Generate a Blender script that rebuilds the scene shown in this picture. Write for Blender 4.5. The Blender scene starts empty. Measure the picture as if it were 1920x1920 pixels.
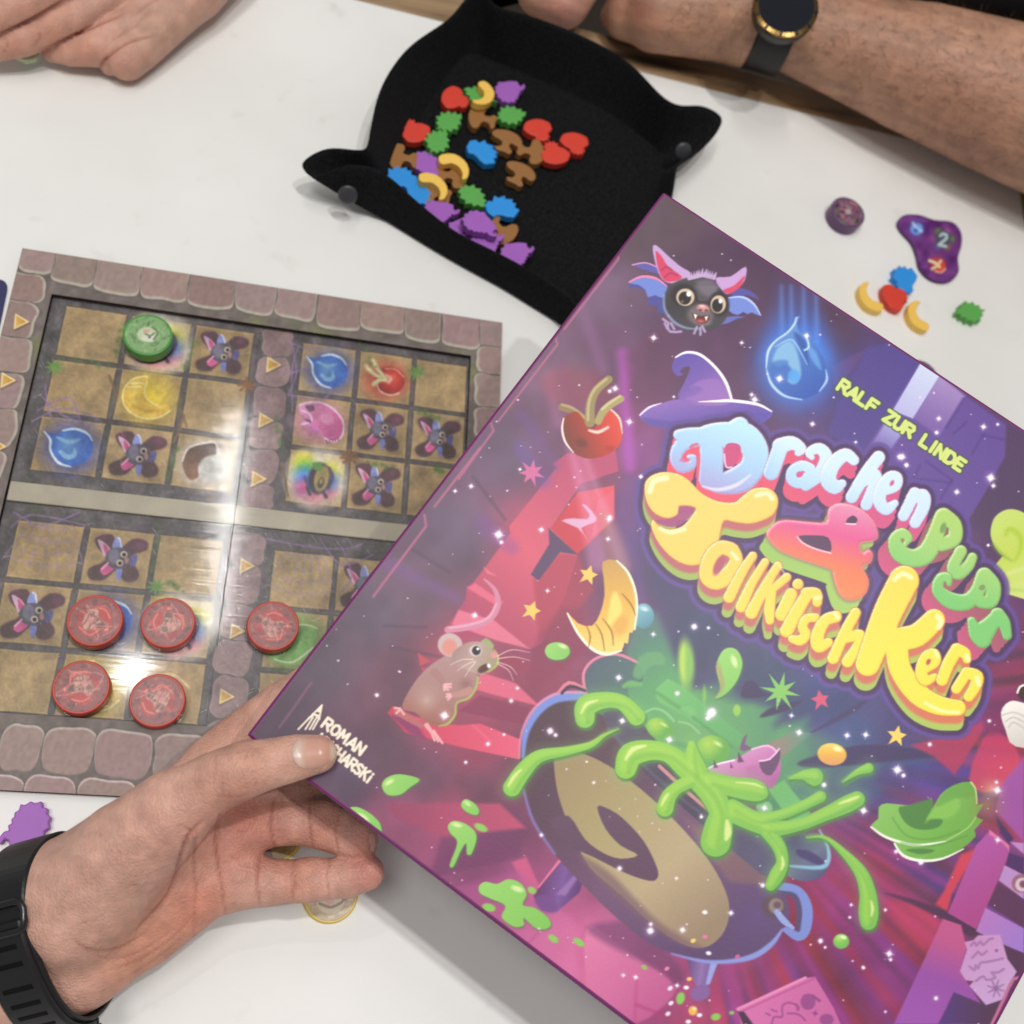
import bpy, math, random
import numpy as np
from mathutils import Vector, Matrix, geometry
random.seed(7); RNG = np.random.default_rng(7)
sc = bpy.context.scene
COL = sc.collection
# ------------------------------------------------------------------ camera
F = 1920.0                       # focal length in photograph pixels (square frame of 1920)
H = 0.52                         # camera height above the table top, metres
nrm = np.array([0.23817019, -0.36795105, -0.89882534])      # table normal seen from the camera (x right, y down, z forward)
ax = np.array([1.0, 0, 0]) - nrm[0]*nrm; ax /= np.linalg.norm(ax)
ay = np.cross(nrm, ax)
RW = np.stack([ax, ay, nrm])     # camera axes -> world axes (z up, table at z = 0)
CAM = np.array([0.0, 0, H])
cam = bpy.data.cameras.new('camera'); camo = bpy.data.objects.new('camera', cam); COL.objects.link(camo)
cam.sensor_width = 36.0; cam.lens = 36.0; cam.clip_start = 0.01; cam.clip_end = 60.0
M = np.eye(4); M[:3, 0] = RW @ [1, 0, 0]; M[:3, 1] = RW @ [0, -1, 0]; M[:3, 2] = RW @ [0, 0, -1]; M[:3, 3] = CAM
camo.matrix_world = Matrix(M.tolist())
cam.dof.use_dof = True; cam.dof.focus_distance = 0.44; cam.dof.aperture_fstop = 9.5
sc.camera = camo
def ray(x, y): return RW @ (np.array([x-960.0, y-960.0, F])/F)
def Q(x, y, d): return CAM + ray(x, y)*d                       # pixel + depth (m) -> world
def T(x, y, z=0.0):                                             # pixel -> point on the horizontal plane at height z
    r = ray(x, y); return CAM + r*((z-H)/r[2])
def proj(Pw):                                                   # world points -> photograph pixels, depth
    p = (np.asarray(Pw)-CAM) @ RW
    return p[..., 0]/p[..., 2]*F+960, p[..., 1]/p[..., 2]*F+960, p[..., 2]
# ------------------------------------------------------------------ light
w = bpy.data.worlds.new('World'); sc.world = w; w.use_nodes = True
w.node_tree.nodes['Background'].inputs[0].default_value = (1.0, 0.99, 0.97, 1)
w.node_tree.nodes['Background'].inputs[1].default_value = 0.27
def lamp(name, loc, target, power, size, size_y=None, color=(1, .98, .955)):
    l = bpy.data.lights.new(name, 'AREA'); l.energy = power; l.color = color
    l.shape = 'RECTANGLE' if size_y else 'DISK'; l.size = size
    if size_y: l.size_y = size_y
    o = bpy.data.objects.new(name, l); COL.objects.link(o); o.location = loc
    o.rotation_euler = (Vector(target)-Vector(loc)).to_track_quat('-Z', 'Y').to_euler()
    return o
def mirror(x, y, n=None, z=0.005, height=1.7, at=None):         # where a lamp must hang to show in a gloss at this pixel
    n = np.array([0, 0, 1.0]) if n is None else n
    p = T(x, y, z) if at is None else at
    r = ray(x, y); r = r-2*(r@n)*n; return p+r*((height-p[2])/r[2])
m1, m2 = mirror(446, 770), mirror(405, 1180)
tube = lamp('ceiling_tube', (m1+m2)/2, (m1+m2)/2-np.array([0, 0, 1]), 3.3, .045, float(np.linalg.norm(m1-m2)))
dv = m2-m1; tube.rotation_euler = (0, 0, math.atan2(dv[1], dv[0])-math.pi/2)
lamp('ceiling_spot', mirror(250, 1262), T(300, 1100), 1.5, .032)
lamp('hall_lamp', (0.24, 0.26, 2.3), (0, .1, 0), 11.0, .06)
lamp('hall_lamp', (0.46, 0.0, 2.3), (0, .1, 0), 10.0, .05)
lamp('hall_panel', (-0.5, 0.0, 2.1), (0.05, .1, 0), 10.0, .5)
v = sc.view_settings; v.view_transform = 'Standard'; v.look = 'None'; v.exposure = 0.0; v.gamma = 1.0; v.use_curve_mapping = False
sc.cycles.max_bounces = 8; sc.cycles.transparent_max_bounces = 12; sc.cycles.caustics_reflective = False; sc.cycles.caustics_refractive = False
# ------------------------------------------------------------------ materials
def lin(c):
    c = np.asarray(c, float)/255.0
    return np.where(c <= .04045, c/12.92, ((c+.055)/1.055)**2.4)
def nodes(name):
    m = bpy.data.materials.new(name); m.use_nodes = True
    return m, m.node_tree.nodes, m.node_tree.links, m.node_tree.nodes['Principled BSDF']
def add_bump(N, L, B, scale, strength, detail=4, dist=.001, tex='noise', stretch=None):
    tc = N.new('ShaderNodeTexCoord'); t = N.new('ShaderNodeTexNoise' if tex == 'noise' else 'ShaderNodeTexVoronoi')
    t.inputs['Scale'].default_value = scale
    if tex == 'noise': t.inputs['Detail'].default_value = detail
    if stretch:
        mp = N.new('ShaderNodeMapping'); mp.inputs['Scale'].default_value = stretch
        L.new(tc.outputs['Object'], mp.inputs['Vector']); L.new(mp.outputs[0], t.inputs['Vector'])
    else: L.new(tc.outputs['Object'], t.inputs['Vector'])
    b = N.new('ShaderNodeBump'); b.inputs['Strength'].default_value = strength; b.inputs['Distance'].default_value = dist
    L.new(t.outputs['Fac'] if tex == 'noise' else t.outputs['Distance'], b.inputs['Height']); L.new(b.outputs[0], B.inputs['Normal'])
    return t, b
def solid(name, rgb, rough=.5, spec=.5, var=.06, vscale=60, bump=None, metal=0, sheen=0):
    m, N, L, B = nodes(name); c = lin(rgb)
    tc = N.new('ShaderNodeTexCoord'); t = N.new('ShaderNodeTexNoise'); t.inputs['Scale'].default_value = vscale; t.inputs['Detail'].default_value = 5
    L.new(tc.outputs['Object'], t.inputs['Vector'])
    r = N.new('ShaderNodeMix'); r.data_type = 'RGBA'
    r.inputs[6].default_value = (*np.clip(c*(1-var), 0, 1), 1); r.inputs[7].default_value = (*np.clip(c*(1+var), 0, 1), 1)
    L.new(t.outputs['Fac'], r.inputs[0]); L.new(r.outputs[2], B.inputs['Base Color'])
    B.inputs['Roughness'].default_value = rough; B.inputs['Specular IOR Level'].default_value = spec; B.inputs['Metallic'].default_value = metal
    if sheen: B.inputs['Sheen Weight'].default_value = sheen; B.inputs['Sheen Roughness'].default_value = .5
    if bump: add_bump(N, L, B, *bump)
    return m
def printed(name, rough=.42, spec=.45, bump=None, coat=0):      # ink colours stored on the sheet itself
    m, N, L, B = nodes(name)
    a = N.new('ShaderNodeAttribute'); a.attribute_name = 'ink'
    t = N.new('ShaderNodeTexNoise'); t.inputs['Scale'].default_value = 1400; t.inputs['Detail'].default_value = 2
    tc = N.new('ShaderNodeTexCoord'); L.new(tc.outputs['Object'], t.inputs['Vector'])
    mr = N.new('ShaderNodeMapRange'); mr.inputs[3].default_value = .93; mr.inputs[4].default_value = 1.07
    L.new(t.outputs['Fac'], mr.inputs[0])
    mx = N.new('ShaderNodeMix'); mx.data_type = 'RGBA'; mx.blend_type = 'MULTIPLY'; mx.inputs[0].default_value = 1
    L.new(a.outputs['Color'], mx.inputs[6]); L.new(mr.outputs[0], mx.inputs[7]); L.new(mx.outputs[2], B.inputs['Base Color'])
    B.inputs['Roughness'].default_value = rough; B.inputs['Specular IOR Level'].default_value = spec
    if bump: add_bump(N, L, B, *bump)
    return m
# ------------------------------------------------------------------ object helpers
def world_loc(o):
    l = np.array(o.location[:]); 
    while o.parent is not None: o = o.parent; l = l+np.array(o.location[:])
    return l
def thing(name, label, cat, loc, group=None):
    o = bpy.data.objects.new(name, None); COL.objects.link(o); o.location = tuple(float(t) for t in loc); o.empty_display_size = .01
    return tag(o, label, cat, group)
def tag(o, label=None, cat=None, group=None, kind=None):
    if label: o['label'] = label
    if cat: o['category'] = cat
    if group: o['group'] = group
    if kind: o['kind'] = kind
    return o
def obj(name, V, Fc, mat, parent=None, loc=None, ink=None, smooth=False):
    """V: world positions; Fc: quad/tri index array or list of polygons"""
    V = np.asarray(V, float)
    base = (world_loc(parent) if parent is not None else np.zeros(3))
    l = np.zeros(3) if loc is None else np.asarray(loc, float)-base
    V = V-base-l
    me = bpy.data.meshes.new(name)
    if isinstance(Fc, np.ndarray):
        n, k = Fc.shape
        me.vertices.add(len(V)); me.vertices.foreach_set('co', V.astype(np.float32).ravel())
        me.loops.add(n*k); me.loops.foreach_set('vertex_index', Fc.astype(np.int32).ravel())
        me.polygons.add(n); me.polygons.foreach_set('loop_start', np.arange(0, n*k, k, dtype=np.int32))
        me.update(calc_edges=True); me.validate()
    else:
        me.from_pydata(V.tolist(), [], [list(map(int, f)) for f in Fc])
    if ink is not None:
        at = me.color_attributes.new('ink', 'FLOAT_COLOR', 'POINT')
        a = np.ones((len(V), 4), np.float32); a[:, :3] = ink; at.data.foreach_set('color', a.ravel())
    if smooth: me.polygons.foreach_set('use_smooth', np.ones(len(me.polygons), bool))
    me.materials.append(mat)
    o = bpy.data.objects.new(name, me); COL.objects.link(o); o.location = tuple(float(t) for t in l)
    if parent is not None: o.parent = parent
    return o
def bevel(o, wd, seg=2):
    b = o.modifiers.new('bevel', 'BEVEL'); b.width = wd; b.segments = seg; b.limit_method = 'ANGLE'; b.angle_limit = math.radians(40)
    return o
def box_mesh(c, X, Y, Z):                                       # box from centre and three half vectors
    s = [(-1, -1, -1), (1, -1, -1), (1, 1, -1), (-1, 1, -1), (-1, -1, 1), (1, -1, 1), (1, 1, 1), (-1, 1, 1)]
    V = [np.asarray(c)+a*np.asarray(X)+b*np.asarray(Y)+d*np.asarray(Z) for a, b, d in s]
    Fs = [(0, 3, 2, 1), (4, 5, 6, 7), (0, 1, 5, 4), (1, 2, 6, 5), (2, 3, 7, 6), (3, 0, 4, 7)]
    if np.dot(np.cross(X, Y), Z) < 0: Fs = [f[::-1] for f in Fs]
    return V, Fs
def extrude(loop, up, h):                                       # prism from a flat loop (world pts), capped
    loop = [np.asarray(p) for p in loop]; n = len(loop)
    ar = sum(np.dot(np.cross(loop[i], loop[(i+1) % n]), up) for i in range(n))
    if ar < 0: loop = loop[::-1]
    V = loop+[p+np.asarray(up)*h for p in loop]
    Fs = [tuple(range(n-1, -1, -1)), tuple(range(n, 2*n))]+[(i, (i+1) % n, n+(i+1) % n, n+i) for i in range(n)]
    return V, Fs
def tube_mesh(P, R, seg=12, closed=False, cap=True, flat=None): # tube along points
    P = np.asarray(P, float); n = len(P); R = np.broadcast_to(np.asarray(R, float), (n,))
    V = []; prev = None
    for i in range(n):
        a = P[(i+1) % n] if (closed or i < n-1) else P[i]; b = P[i-1] if (closed or i > 0) else P[i]
        t = a-b; t = t/np.linalg.norm(t)
        if prev is None:
            u = np.cross(t, [0, 0, 1.0]); u = u if np.linalg.norm(u) > 1e-4 else np.cross(t, [1.0, 0, 0])
        else: u = prev-t*np.dot(prev, t)
        u /= np.linalg.norm(u); prev = u; vv = np.cross(t, u)
        for k in range(seg):
            q = 2*math.pi*k/seg; V.append(P[i]+R[i]*(math.cos(q)*u+math.sin(q)*vv))
    Fs = []
    for i in range(n if closed else n-1):
        j = (i+1) % n
        for k in range(seg):
            Fs.append((i*seg+k, i*seg+(k+1) % seg, j*seg+(k+1) % seg, j*seg+k))
    if cap and not closed: Fs += [tuple(range(seg-1, -1, -1)), tuple(range((n-1)*seg, n*seg))]
    return V, Fs
# ------------------------------------------------------------------ ink painter (drawing with distances on a sheet's own grid)
def P2(g, flat):
    a = np.asarray(flat, float).reshape(-1, 2); ox, oy, s = GRP[g]; return a*s+[ox, oy]
GRP = {'p': (0, 0, 1.0), 'a': (1100, 340, 1/3), 'b': (1400, 640, 520/1920), 'c': (1180, 740, 740/1920), 'd': (700, 840, 1/3), 'e': (440, 1280, 1/3),
       'f': (900, 1180, 1/3), 'g': (1280, 1280, 1/3), 'h': (860, 340, 540/1920), 'k': (1660, 1480, 260/1135), 'm': (1100, 1700, 620/1920),
       'n': (1700, 880, 220/1006), 'B4': (0, 440, 1/3), 'B5': (400, 540, 1/3), 'B6': (0, 960, 1/3)}
def smooth_loop(P, sub=5, closed=True):
    P = np.asarray(P, float); n = len(P); out = []
    rng = range(n if closed else n-1)
    for i in rng:
        if closed: p0, p1, p2, p3 = P[i-1], P[i], P[(i+1) % n], P[(i+2) % n]
        else: p0, p1, p2, p3 = P[max(i-1, 0)], P[i], P[i+1], P[min(i+2, n-1)]
        for k in range(sub):
            t = k/sub
            out.append(.5*((2*p1)+(-p0+p2)*t+(2*p0-5*p1+4*p2-p3)*t*t+(-p0+3*p1-3*p2+p3)*t**3))
    if not closed: out.append(P[-1])
    return np.array(out)
def seg_d(X, Y, a, b):
    d = b-a; L2 = d@d+1e-12; t = np.clip(((X-a[0])*d[0]+(Y-a[1])*d[1])/L2, 0, 1)
    return np.hypot(X-a[0]-t*d[0], Y-a[1]-t*d[1]), t
class Sheet:
    def __init__(s, X, Y, base):
        s.X = X; s.Y = Y; s.C = np.empty((len(X), 3)); s.C[:] = base; s.I = np.zeros(len(X), np.int16); s.names = ['']
    def idn(s, nm):
        if nm not in s.names: s.names.append(nm)
        return s.names.index(nm)
    def win(s, lo, hi): return np.nonzero((s.X > lo[0]) & (s.X < hi[0]) & (s.Y > lo[1]) & (s.Y < hi[1]))[0]
    def put(s, ix, sd, col, alpha=1.0, soft=1.7, nm=None):
        a = alpha*np.clip(.5-sd/soft, 0, 1)
        if soft > 6: a = alpha*(lambda q: q*q*(3-2*q))(np.clip(.5-sd/soft, 0, 1))
        c = s.colour(ix, col)
        s.C[ix] = s.C[ix]*(1-a[:, None])+c*a[:, None]
        if nm is not None: s.I[ix[a > .5]] = s.idn(nm)
    def colour(s, ix, col):
        if isinstance(col, dict):                                # {'g':[(x,y),(x,y)], 'c':[c0,c1,...]} linear   /   {'r':(x,y,rad)...} radial
            if 'g' in col:
                (x0, y0), (x1, y1) = col['g']; d = np.array([x1-x0, y1-y0]); t = ((s.X[ix]-x0)*d[0]+(s.Y[ix]-y0)*d[1])/(d@d)
            else:
                x0, y0, r = col['r']; t = np.hypot(s.X[ix]-x0, s.Y[ix]-y0)/r
            cs = np.asarray(col['c'], float); q = np.linspace(0, 1, len(cs)) if 't' not in col else col['t']
            t = np.clip(t, 0, 1); return np.stack([np.interp(t, q, cs[:, k]) for k in range(3)], 1)
        return np.asarray(col, float)
    def sd_poly(s, ix, P):
        X, Y = s.X[ix], s.Y[ix]; d = np.full(len(ix), 1e9); ins = np.zeros(len(ix), bool)
        for i in range(len(P)):
            a, b = P[i-1], P[i]; dd, _ = seg_d(X, Y, a, b); np.minimum(d, dd, out=d)
            cnd = (a[1] > Y) != (b[1] > Y)
            if cnd.any():
                xx = a[0]+(Y-a[1])/(b[1]-a[1]+1e-12)*(b[0]-a[0]); ins ^= cnd & (X < xx)
        return np.where(ins, -d, d)
    def poly(s, P, col, g='p', sm=4, alpha=1.0, soft=1.7, nm=None, grow=0, off=(0, 0)):
        P = P2(g, P)+off
        if sm: P = smooth_loop(P, sm)
        m = soft+abs(grow)+2; ix = s.win(P.min(0)-m, P.max(0)+m)
        if len(ix): s.put(ix, s.sd_poly(ix, P)-grow, col, alpha, soft, nm)
    def sd_stroke(s, ix, P, R):
        d = np.full(len(ix), 1e9); X, Y = s.X[ix], s.Y[ix]
        if len(P) == 1: return np.hypot(X-P[0][0], Y-P[0][1])-R[0]
        for i in range(len(P)-1):
            dd, t = seg_d(X, Y, P[i], P[i+1]); np.minimum(d, dd-(R[i]+(R[i+1]-R[i])*t), out=d)
        return d
    def prep(s, P, R, g, sm):
        P = P2(g, P); sca = GRP[g][2]; R = np.broadcast_to(np.asarray(R, float)*sca, (len(P),)).copy()
        if sm and len(P) > 2:
            Q3 = smooth_loop(np.column_stack([P, R]), sm, False); return Q3[:, :2], np.maximum(Q3[:, 2], .1)
        return P, R
    def line(s, P, R, col, g='p', sm=4, alpha=1.0, soft=1.7, nm=None, grow=0, off=(0, 0)):
        P, R = s.prep(P, R, g, sm); P = P+off; m = R.max()+soft+abs(grow)+2; ix = s.win(P.min(0)-m, P.max(0)+m)
        if len(ix): s.put(ix, s.sd_stroke(ix, P, R)-grow, col, alpha, soft, nm)
    def ell(s, c, rx, ry, col, rot=0, g='p', alpha=1.0, soft=1.7, nm=None):
        c = P2(g, c)[0]; k = GRP[g][2]; rx *= k; ry *= k; m = max(rx, ry)+soft+2; ix = s.win(c-m, c+m)
        if not len(ix): return
        q = math.radians(rot); x = s.X[ix]-c[0]; y = s.Y[ix]-c[1]; u = x*math.cos(q)+y*math.sin(q); v_ = -x*math.sin(q)+y*math.cos(q)
        rr = np.hypot(u/rx, v_/ry); sd = (rr-1)*min(rx, ry)
        s.put(ix, sd, col, alpha, soft, nm)
    def glow(s, c, r, col, g='p', alpha=1.0, ry=None, rot=0, pw=2.0):
        c = P2(g, c)[0]; k = GRP[g][2]; rx = r*k; ry = (ry or r)*k; m = max(rx, ry); ix = s.win(c-m, c+m)
        if not len(ix): return
        q = math.radians(rot); x = s.X[ix]-c[0]; y = s.Y[ix]-c[1]; u = (x*math.cos(q)+y*math.sin(q))/rx; v_ = (-x*math.sin(q)+y*math.cos(q))/ry
        a = alpha*np.clip(1-np.hypot(u, v_), 0, 1)**pw
        s.C[ix] = s.C[ix]*(1-a[:, None])+np.asarray(col, float)*a[:, None]
    def spark(s, x, y, r, g='p', col=(255, 250, 255)):
        s.glow((x, y), r*1.9, (235, 200, 240), g, .5); s.glow((x, y), r*.85, col, g, 1.5, pw=1.2)
        q = .5+.5*((x*7+y*3) % 1.0 if False else ((int(x)*7+int(y)*3) % 10)/10); s.line((x-r*1.3*q, y-r*.2, x, y, x+r*1.3*q, y+r*.2), (.1, r*.13, .1), col, g, 0, .7, 2.2); s.line((x+r*.2, y-r*1.3*q, x, y, x-r*.2, y+r*1.3*q), (.1, r*.13, .1), col, g, 0, .7, 2.2)
    def star(s, x, y, r, col, g='p', n=5, rot=0, inner=.42, nm=None, edge=None):
        P = []
        for i in range(2*n):
            q = math.radians(rot)+math.pi*i/n; rr = r*(1 if i % 2 == 0 else inner)*(1+.1*math.sin(i*2.3)); P += [x+rr*math.sin(q), y-rr*math.cos(q)]
        if edge: s.poly(P, edge, g, 0, grow=1.2, soft=3)
        s.poly(P, col, g, 0, nm=nm)
def noise2(X, Y, sc_, seed=0):                                   # smooth value noise
    r = np.random.default_rng(seed); Tb = r.random((64, 64)); x = X/sc_; y = Y/sc_
    i = np.floor(x).astype(int); j = np.floor(y).astype(int); fx = x-i; fy = y-j; fx = fx*fx*(3-2*fx); fy = fy*fy*(3-2*fy)
    g_ = lambda a, b: Tb[a % 64, b % 64]
    return (g_(i, j)*(1-fx)+g_(i+1, j)*fx)*(1-fy)+(g_(i, j+1)*(1-fx)+g_(i+1, j+1)*fx)*fy
def components(q):                                               # connected pieces of a quad set
    u, inv = np.unique(q, return_inverse=True); qi = inv.reshape(q.shape); lab = np.arange(len(u))
    while True:
        m = lab[qi].min(1); n2 = lab.copy()
        for k in range(4): np.minimum.at(n2, qi[:, k], m)
        n2 = n2[n2]; n2 = n2[n2]
        if (n2 == lab).all(): return lab[qi[:, 0]]
        lab = n2
def sheet_objects(S, W, quads, mat, base, parent, small=36):      # one mesh for each printed motif; together they tile the sheet
    fid = S.I[quads[:, 0]].astype(np.int32); inkc = lin(np.clip(S.C, 0, 255)); pieces = []
    for k in range(1, len(S.names)):                              # specks go back to the ground print
        ix = np.nonzero(fid == k)[0]
        if not len(ix): continue
        c = components(quads[ix]); un, cn = np.unique(c, return_counts=True)
        for a, n in zip(un, cn):
            if n < small: fid[ix[c == a]] = 0
    ix = np.nonzero(fid == 0)[0]; c = components(quads[ix]); un, cn = np.unique(c, return_counts=True); big = un[cn.argmax()]
    vid = np.zeros(len(W), np.int32)
    for k in range(4): np.maximum.at(vid, quads[:, k], fid)
    for a in un:                                                  # islands of ground between motifs join the motif round them
        if a != big:
            s_ = ix[c == a]; t = vid[quads[s_]].max(); fid[s_] = t
    for k in np.unique(fid):
        ix = np.nonzero(fid == k)[0]
        c = components(quads[ix]) if k else np.zeros(len(ix), int)
        for a in np.unique(c): pieces.append((base if k == 0 else S.names[k], quads[ix[c == a]]))
    root = None
    for nm, q in pieces:
        u, inv = np.unique(q, return_inverse=True)
        o = obj(nm, W[u], inv.reshape(q.shape), mat, parent if root is None else root, ink=inkc[u])
        if root is None: root = o
    return root
def grid(O, U, V_, u0, u1, v0, v1, step):
    nu = max(2, int(round((u1-u0)/step))+1); nv = max(2, int(round((v1-v0)/step))+1)
    uu, vv = np.meshgrid(np.linspace(u0, u1, nu), np.linspace(v0, v1, nv))
    W = O+uu.ravel()[:, None]*U+vv.ravel()[:, None]*V_
    i = np.arange(nu*nv).reshape(nv, nu)
    q = np.stack([i[:-1, :-1], i[:-1, 1:], i[1:, 1:], i[1:, :-1]], -1).reshape(-1, 4)
    return W, q, uu.ravel(), vv.ravel()
# ================================================================== table
e0, e1 = T(673, 0), T(1905, 311)                                 # far edge of the white top
ed = (e1-e0)/np.linalg.norm(e1-e0); en = np.array([-ed[1], ed[0], 0]); en *= np.sign(en@np.array([0, 1., 0]))
mt, N_, L_, B_ = nodes('table_white')
tc_ = N_.new('ShaderNodeTexCoord'); t1 = N_.new('ShaderNodeTexNoise'); t1.inputs['Scale'].default_value = 9; t1.inputs['Detail'].default_value = 6
L_.new(tc_.outputs['Object'], t1.inputs['Vector'])
rp = N_.new('ShaderNodeValToRGB'); rp.color_ramp.elements[0].color = (.77, .765, .735, 1); rp.color_ramp.elements[1].color = (.83, .825, .80, 1); rp.color_ramp.elements[0].position = .35; rp.color_ramp.elements[1].position = .65
L_.new(t1.outputs['Fac'], rp.inputs[0])
t2 = N_.new('ShaderNodeTexNoise'); t2.inputs['Scale'].default_value = 55; t2.inputs['Detail'].default_value = 3; L_.new(tc_.outputs['Object'], t2.inputs['Vector'])
mr_ = N_.new('ShaderNodeMapRange'); mr_.inputs[1].default_value = .66; mr_.inputs[2].default_value = .80; mr_.inputs[3].default_value = 0; mr_.inputs[4].default_value = .32; L_.new(t2.outputs['Fac'], mr_.inputs[0])
mx_ = N_.new('ShaderNodeMix'); mx_.data_type = 'RGBA'; mx_.inputs[7].default_value = (.55, .53, .48, 1); L_.new(mr_.outputs[0], mx_.inputs[0]); L_.new(rp.outputs[0], mx_.inputs[6])
L_.new(mx_.outputs[2], B_.inputs['Base Color']); B_.inputs['Roughness'].default_value = .38; B_.inputs['Specular IOR Level'].default_value = .4
add_bump(N_, L_, B_, 260, .06, 3, .0006)
wood, N_, L_, B_ = nodes('worn_wood')
tc_ = N_.new('ShaderNodeTexCoord'); mp_ = N_.new('ShaderNodeMapping'); mp_.inputs['Scale'].default_value = (4, 34, 34); mp_.inputs['Rotation'].default_value = (0, 0, -math.atan2(ed[1], ed[0]))
t1 = N_.new('ShaderNodeTexNoise'); t1.inputs['Scale'].default_value = 2.2; t1.inputs['Detail'].default_value = 8
L_.new(tc_.outputs['Object'], mp_.inputs[0]); L_.new(mp_.outputs[0], t1.inputs[0])
rp = N_.new('ShaderNodeValToRGB'); rp.color_ramp.elements[0].color = (.035, .022, .014, 1); rp.color_ramp.elements[0].position = .33; rp.color_ramp.elements[1].color = (.36, .24, .13, 1); rp.color_ramp.elements[1].position = .62; e_ = rp.color_ramp.elements.new(.45); e_.color = (.25, .155, .08, 1)
L_.new(t1.outputs['Fac'], rp.inputs[0]); L_.new(rp.outputs[0], B_.inputs['Base Color']); B_.inputs['Roughness'].default_value = .55
table = thing('table', 'white table top with a worn wooden edge strip', 'table', (0, 0, -.03))
far = T(800, 25); ecr = T(1905, 311)
def slab(name, cx, cy, hx, hy, z0, z1, mat):                      # box in the table's own directions, origin at its right far corner
    c = e1+ed*cx-en*cy; c[2] = (z0+z1)/2; V, Fs = box_mesh(c, ed*hx, en*hy, np.array([0, 0, (z1-z0)/2])); return obj(name, V, Fs, mat, table)
bevel(slab('table_top', -.9, .75, .9, .75, -.028, 0, mt), .0012)
bevel(slab('edge_strip', -.9+.013, -.014, .9+.013, .0138, -.030, -.0006, wood), .002)
bevel(slab('edge_strip', .013, .75, .0128, .7495, -.030, -.0006, wood), .002)
floor_m = solid('floor_dark', (54, 46, 40), .7, .3, .3, 5)
tag(obj('floor', [(-3, -3, -.75), (4, -3, -.75), (4, 4, -.75), (-3, 4, -.75)], [(0, 1, 2, 3)], floor_m), kind='structure')
# ================================================================== game board
ZF, ZI = .006, .002
bo = T(42, 465, ZF); bu = T(942, 605, ZF)-bo; BW = float(np.linalg.norm(bu)); bu /= BW; bv = np.cross(bu, [0, 0, 1.0])
def uv(x, y, z=ZF):
    p = T(x, y, z)-bo; return float(p@bu), float(p@bv)
def bw(u, v, z): q = bo+u*bu+v*bv; q = np.array(q); q[2] = z; return q
wu0, wv0 = uv(97, 550); wu1 = uv(883, 668)[0]; wv0 = (wv0+uv(883, 668)[1])/2; wv1 = .490*.514; BH = .5565*.514
game_board = thing('game_board', 'square cardboard game board with stone border and tile grids under clear plastic', 'board', bw(BW/2, BH/2, 0))
Mprint = printed('board_print', .5, .35, (700, .1, 2, .0004))
stc = lambda: np.array([150, 127, 122])+RNG.uniform(-6, 6)+RNG.uniform(-3, 3, 3)
def stone(S, P, col, rim, off, nm):
    """a drawn stone: joint, body, pale worn rim towards the window"""
    S.poly(P, (90, 82, 80), 'p', 0, 1, 2.5, None, 2.2); S.poly(P, rim, 'p', 3, 1, 2.2, nm, 0); S.poly(P, col, 'p', 3, 1, 3, nm, -1.0, off)
def pj(L): 
    x, y, _ = proj(np.array(L)); return np.stack([x, y], 1)
def rrect(u0, u1, v0, v1, z, r=.0035, jit=.0008):
    q = lambda: RNG.uniform(-jit, jit)
    return pj([bw(u0+r+q(), v0+q(), z), bw((u0+u1)/2, v0+q(), z), bw(u1-r+q(), v0+q(), z), bw(u1+q(), v0+r, z), bw(u1+q(), (v0+v1)/2, z), bw(u1+q(), v1-r+q(), z), bw(u1-r, v1+q(), z), bw((u0+u1)/2, v1+q(), z), bw(u0+r, v1+q(), z), bw(u0+q(), v1-r, z), bw(u0+q(), (v0+v1)/2, z), bw(u0+q(), v0+r, z)]).ravel()
BS = .00042
def arrow(S, x, y, s=13):
    P = (x-s*.85, y-s*1.05, x+s*1.1, y+s*.1, x-s*1.05, y+s*1.15)
    S.poly(P, (104, 78, 60), 'p', 0, .7, 4, None, 1.5, (1.5, 2)); S.poly(P, (238, 214, 160), 'p', 0, 1, 1.8, 'printed_arrow', .6)
    S.poly(P, {'g': [(x-s, y), (x+s, y)], 'c': [(214, 172, 92), (196, 140, 58)]}, 'p', 0, 1, 2, 'printed_arrow', -2.2)
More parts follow.
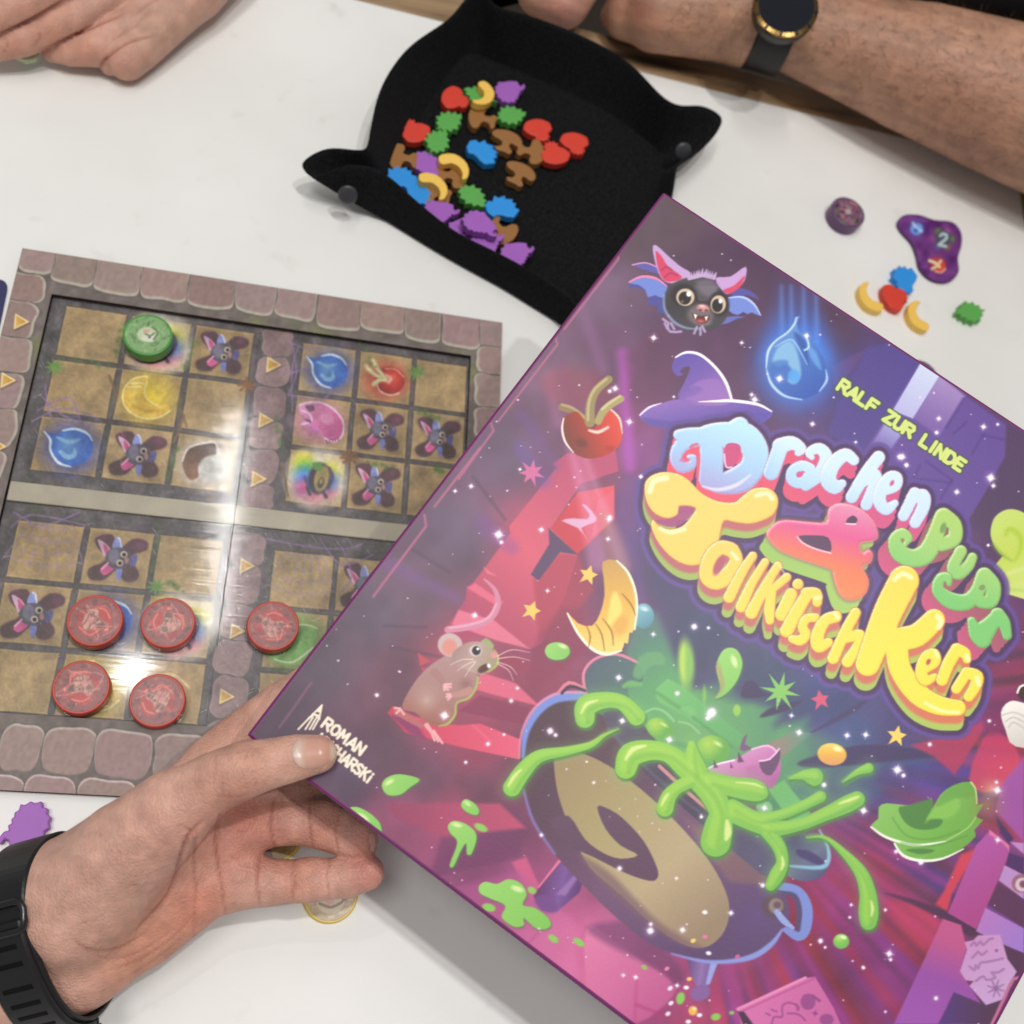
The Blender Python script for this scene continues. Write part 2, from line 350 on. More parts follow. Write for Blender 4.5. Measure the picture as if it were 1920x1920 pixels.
def paint_frame(S):
    S.C[:] = (112, 102, 98); S.C *= (1+.25*(noise2(S.X, S.Y, 14, 4)-.5))[:, None]
    for x, y in [(430, 640), (560, 590), (640, 600), (75, 780), (70, 650), (860, 640), (890, 700), (600, 628), (480, 612)]: S.glow((x, y), 44, (124, 132, 84), 'p', .9)
    xs = [-60, 42, 106, 185, 270, 358, 445, 520, 597, 680, 762, 830, 902, 990]
    us = [uv(x, 465+.1556*(x-42))[0] for x in xs]
    lo = [0, .0150, .0195, .021, .0195, .021, .0185, .020, .0212, .0195, .021, .0215, .0205, .016]
    for i in range(1, len(us)-1): stone(S, rrect(us[i]+.0003, us[i+1]-.0003, -.006, lo[i]+RNG.uniform(-.001, .001), ZF), stc(), (178, 170, 156), (0, -4.5), 'printed_stone')
    vs = [.0155, .034, .056, .077, .098, .120, .141, .164, .187, .210, .232, .254]
    for i in range(len(vs)-1): stone(S, rrect(-.006, .0165+RNG.uniform(-.0015, .0015), vs[i]+.0003, vs[i+1]-.0003, ZF), stc(), (176, 168, 154), (-4.5, 0), 'printed_stone')
    vs = [.018, .0365, .0585, .080, .102, .126, .150, .175, .2, .23, .254]
    for i in range(len(vs)-1): stone(S, rrect(BW-.0150+RNG.uniform(-.001, .001), BW+.006, vs[i]+.0003, vs[i+1]-.0003, ZF), stc(), (176, 168, 154), (4.5, 0), 'printed_stone')
    vb = [uv(x, 1440)[0] for x in (-95, -10, 72, 172, 283, 385, 480)]+[.20, .226, .25, .274]
    for i in range(len(vb)-1):
        stone(S, rrect(vb[i]+.0006, vb[i+1]-.0008, .2565, .2768, ZF), stc()+[4, 6, 4], (184, 174, 164), (-.5, 3.5), 'printed_stone')
        stone(S, rrect(vb[i]-.004, vb[i+1]-.0055, .2792, .30, ZF), stc(), (206, 186, 182), (0, 3), 'printed_stone')
    for x, y in [(40, 602), (15, 712), (-3, 836)]: arrow(S, x, y)
    S.C *= (1+.10*(noise2(S.X+Y_(S), S.Y, 7, 8)-.5))[:, None]
def Y_(S): return S.Y*.3
Wl, ql = [], []; n0 = 0
for u0, u1, v0, v1 in [(0, BW, 0, wv0), (0, BW, wv1, BH), (0, wu0, wv0, wv1), (wu1, BW, wv0, wv1)]:
    W_, q_, _, _ = grid(np.array([bo[0], bo[1], ZF]), bu, bv, u0, u1, v0, v1, BS); Wl.append(W_); ql.append(q_+n0); n0 += len(W_)
W_ = np.concatenate(Wl); q_ = np.concatenate(ql); x_, y_, _ = proj(W_); S = Sheet(x_, y_, (110, 100, 96)); paint_frame(S)
sheet_objects(S, W_, q_, Mprint, 'frame_print', game_board)
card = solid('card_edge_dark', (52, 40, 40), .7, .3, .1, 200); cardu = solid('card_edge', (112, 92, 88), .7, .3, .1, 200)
def bslab(name, u0, u1, v0, v1, z0, z1, mat, par):
    V, Fs = box_mesh(bw((u0+u1)/2, (v0+v1)/2, (z0+z1)/2), bu*(u1-u0)/2, -bv*(v1-v0)/2, np.array([0, 0, (z1-z0)/2])); return obj(name, V, Fs, mat, par)
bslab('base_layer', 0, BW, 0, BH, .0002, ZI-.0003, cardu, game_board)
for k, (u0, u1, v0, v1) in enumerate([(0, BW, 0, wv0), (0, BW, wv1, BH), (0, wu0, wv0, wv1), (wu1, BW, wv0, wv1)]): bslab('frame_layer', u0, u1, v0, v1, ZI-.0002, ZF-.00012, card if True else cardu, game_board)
# ---- tile field
def blk(c): a = np.array([uv(x, y, ZI) for x, y in c]); return [(a[0, 0]+a[3, 0])/2, (a[1, 0]+a[2, 0])/2, (a[0, 1]+a[1, 1])/2, (a[2, 1]+a[3, 1])/2]
bTL = blk([(117, 568), (485, 622), (437, 927), (53, 887)]); bTR = blk([(563, 650), (882, 685), (865, 983), (528, 953)])
bTR = [bTR[0], bTR[1], bTL[2]+.0015, bTL[3]+.0015]; bBL = [bTL[0], bTL[1]-.001, .298*.518, .4865*.518]; bBR = [bTR[0]-.002, bTR[1], bBL[2]+.002, bBL[3]+.002]
def tmap(b, c, r, P):
    P = np.asarray(P, float).reshape(-1, 2); pu = (b[1]-b[0])/3; pv = (b[3]-b[2])/3; g = .05
    uu = b[0]+pu*(c+g+(1-2*g)*P[:, 0]); vv_ = b[2]+pv*(r+g+(1-2*g)*P[:, 1]); return pj([bw(a, d, ZI) for a, d in zip(uu, vv_)])
def paint_tiles(S):
    S.C[:] = (96, 90, 92); S.C *= (1+.35*(noise2(S.X, S.Y, 18, 11)-.5)+.2*(noise2(S.X, S.Y, 5, 12)-.5))[:, None]
    for _ in range(46):
        x, y = RNG.uniform(0, 900), RNG.uniform(540, 1380); S.glow((x, y), RNG.uniform(18, 46), (88, 110, 66) if RNG.random() < .6 else (104, 82, 112), 'p', .55)
    # column of stones between the quarters
    for b0, b1 in ((bTL, bTR), (bBL, bBR)):
        vv_ = b0[2]-.004; c0 = (b0[1]+b1[0])/2
        while vv_ < b0[3]+.004:
            h_ = RNG.uniform(.0155, .021); stone(S, rrect(c0-.0088+RNG.uniform(-.001, .001), c0+.0078, vv_, min(vv_+h_, b0[3]+.007), ZI), np.array([148, 122, 124])+RNG.uniform(-6, 6), (170, 150, 150), (1, 0), 'printed_stone'); vv_ += h_+.0006
    def tile(b, c, r, kind=None):
        tl = lambda P: tmap(b, c, r, P).ravel()
        q = RNG.uniform(-.012, .012, 16); P = tl([.03, .0, .5, q[0], .97, .0, 1, .04, 1+q[1], .5, 1, .96, .96, 1, .5, 1+q[2], .04, 1, 0, .95, q[3], .5, 0, .05])
        S.poly(P, (74, 62, 56), 'p', 2, .75, 4, None, 2); cc = np.array([168, 142, 102])+RNG.uniform(-7, 7)
        S.poly(P, (188, 160, 114), 'p', 2, 1, 2.2, 'printed_tile', 0); a = np.asarray(P).reshape(-1, 2); S.poly(P, {'g': [tuple(a[0]), tuple(a[6])], 'c': [cc*.97, cc*1.06, cc*.98]}, 'p', 2, 1, 4, 'printed_tile', -2.4)
        w_ = np.hypot(*(tmap(b, c, r, [0, .5])[0]-tmap(b, c, r, [1, .5])[0])); cen = tmap(b, c, r, [.5, .5])[0]
        for _ in range(10): p = tmap(b, c, r, RNG.uniform(.1, .9, 2))[0]; S.glow(p, RNG.uniform(8, 24), cc*RNG.uniform(.82, 1.12), 'p', .5)
        for _ in range(8):
            p = RNG.uniform(.1, .9, 2); S.line(tl([p[0], p[1], p[0]+RNG.uniform(-.25, .25), p[1]+RNG.uniform(-.05, .05)]), .7, cc*RNG.choice([.8, 1.15]), 'p', 0, .5, 2)
        L = lambda P_, r_, col, al=1, so=2, sm=4, nm=None: S.line(tl(P_), np.asarray(r_)*w_, col, 'p', sm, al, so, nm)
        G = lambda P_, col, al=1, so=2.2, sm=4, nm=None: S.poly(tl(P_), col, 'p', sm, al, so, nm)
        if kind == 'flame':
            S.glow(tmap(b, c, r, [.54, .52])[0], w_*.64, (66, 84, 178), 'p', 1.7, w_*.58, pw=1.3)
            G([.08, .28, .2, .42, .24, .62, .4, .82, .62, .86, .82, .72, .88, .5, .8, .28, .6, .18, .4, .2, .26, .3], {'r': (cen[0], cen[1], w_*.45), 'c': [(110, 160, 218), (70, 116, 198), (56, 92, 182)]}, 1, 2.5, 4, 'printed_flame')
            L([.08, .28, .2, .42, .24, .62, .4, .82, .6, .87], (.012, .02, .018, .022, .01), (214, 230, 246)); L([.36, .22, .55, .16, .75, .22, .85, .34], (.01, .02, .018, .008), (206, 226, 246)); L([.4, .62, .52, .7, .62, .64, .6, .54], (.03, .04, .036, .015), (146, 194, 232), .9, 3); L([.3, .36, .5, .42, .66, .34], (.02, .035, .01), (150, 196, 232), .8, 4)
        elif kind == 'banana':
            S.glow(tmap(b, c, r, [.5, .5])[0], w_*.62, (226, 196, 70), 'p', 1.6, w_*.6, pw=1.2)
            G([.42, .08, .24, .14, .1, .34, .1, .6, .24, .8, .46, .9, .7, .86, .88, .7, .84, .58, .66, .62, .5, .54, .42, .38, .44, .2], {'r': (cen[0], cen[1], w_*.5), 'c': [(226, 178, 58), (236, 204, 92), (216, 166, 56)]}, 1, 2.5, 4, 'printed_banana')
            for P_ in ([.42, .08, .22, .15, .09, .36, .1, .62, .25, .82, .5, .91, .74, .85, .89, .7], [.14, .34, .34, .3], [.16, .26, .36, .22], [.44, .2, .42, .38, .5, .54, .66, .62]): L(P_, .014, (250, 236, 160), .9)
            L([.3, .7, .5, .76, .7, .72], .03, (206, 146, 40), .6, 5)
        elif kind == 'bat':
            for P_ in ([.1, .16, .34, .08, .5, .3, .68, .12, .9, .14, .92, .3, .68, .46, .86, .7, .84, .86, .66, .9, .5, .72, .36, .9, .14, .92, .08, .74, .32, .54, .14, .32],): G(P_, (84, 58, 66), .95, 4, 3, 'printed_bat')
            S.glow(tmap(b, c, r, [.8, .22])[0], w_*.2, (120, 70, 96), 'p', .9); S.glow(tmap(b, c, r, [.2, .2])[0], w_*.2, (116, 66, 92), 'p', .9); S.glow(tmap(b, c, r, [.2, .82])[0], w_*.22, (80, 62, 60), 'p', .9); S.glow(tmap(b, c, r, [.74, .82])[0], w_*.22, (84, 64, 60), 'p', .9)
            G([.42, .12, .5, .2, .54, .36, .42, .4, .38, .26], (138, 146, 204)); G([.14, .2, .3, .28, .4, .44, .3, .5, .22, .38], (214, 176, 204)); G([.24, .26, .34, .36, .36, .46, .28, .42], (206, 86, 128), 1, 3); G([.26, .74, .36, .6, .48, .64, .44, .74, .34, .82], (212, 96, 150)); G([.5, .66, .6, .7, .58, .9, .52, .82], (122, 130, 196)); G([.68, .46, .78, .4, .8, .52, .76, .62, .68, .58], (96, 92, 146))
            S.ell(tmap(b, c, r, [.5, .5])[0], w_*.2, w_*.17, (88, 82, 94), 0, 'p', 1, 3); S.ell(tmap(b, c, r, [.43, .47])[0], w_*.09, w_*.12, (128, 124, 146), 0, 'p', .8, 5)
            for e in ([.58, .42], [.54, .58]): p = tmap(b, c, r, e)[0]; S.ell(p, w_*.055, w_*.05, (206, 186, 166), 0, 'p', 1, 2); S.ell(p+[.5, .5], w_*.03, w_*.03, (36, 28, 32), 0, 'p', 1, 1.8)
            p = tmap(b, c, r, [.64, .52])[0]; S.ell(p, w_*.035, w_*.05, (176, 128, 128), 0, 'p', 1, 2); L([.52, .28, .48, .16, .44, .13], .014, (214, 214, 240), .9); L([.36, .6, .28, .72], .012, (240, 180, 206), .9)
        elif kind == 'dragon':
            S.glow(tmap(b, c, r, [.45, .5])[0], w_*.62, (206, 116, 186), 'p', 1.3, w_*.52, pw=1.2)
            G([.05, .2, .2, .12, .45, .1, .7, .2, .88, .42, .9, .68, .78, .84, .6, .8, .46, .62, .3, .54, .12, .6, .2, .44, .06, .36], {'g': [tuple(cen-[40, 40]), tuple(cen+[40, 40])], 'c': [(224, 160, 196), (206, 110, 160), (188, 84, 140)]}, 1, 2.5, 4, 'printed_dragon')
            L([.05, .2, .2, .12, .45, .09, .7, .2, .89, .42, .9, .7, .76, .85, .58, .8], .014, (244, 210, 234), .95); L([.08, .3, .26, .36, .3, .5, .14, .58], .016, (236, 206, 232), .9); G([.16, .2, .3, .16, .34, .26, .24, .3], (126, 84, 116)); G([.16, .48, .28, .46, .3, .54], (126, 84, 116))
            for q_ in range(5): L([.62+.05*q_, .84-.02*q_, .64+.05*q_, .9-.02*q_], .01, (110, 66, 104))
            S.ell(tmap(b, c, r, [.58, .4])[0], w_*.14, w_*.1, (224, 150, 190), 20, 'p', .8, 6)
        elif kind == 'cherry':
            S.glow(tmap(b, c, r, [.52, .55])[0], w_*.6, (206, 70, 56), 'p', 1.4, w_*.52, pw=1.2)
            S.ell(tmap(b, c, r, [.6, .54])[0], w_*.29, w_*.27, {'r': (cen[0]+14, cen[1], w_*.34), 'c': [(214, 92, 76), (190, 56, 46), (140, 40, 38)]}, 0, 'p', 1, 2.5, 'printed_cherry'); L([.34, .6, .42, .78, .62, .85, .8, .78], .014, (244, 196, 176), .9); L([.5, .3, .7, .28, .86, .42], .012, (240, 170, 150), .9); L([.52, .44, .62, .5, .58, .58], .03, (248, 210, 196), .7, 4)
            for P_ in ([.12, .3, .28, .44, .52, .54], [.24, .16, .36, .34, .52, .52], [.3, .66, .4, .56, .52, .54]): L(P_, (.05, .045, .035), (196, 180, 130), 1, 2.5); L(P_, .012, (238, 226, 186), .9)
        elif kind == 'mushroom':
            S.glow(tmap(b, c, r, [.5, .52])[0], w_*.58, (236, 222, 214), 'p', 1.5, w_*.56, pw=.9)
            G([.12, .5, .2, .26, .46, .14, .62, .12, .66, .3, .5, .42, .4, .6, .42, .78, .3, .86, .18, .72], {'g': [tuple(cen-[0, 40]), tuple(cen+[-20, 36])], 'c': [(92, 76, 72), (128, 96, 80), (162, 116, 90)]}, 1, 2.5, 4, 'printed_mushroom'); S.ell(tmap(b, c, r, [.64, .6])[0], w_*.24, w_*.22, (222, 220, 214), 0, 'p', 1, 5, 'printed_mushroom'); S.ell(tmap(b, c, r, [.68, .62])[0], w_*.1, w_*.08, (186, 184, 178), 0, 'p', .7, 6)
            L([.12, .52, .19, .26, .46, .12, .62, .1, .68, .3], .016, (248, 238, 232), .95)
        elif kind == 'rainbow':
            S.glow(tmap(b, c, r, [.52, .5])[0], w_*.66, (244, 234, 214), 'p', 1.8, w_*.64, pw=.8)
            for e, cl in (([.24, .22], (226, 214, 70)), ([.3, .36], (120, 190, 90)), ([.74, .34], (224, 214, 80)), ([.28, .52], (90, 150, 214)), ([.3, .72], (206, 120, 176)), ([.72, .7], (226, 140, 150)), ([.5, .82], (230, 160, 170)), ([.74, .52], (110, 140, 200))): S.glow(tmap(b, c, r, e)[0], w_*.3, cl, 'p', 1.7, pw=1.4)
            S.ell(tmap(b, c, r, [.56, .5])[0], w_*.2, w_*.29, (76, 66, 84), 14, 'p', 1, 5, 'printed_cauldron'); L([.72, .28, .8, .44, .74, .66], .03, (84, 70, 92), .9, 4); L([.36, .7, .42, .82], .03, (70, 60, 84), .9, 4); L([.66, .76, .72, .84], .03, (70, 60, 84), .9, 4); S.ell(tmap(b, c, r, [.6, .5])[0], w_*.13, w_*.24, (166, 146, 96), 14, 'p', 1, 3); S.ell(tmap(b, c, r, [.6, .58])[0], w_*.06, w_*.1, (90, 76, 76), 14, 'p', 1, 3); S.ell(tmap(b, c, r, [.6, .55])[0], w_*.03, w_*.05, (166, 146, 96), 14, 'p', 1, 3)
            G([.4, .22, .56, .18, .6, .3, .5, .36], (96, 150, 70), 1, 4); L([.3, .5, .38, .66, .48, .74], .03, (70, 86, 120), .8, 4)
        elif kind == 'leaf':
            S.glow(tmap(b, c, r, [.5, .5])[0], w_*.66, (110, 164, 84), 'p', 1.5, w_*.6, pw=1.1); L([.2, .8, .5, .7, .8, .3], (.1, .2, .06), (132, 184, 100), .9, 4, 4, 'printed_leaf'); L([.2, .86, .5, .88, .8, .6], .014, (222, 236, 196), .9); L([.3, .3, .6, .2, .85, .25], .014, (206, 226, 180), .8)
        elif kind == 'sun':
            S.glow(tmap(b, c, r, [.45, .5])[0], w_*.6, (206, 150, 96), 'p', 1.2); L([.2, .3, .5, .2, .8, .4], .02, (236, 206, 160), .7)
        elif kind == 'web':
            for k_ in range(7):
                a_ = k_/6; X1, Y1 = -.12+1.24*a_, .84-.25*abs(a_-.5); L([.5+(X1-.5)*.5, -.75+(Y1+.75)*.5, X1, Y1], .008, (160, 134, 164), .65, 2, 0)
            for d_ in (.55, .7, .84, .97): 
                Pq = []
                for k_ in range(7):
                    a_ = k_/6; Pq += [.5+(-.62+1.24*a_)*d_, -.75+(1.59-.25*abs(a_-.5))*d_]
                    if k_ < 6: a2 = a_+1/12; Pq += [.5+(-.62+1.24*a2)*d_, -.75+(1.59-.25*abs(a2-.5))*d_-.045]
                L(Pq, .010, (166, 140, 170), .7, 2)
            for _ in range(12): S.glow(tmap(b, c, r, RNG.uniform(.1, .9, 2)*[1, .8])[0], 9, (196, 166, 84), 'p', .6)
    kinds = {'TL': ['', 'rainbow', 'bat', '', 'banana', '', 'flame', 'bat', 'mushroom'], 'TR': ['flame', 'cherry', '', 'dragon', 'bat', 'bat', 'rainbow', 'bat', ''], 'BL': ['web', 'bat', '', 'bat', 'flame', 'rainbow', '', 'banana', 'sun'], 'BR': ['web', 'bat', '', 'leaf', '', '', 'sun', '', '']}
    for nm_, b in (('TL', bTL), ('TR', bTR), ('BL', bBL), ('BR', bBR)):
        for i, kd in enumerate(kinds[nm_]): tile(b, i % 3, i//3, kd)
    # moss, leaves, twigs and cobweb in the joints
    for x, y, n_, cl in [(103, 688, 9, (112, 148, 74)), (293, 1100, 9, (110, 150, 78)), (780, 698, 8, (112, 150, 80))]:
        for k_ in range(n_): a_ = 2*math.pi*k_/n_+.3; S.line((x, y, x+19*math.cos(a_), y+16*math.sin(a_)), (4, 1), cl, 'p', 0, .95, 2.2, 'printed_leaf')
    for x, y in [(462, 722), (655, 858)]:
        for k_ in range(8): a_ = 2*math.pi*k_/8; S.line((x, y, x+15*math.cos(a_), y+13*math.sin(a_)), (1, 3, 1)[:2], (146, 98, 62), 'p', 0, .95, 2)
    for x0, y0, x1, y1 in [(215, 670, 230, 610), (370, 640, 350, 690), (690, 868, 740, 880), (790, 770, 820, 785), (300, 985, 285, 1075), (315, 1095, 340, 1105), (120, 672, 200, 685), (330, 840, 316, 900), (530, 850, 520, 790), (660, 600, 700, 690), (815, 882, 835, 888), (505, 1250, 560, 1258)]:
        for t_ in np.linspace(0, 1, 9): S.glow((x0+(x1-x0)*t_+RNG.uniform(-5, 5), y0+(y1-y0)*t_+RNG.uniform(-4, 4)), RNG.uniform(6, 11), (88, 118, 58), 'p', .85)
    wb = (150, 120, 168)
    for P in [(75, 740, 120, 780, 180, 800), (70, 770, 130, 745, 150, 790), (85, 720, 95, 780, 140, 800), (60, 790, 120, 765, 185, 785), (540, 640, 580, 655, 590, 640), (548, 645, 556, 700, 540, 740), (560, 650, 548, 690, 548, 770), (545, 700, 575, 690), (540, 740, 600, 750, 620, 735), (500, 1010, 560, 1022, 640, 1030, 680, 1020), (600, 1010, 640, 1060, 700, 1040), (640, 1025, 660, 1080, 640, 1110), (20, 990, 60, 965, 160, 985), (25, 960, 80, 985, 150, 960)]: S.line(P, 1.5, wb, 'p', 3, .75, 2)
    for P in [(345, 780, 335, 810, 325, 830), (340, 770, 350, 800), (528, 870, 535, 900, 540, 930), (205, 705, 218, 740), (395, 930, 402, 945)]: S.line(P, (3, 2, 2)[:len(P)//2], (134, 104, 78), 'p', 0, .9, 2)
    for x, y in [(513, 683), (498, 787), (485, 897), (463, 1060), (445, 1182), (425, 1305)]: arrow(S, x, y)
    S.C *= (1+.12*(noise2(S.X, S.Y, 4, 9)-.5)+.20*(noise2(S.X+S.Y*.3, S.Y, 33, 19)-.5)+.14*(noise2(S.X, S.Y, 11, 20)-.5))[:, None]
W_, q_, _, _ = grid(np.array([bo[0], bo[1], ZI]), bu, bv, wu0-.0015, wu1+.0015, wv0-.0015, wv1+.0015, BS)
x_, y_, _ = proj(W_); S = Sheet(x_, y_, (110, 100, 96)); paint_tiles(S)
sheet_objects(S, W_, q_, Mprint, 'field_print', game_board)
barm = solid('bar_stone', (188, 179, 160), .6, .3, .30, 60)
vb0 = (uv(20, 903, ZI)[1]+uv(747, 985, ZI)[1])/2; vb1 = (uv(20, 950, ZI)[1]+uv(740, 1005, ZI)[1])/2
bevel(bslab('divider_bar', wu0+.0006, wu1-.0006, vb0, vb0+.0105, ZI+.0002, .0042, barm, game_board), .0006)
# ---- clear plastic sheets in the window
pl, N_, L_, B_ = nodes('clear_plastic'); N_.remove(B_); out_ = N_['Material Output']
tr_ = N_.new('ShaderNodeBsdfTransparent'); tr_.inputs[0].default_value = (.985, .985, .98, 1); gl_ = N_.new('ShaderNodeBsdfGlossy'); gl_.inputs['Roughness'].default_value = .085; gl2 = N_.new('ShaderNodeBsdfGlossy'); gl2.inputs['Roughness'].default_value = .36
fr_ = N_.new('ShaderNodeFresnel'); fr_.inputs[0].default_value = 1.5; mx_ = N_.new('ShaderNodeMixShader'); L_.new(tr_.outputs[0], mx_.inputs[1])
tc_ = N_.new('ShaderNodeTexCoord'); rot = -math.atan2(bu[1], bu[0])
def stretched(scale, ang, sx, sy, seed):
    mp_ = N_.new('ShaderNodeMapping'); mp_.inputs['Rotation'].default_value = (0, 0, rot+ang); mp2 = N_.new('ShaderNodeMapping'); mp2.inputs['Scale'].default_value = (sx, sy, 1); mp2.inputs['Location'].default_value = (seed, seed*.7, 0)
    L_.new(tc_.outputs['Object'], mp_.inputs[0]); L_.new(mp_.outputs[0], mp2.inputs[0]); n_ = N_.new('ShaderNodeTexNoise'); n_.inputs['Scale'].default_value = scale; n_.inputs['Detail'].default_value = 3; L_.new(mp2.outputs[0], n_.inputs[0]); return n_
s1_ = stretched(1, 0, 18, 900, 1); bp_ = N_.new('ShaderNodeBump'); bp_.inputs['Strength'].default_value = .5; bp_.inputs['Distance'].default_value = .00005; L_.new(s1_.outputs[0], bp_.inputs['Height'])
s2_ = stretched(1, 1.0, 60, 1500, 4); bp2 = N_.new('ShaderNodeBump'); bp2.inputs['Strength'].default_value = .25; bp2.inputs['Distance'].default_value = .00008; L_.new(s2_.outputs[0], bp2.inputs['Height']); L_.new(bp_.outputs[0], bp2.inputs['Normal'])
ge_ = N_.new('ShaderNodeNewGeometry'); v1_ = N_.new('ShaderNodeMath'); v1_.operation = 'MULTIPLY_ADD'; v1_.inputs[1].default_value = .040; v1_.inputs[2].default_value = -.020; L_.new(s1_.outputs[0], v1_.inputs[0])
vs_ = N_.new('ShaderNodeVectorMath'); vs_.operation = 'SCALE'; vs_.inputs[0].default_value = (float(bu[0]), float(bu[1]), 0); L_.new(v1_.outputs[0], vs_.inputs['Scale']); va_ = N_.new('ShaderNodeVectorMath'); va_.operation = 'ADD'; L_.new(ge_.outputs['Normal'], va_.inputs[0]); L_.new(vs_.outputs[0], va_.inputs[1]); vn_ = N_.new('ShaderNodeVectorMath'); vn_.operation = 'NORMALIZE'; L_.new(va_.outputs[0], vn_.inputs[0]); L_.new(vn_.outputs[0], gl_.inputs['Normal'])   # brushed micro grooves
gm = N_.new('ShaderNodeMixShader'); gm.inputs[0].default_value = .34; L_.new(gl_.outputs[0], gm.inputs[1]); L_.new(gl2.outputs[0], gm.inputs[2]); L_.new(bp2.outputs[0], gl2.inputs['Normal'])
# fine scratches scatter more light
s3_ = stretched(1, .9, 90, 2600, 9); r3 = N_.new('ShaderNodeMapRange'); r3.inputs[1].default_value = .66; r3.inputs[2].default_value = .75; r3.inputs[3].default_value = 0; r3.inputs[4].default_value = .40; L_.new(s3_.outputs[0], r3.inputs[0])
s4_ = stretched(1, -.5, 120, 2200, 15); r4 = N_.new('ShaderNodeMapRange'); r4.inputs[1].default_value = .68; r4.inputs[2].default_value = .76; r4.inputs[3].default_value = 0; r4.inputs[4].default_value = .40; L_.new(s4_.outputs[0], r4.inputs[0])
ad_ = N_.new('ShaderNodeMath'); ad_.operation = 'ADD'; L_.new(r3.outputs[0], ad_.inputs[0]); L_.new(r4.outputs[0], ad_.inputs[1]); ad2 = N_.new('ShaderNodeMath'); ad2.operation = 'ADD'; L_.new(ad_.outputs[0], ad2.inputs[0]); L_.new(fr_.outputs[0], ad2.inputs[1])
L_.new(ad2.outputs[0], mx_.inputs[0]); L_.new(gm.outputs[0], mx_.inputs[2])
df_ = N_.new('ShaderNodeBsdfDiffuse'); df_.inputs[0].default_value = (.9, .9, .88, 1); ms_ = N_.new('ShaderNodeMixShader'); sm_ = N_.new('ShaderNodeMath'); sm_.operation = 'MULTIPLY'; sm_.inputs[1].default_value = .75
pn_ = N_.new('ShaderNodeTexNoise'); pn_.inputs['Scale'].default_value = 14; L_.new(tc_.outputs['Object'], pn_.inputs[0]); pr_ = N_.new('ShaderNodeMapRange'); pr_.inputs[1].default_value = .42; pr_.inputs[2].default_value = .62; L_.new(pn_.outputs[0], pr_.inputs[0])
pm_ = N_.new('ShaderNodeMath'); pm_.operation = 'MULTIPLY'; L_.new(ad_.outputs[0], pm_.inputs[0]); L_.new(pr_.outputs[0], pm_.inputs[1]); L_.new(pm_.outputs[0], sm_.inputs[0])
L_.new(sm_.outputs[0], ms_.inputs[0]); L_.new(mx_.outputs[0], ms_.inputs[1]); L_.new(df_.outputs[0], ms_.inputs[2]); L_.new(ms_.outputs[0], out_.inputs[0])   # scratches scatter white
su = uv(437, 990, .0045)[0]; ZP = .0046
for u0, u1 in ((wu0+.0008, su-.0003), (su+.0003, wu1-.0008)):
    V, Fs = box_mesh(bw((u0+u1)/2, (wv0+wv1)/2, ZP), bu*(u1-u0)/2, -bv*((wv1-wv0)/2-.0008), np.array([0, 0, .0002])); V = V[4:]; obj('plastic_sheet', V, [(0, 1, 2, 3)], pl, game_board)
# ================================================================== felt tray
felt, N_, L_, B_ = nodes('black_felt')
tc_ = N_.new('ShaderNodeTexCoord'); t1 = N_.new('ShaderNodeTexNoise'); t1.inputs['Scale'].default_value = 900; t1.inputs['Detail'].default_value = 4; L_.new(tc_.outputs['Object'], t1.inputs['Vector'])
rp = N_.new('ShaderNodeValToRGB'); rp.color_ramp.elements[0].color = (.0035, .0035, .004, 1); rp.color_ramp.elements[1].color = (.015, .015, .0165, 1); rp.color_ramp.elements[0].position = .35; rp.color_ramp.elements[1].position = .7
L_.new(t1.outputs['Fac'], rp.inputs[0]); L_.new(rp.outputs[0], B_.inputs['Base Color']); B_.inputs['Roughness'].default_value = .95; B_.inputs['Specular IOR Level'].default_value = .1; B_.inputs['Sheen Weight'].default_value = .015
bp_ = N_.new('ShaderNodeBump'); bp_.inputs['Strength'].default_value = .5; bp_.inputs['Distance'].default_value = .0006; L_.new(t1.outputs['Fac'], bp_.inputs['Height']); L_.new(bp_.outputs[0], B_.inputs['Normal'])
STN = """735 418 650 308 34;780 448 715 320 32;830 478 775 372 28;885 508 850 432 27;940 538 930 472 27;1000 575 1010 516 28;1060 612 1085 572 30;1088 636 1120 625 30;1098 634 1165 655 26;1104 620 1150 610 30;1130 570 1185 545 30;1175 495 1222 470 30;1215 420 1250 410 30;1240 350 1264 345 32;1246 328 1272 306 30;1248 318 1315 280 24;1246 312 1357 226 28;1243 302 1320 198 34;1236 288 1276 197 36;1215 268 1240 178 36;1140 215 1180 116 37;1060 175 1100 70 38;980 140 1000 30 39;920 115 930 10 40;885 105 905 -25 42;865 112 875 -5 41;845 132 840 36 40;812 185 765 88 38;780 245 715 160 37;750 300 697 230 36;735 345 690 268 36;728 362 676 281 36;724 380 612 277 33;726 400 564 306 25;728 412 590 330 24"""
ST_ = [[float(t) for t in q.split()] for q in STN.split(';')]
base_ = np.array([T(a, b, .0015) for a, b, *_ in ST_]); rim_ = np.array([T(c, d, z*.001) for _, _, c, d, z in ST_])
base_ = smooth_loop(base_, 3); rim_ = smooth_loop(rim_, 3); n_ = len(base_); cen_ = base_.mean(0)
rings = []
for f in (0.0, .45, .8): rings.append(cen_+(base_-cen_)*f)
for s_ in (0, .06, .16, .32, .5, .68, .85, 1.0):
    p = base_+(rim_-base_)*s_; p[:, 2] = .0015+(rim_[:, 2]-.0015)*(s_**1.25); rings.append(p)
rings = rings[1:]; V = [cen_]+[p for r in rings for p in r]; Fs = [(0, 1+i, 1+(i+1) % n_) for i in range(n_)]
for k in range(len(rings)-1):
    for i in range(n_): a = 1+k*n_+i; b = 1+k*n_+(i+1) % n_; Fs.append((a, a+n_, b+n_, b))
tray = thing('felt_tray', 'black felt dice tray with pinched corners full of small wooden pieces', 'tray', (cen_[0], cen_[1], 0))
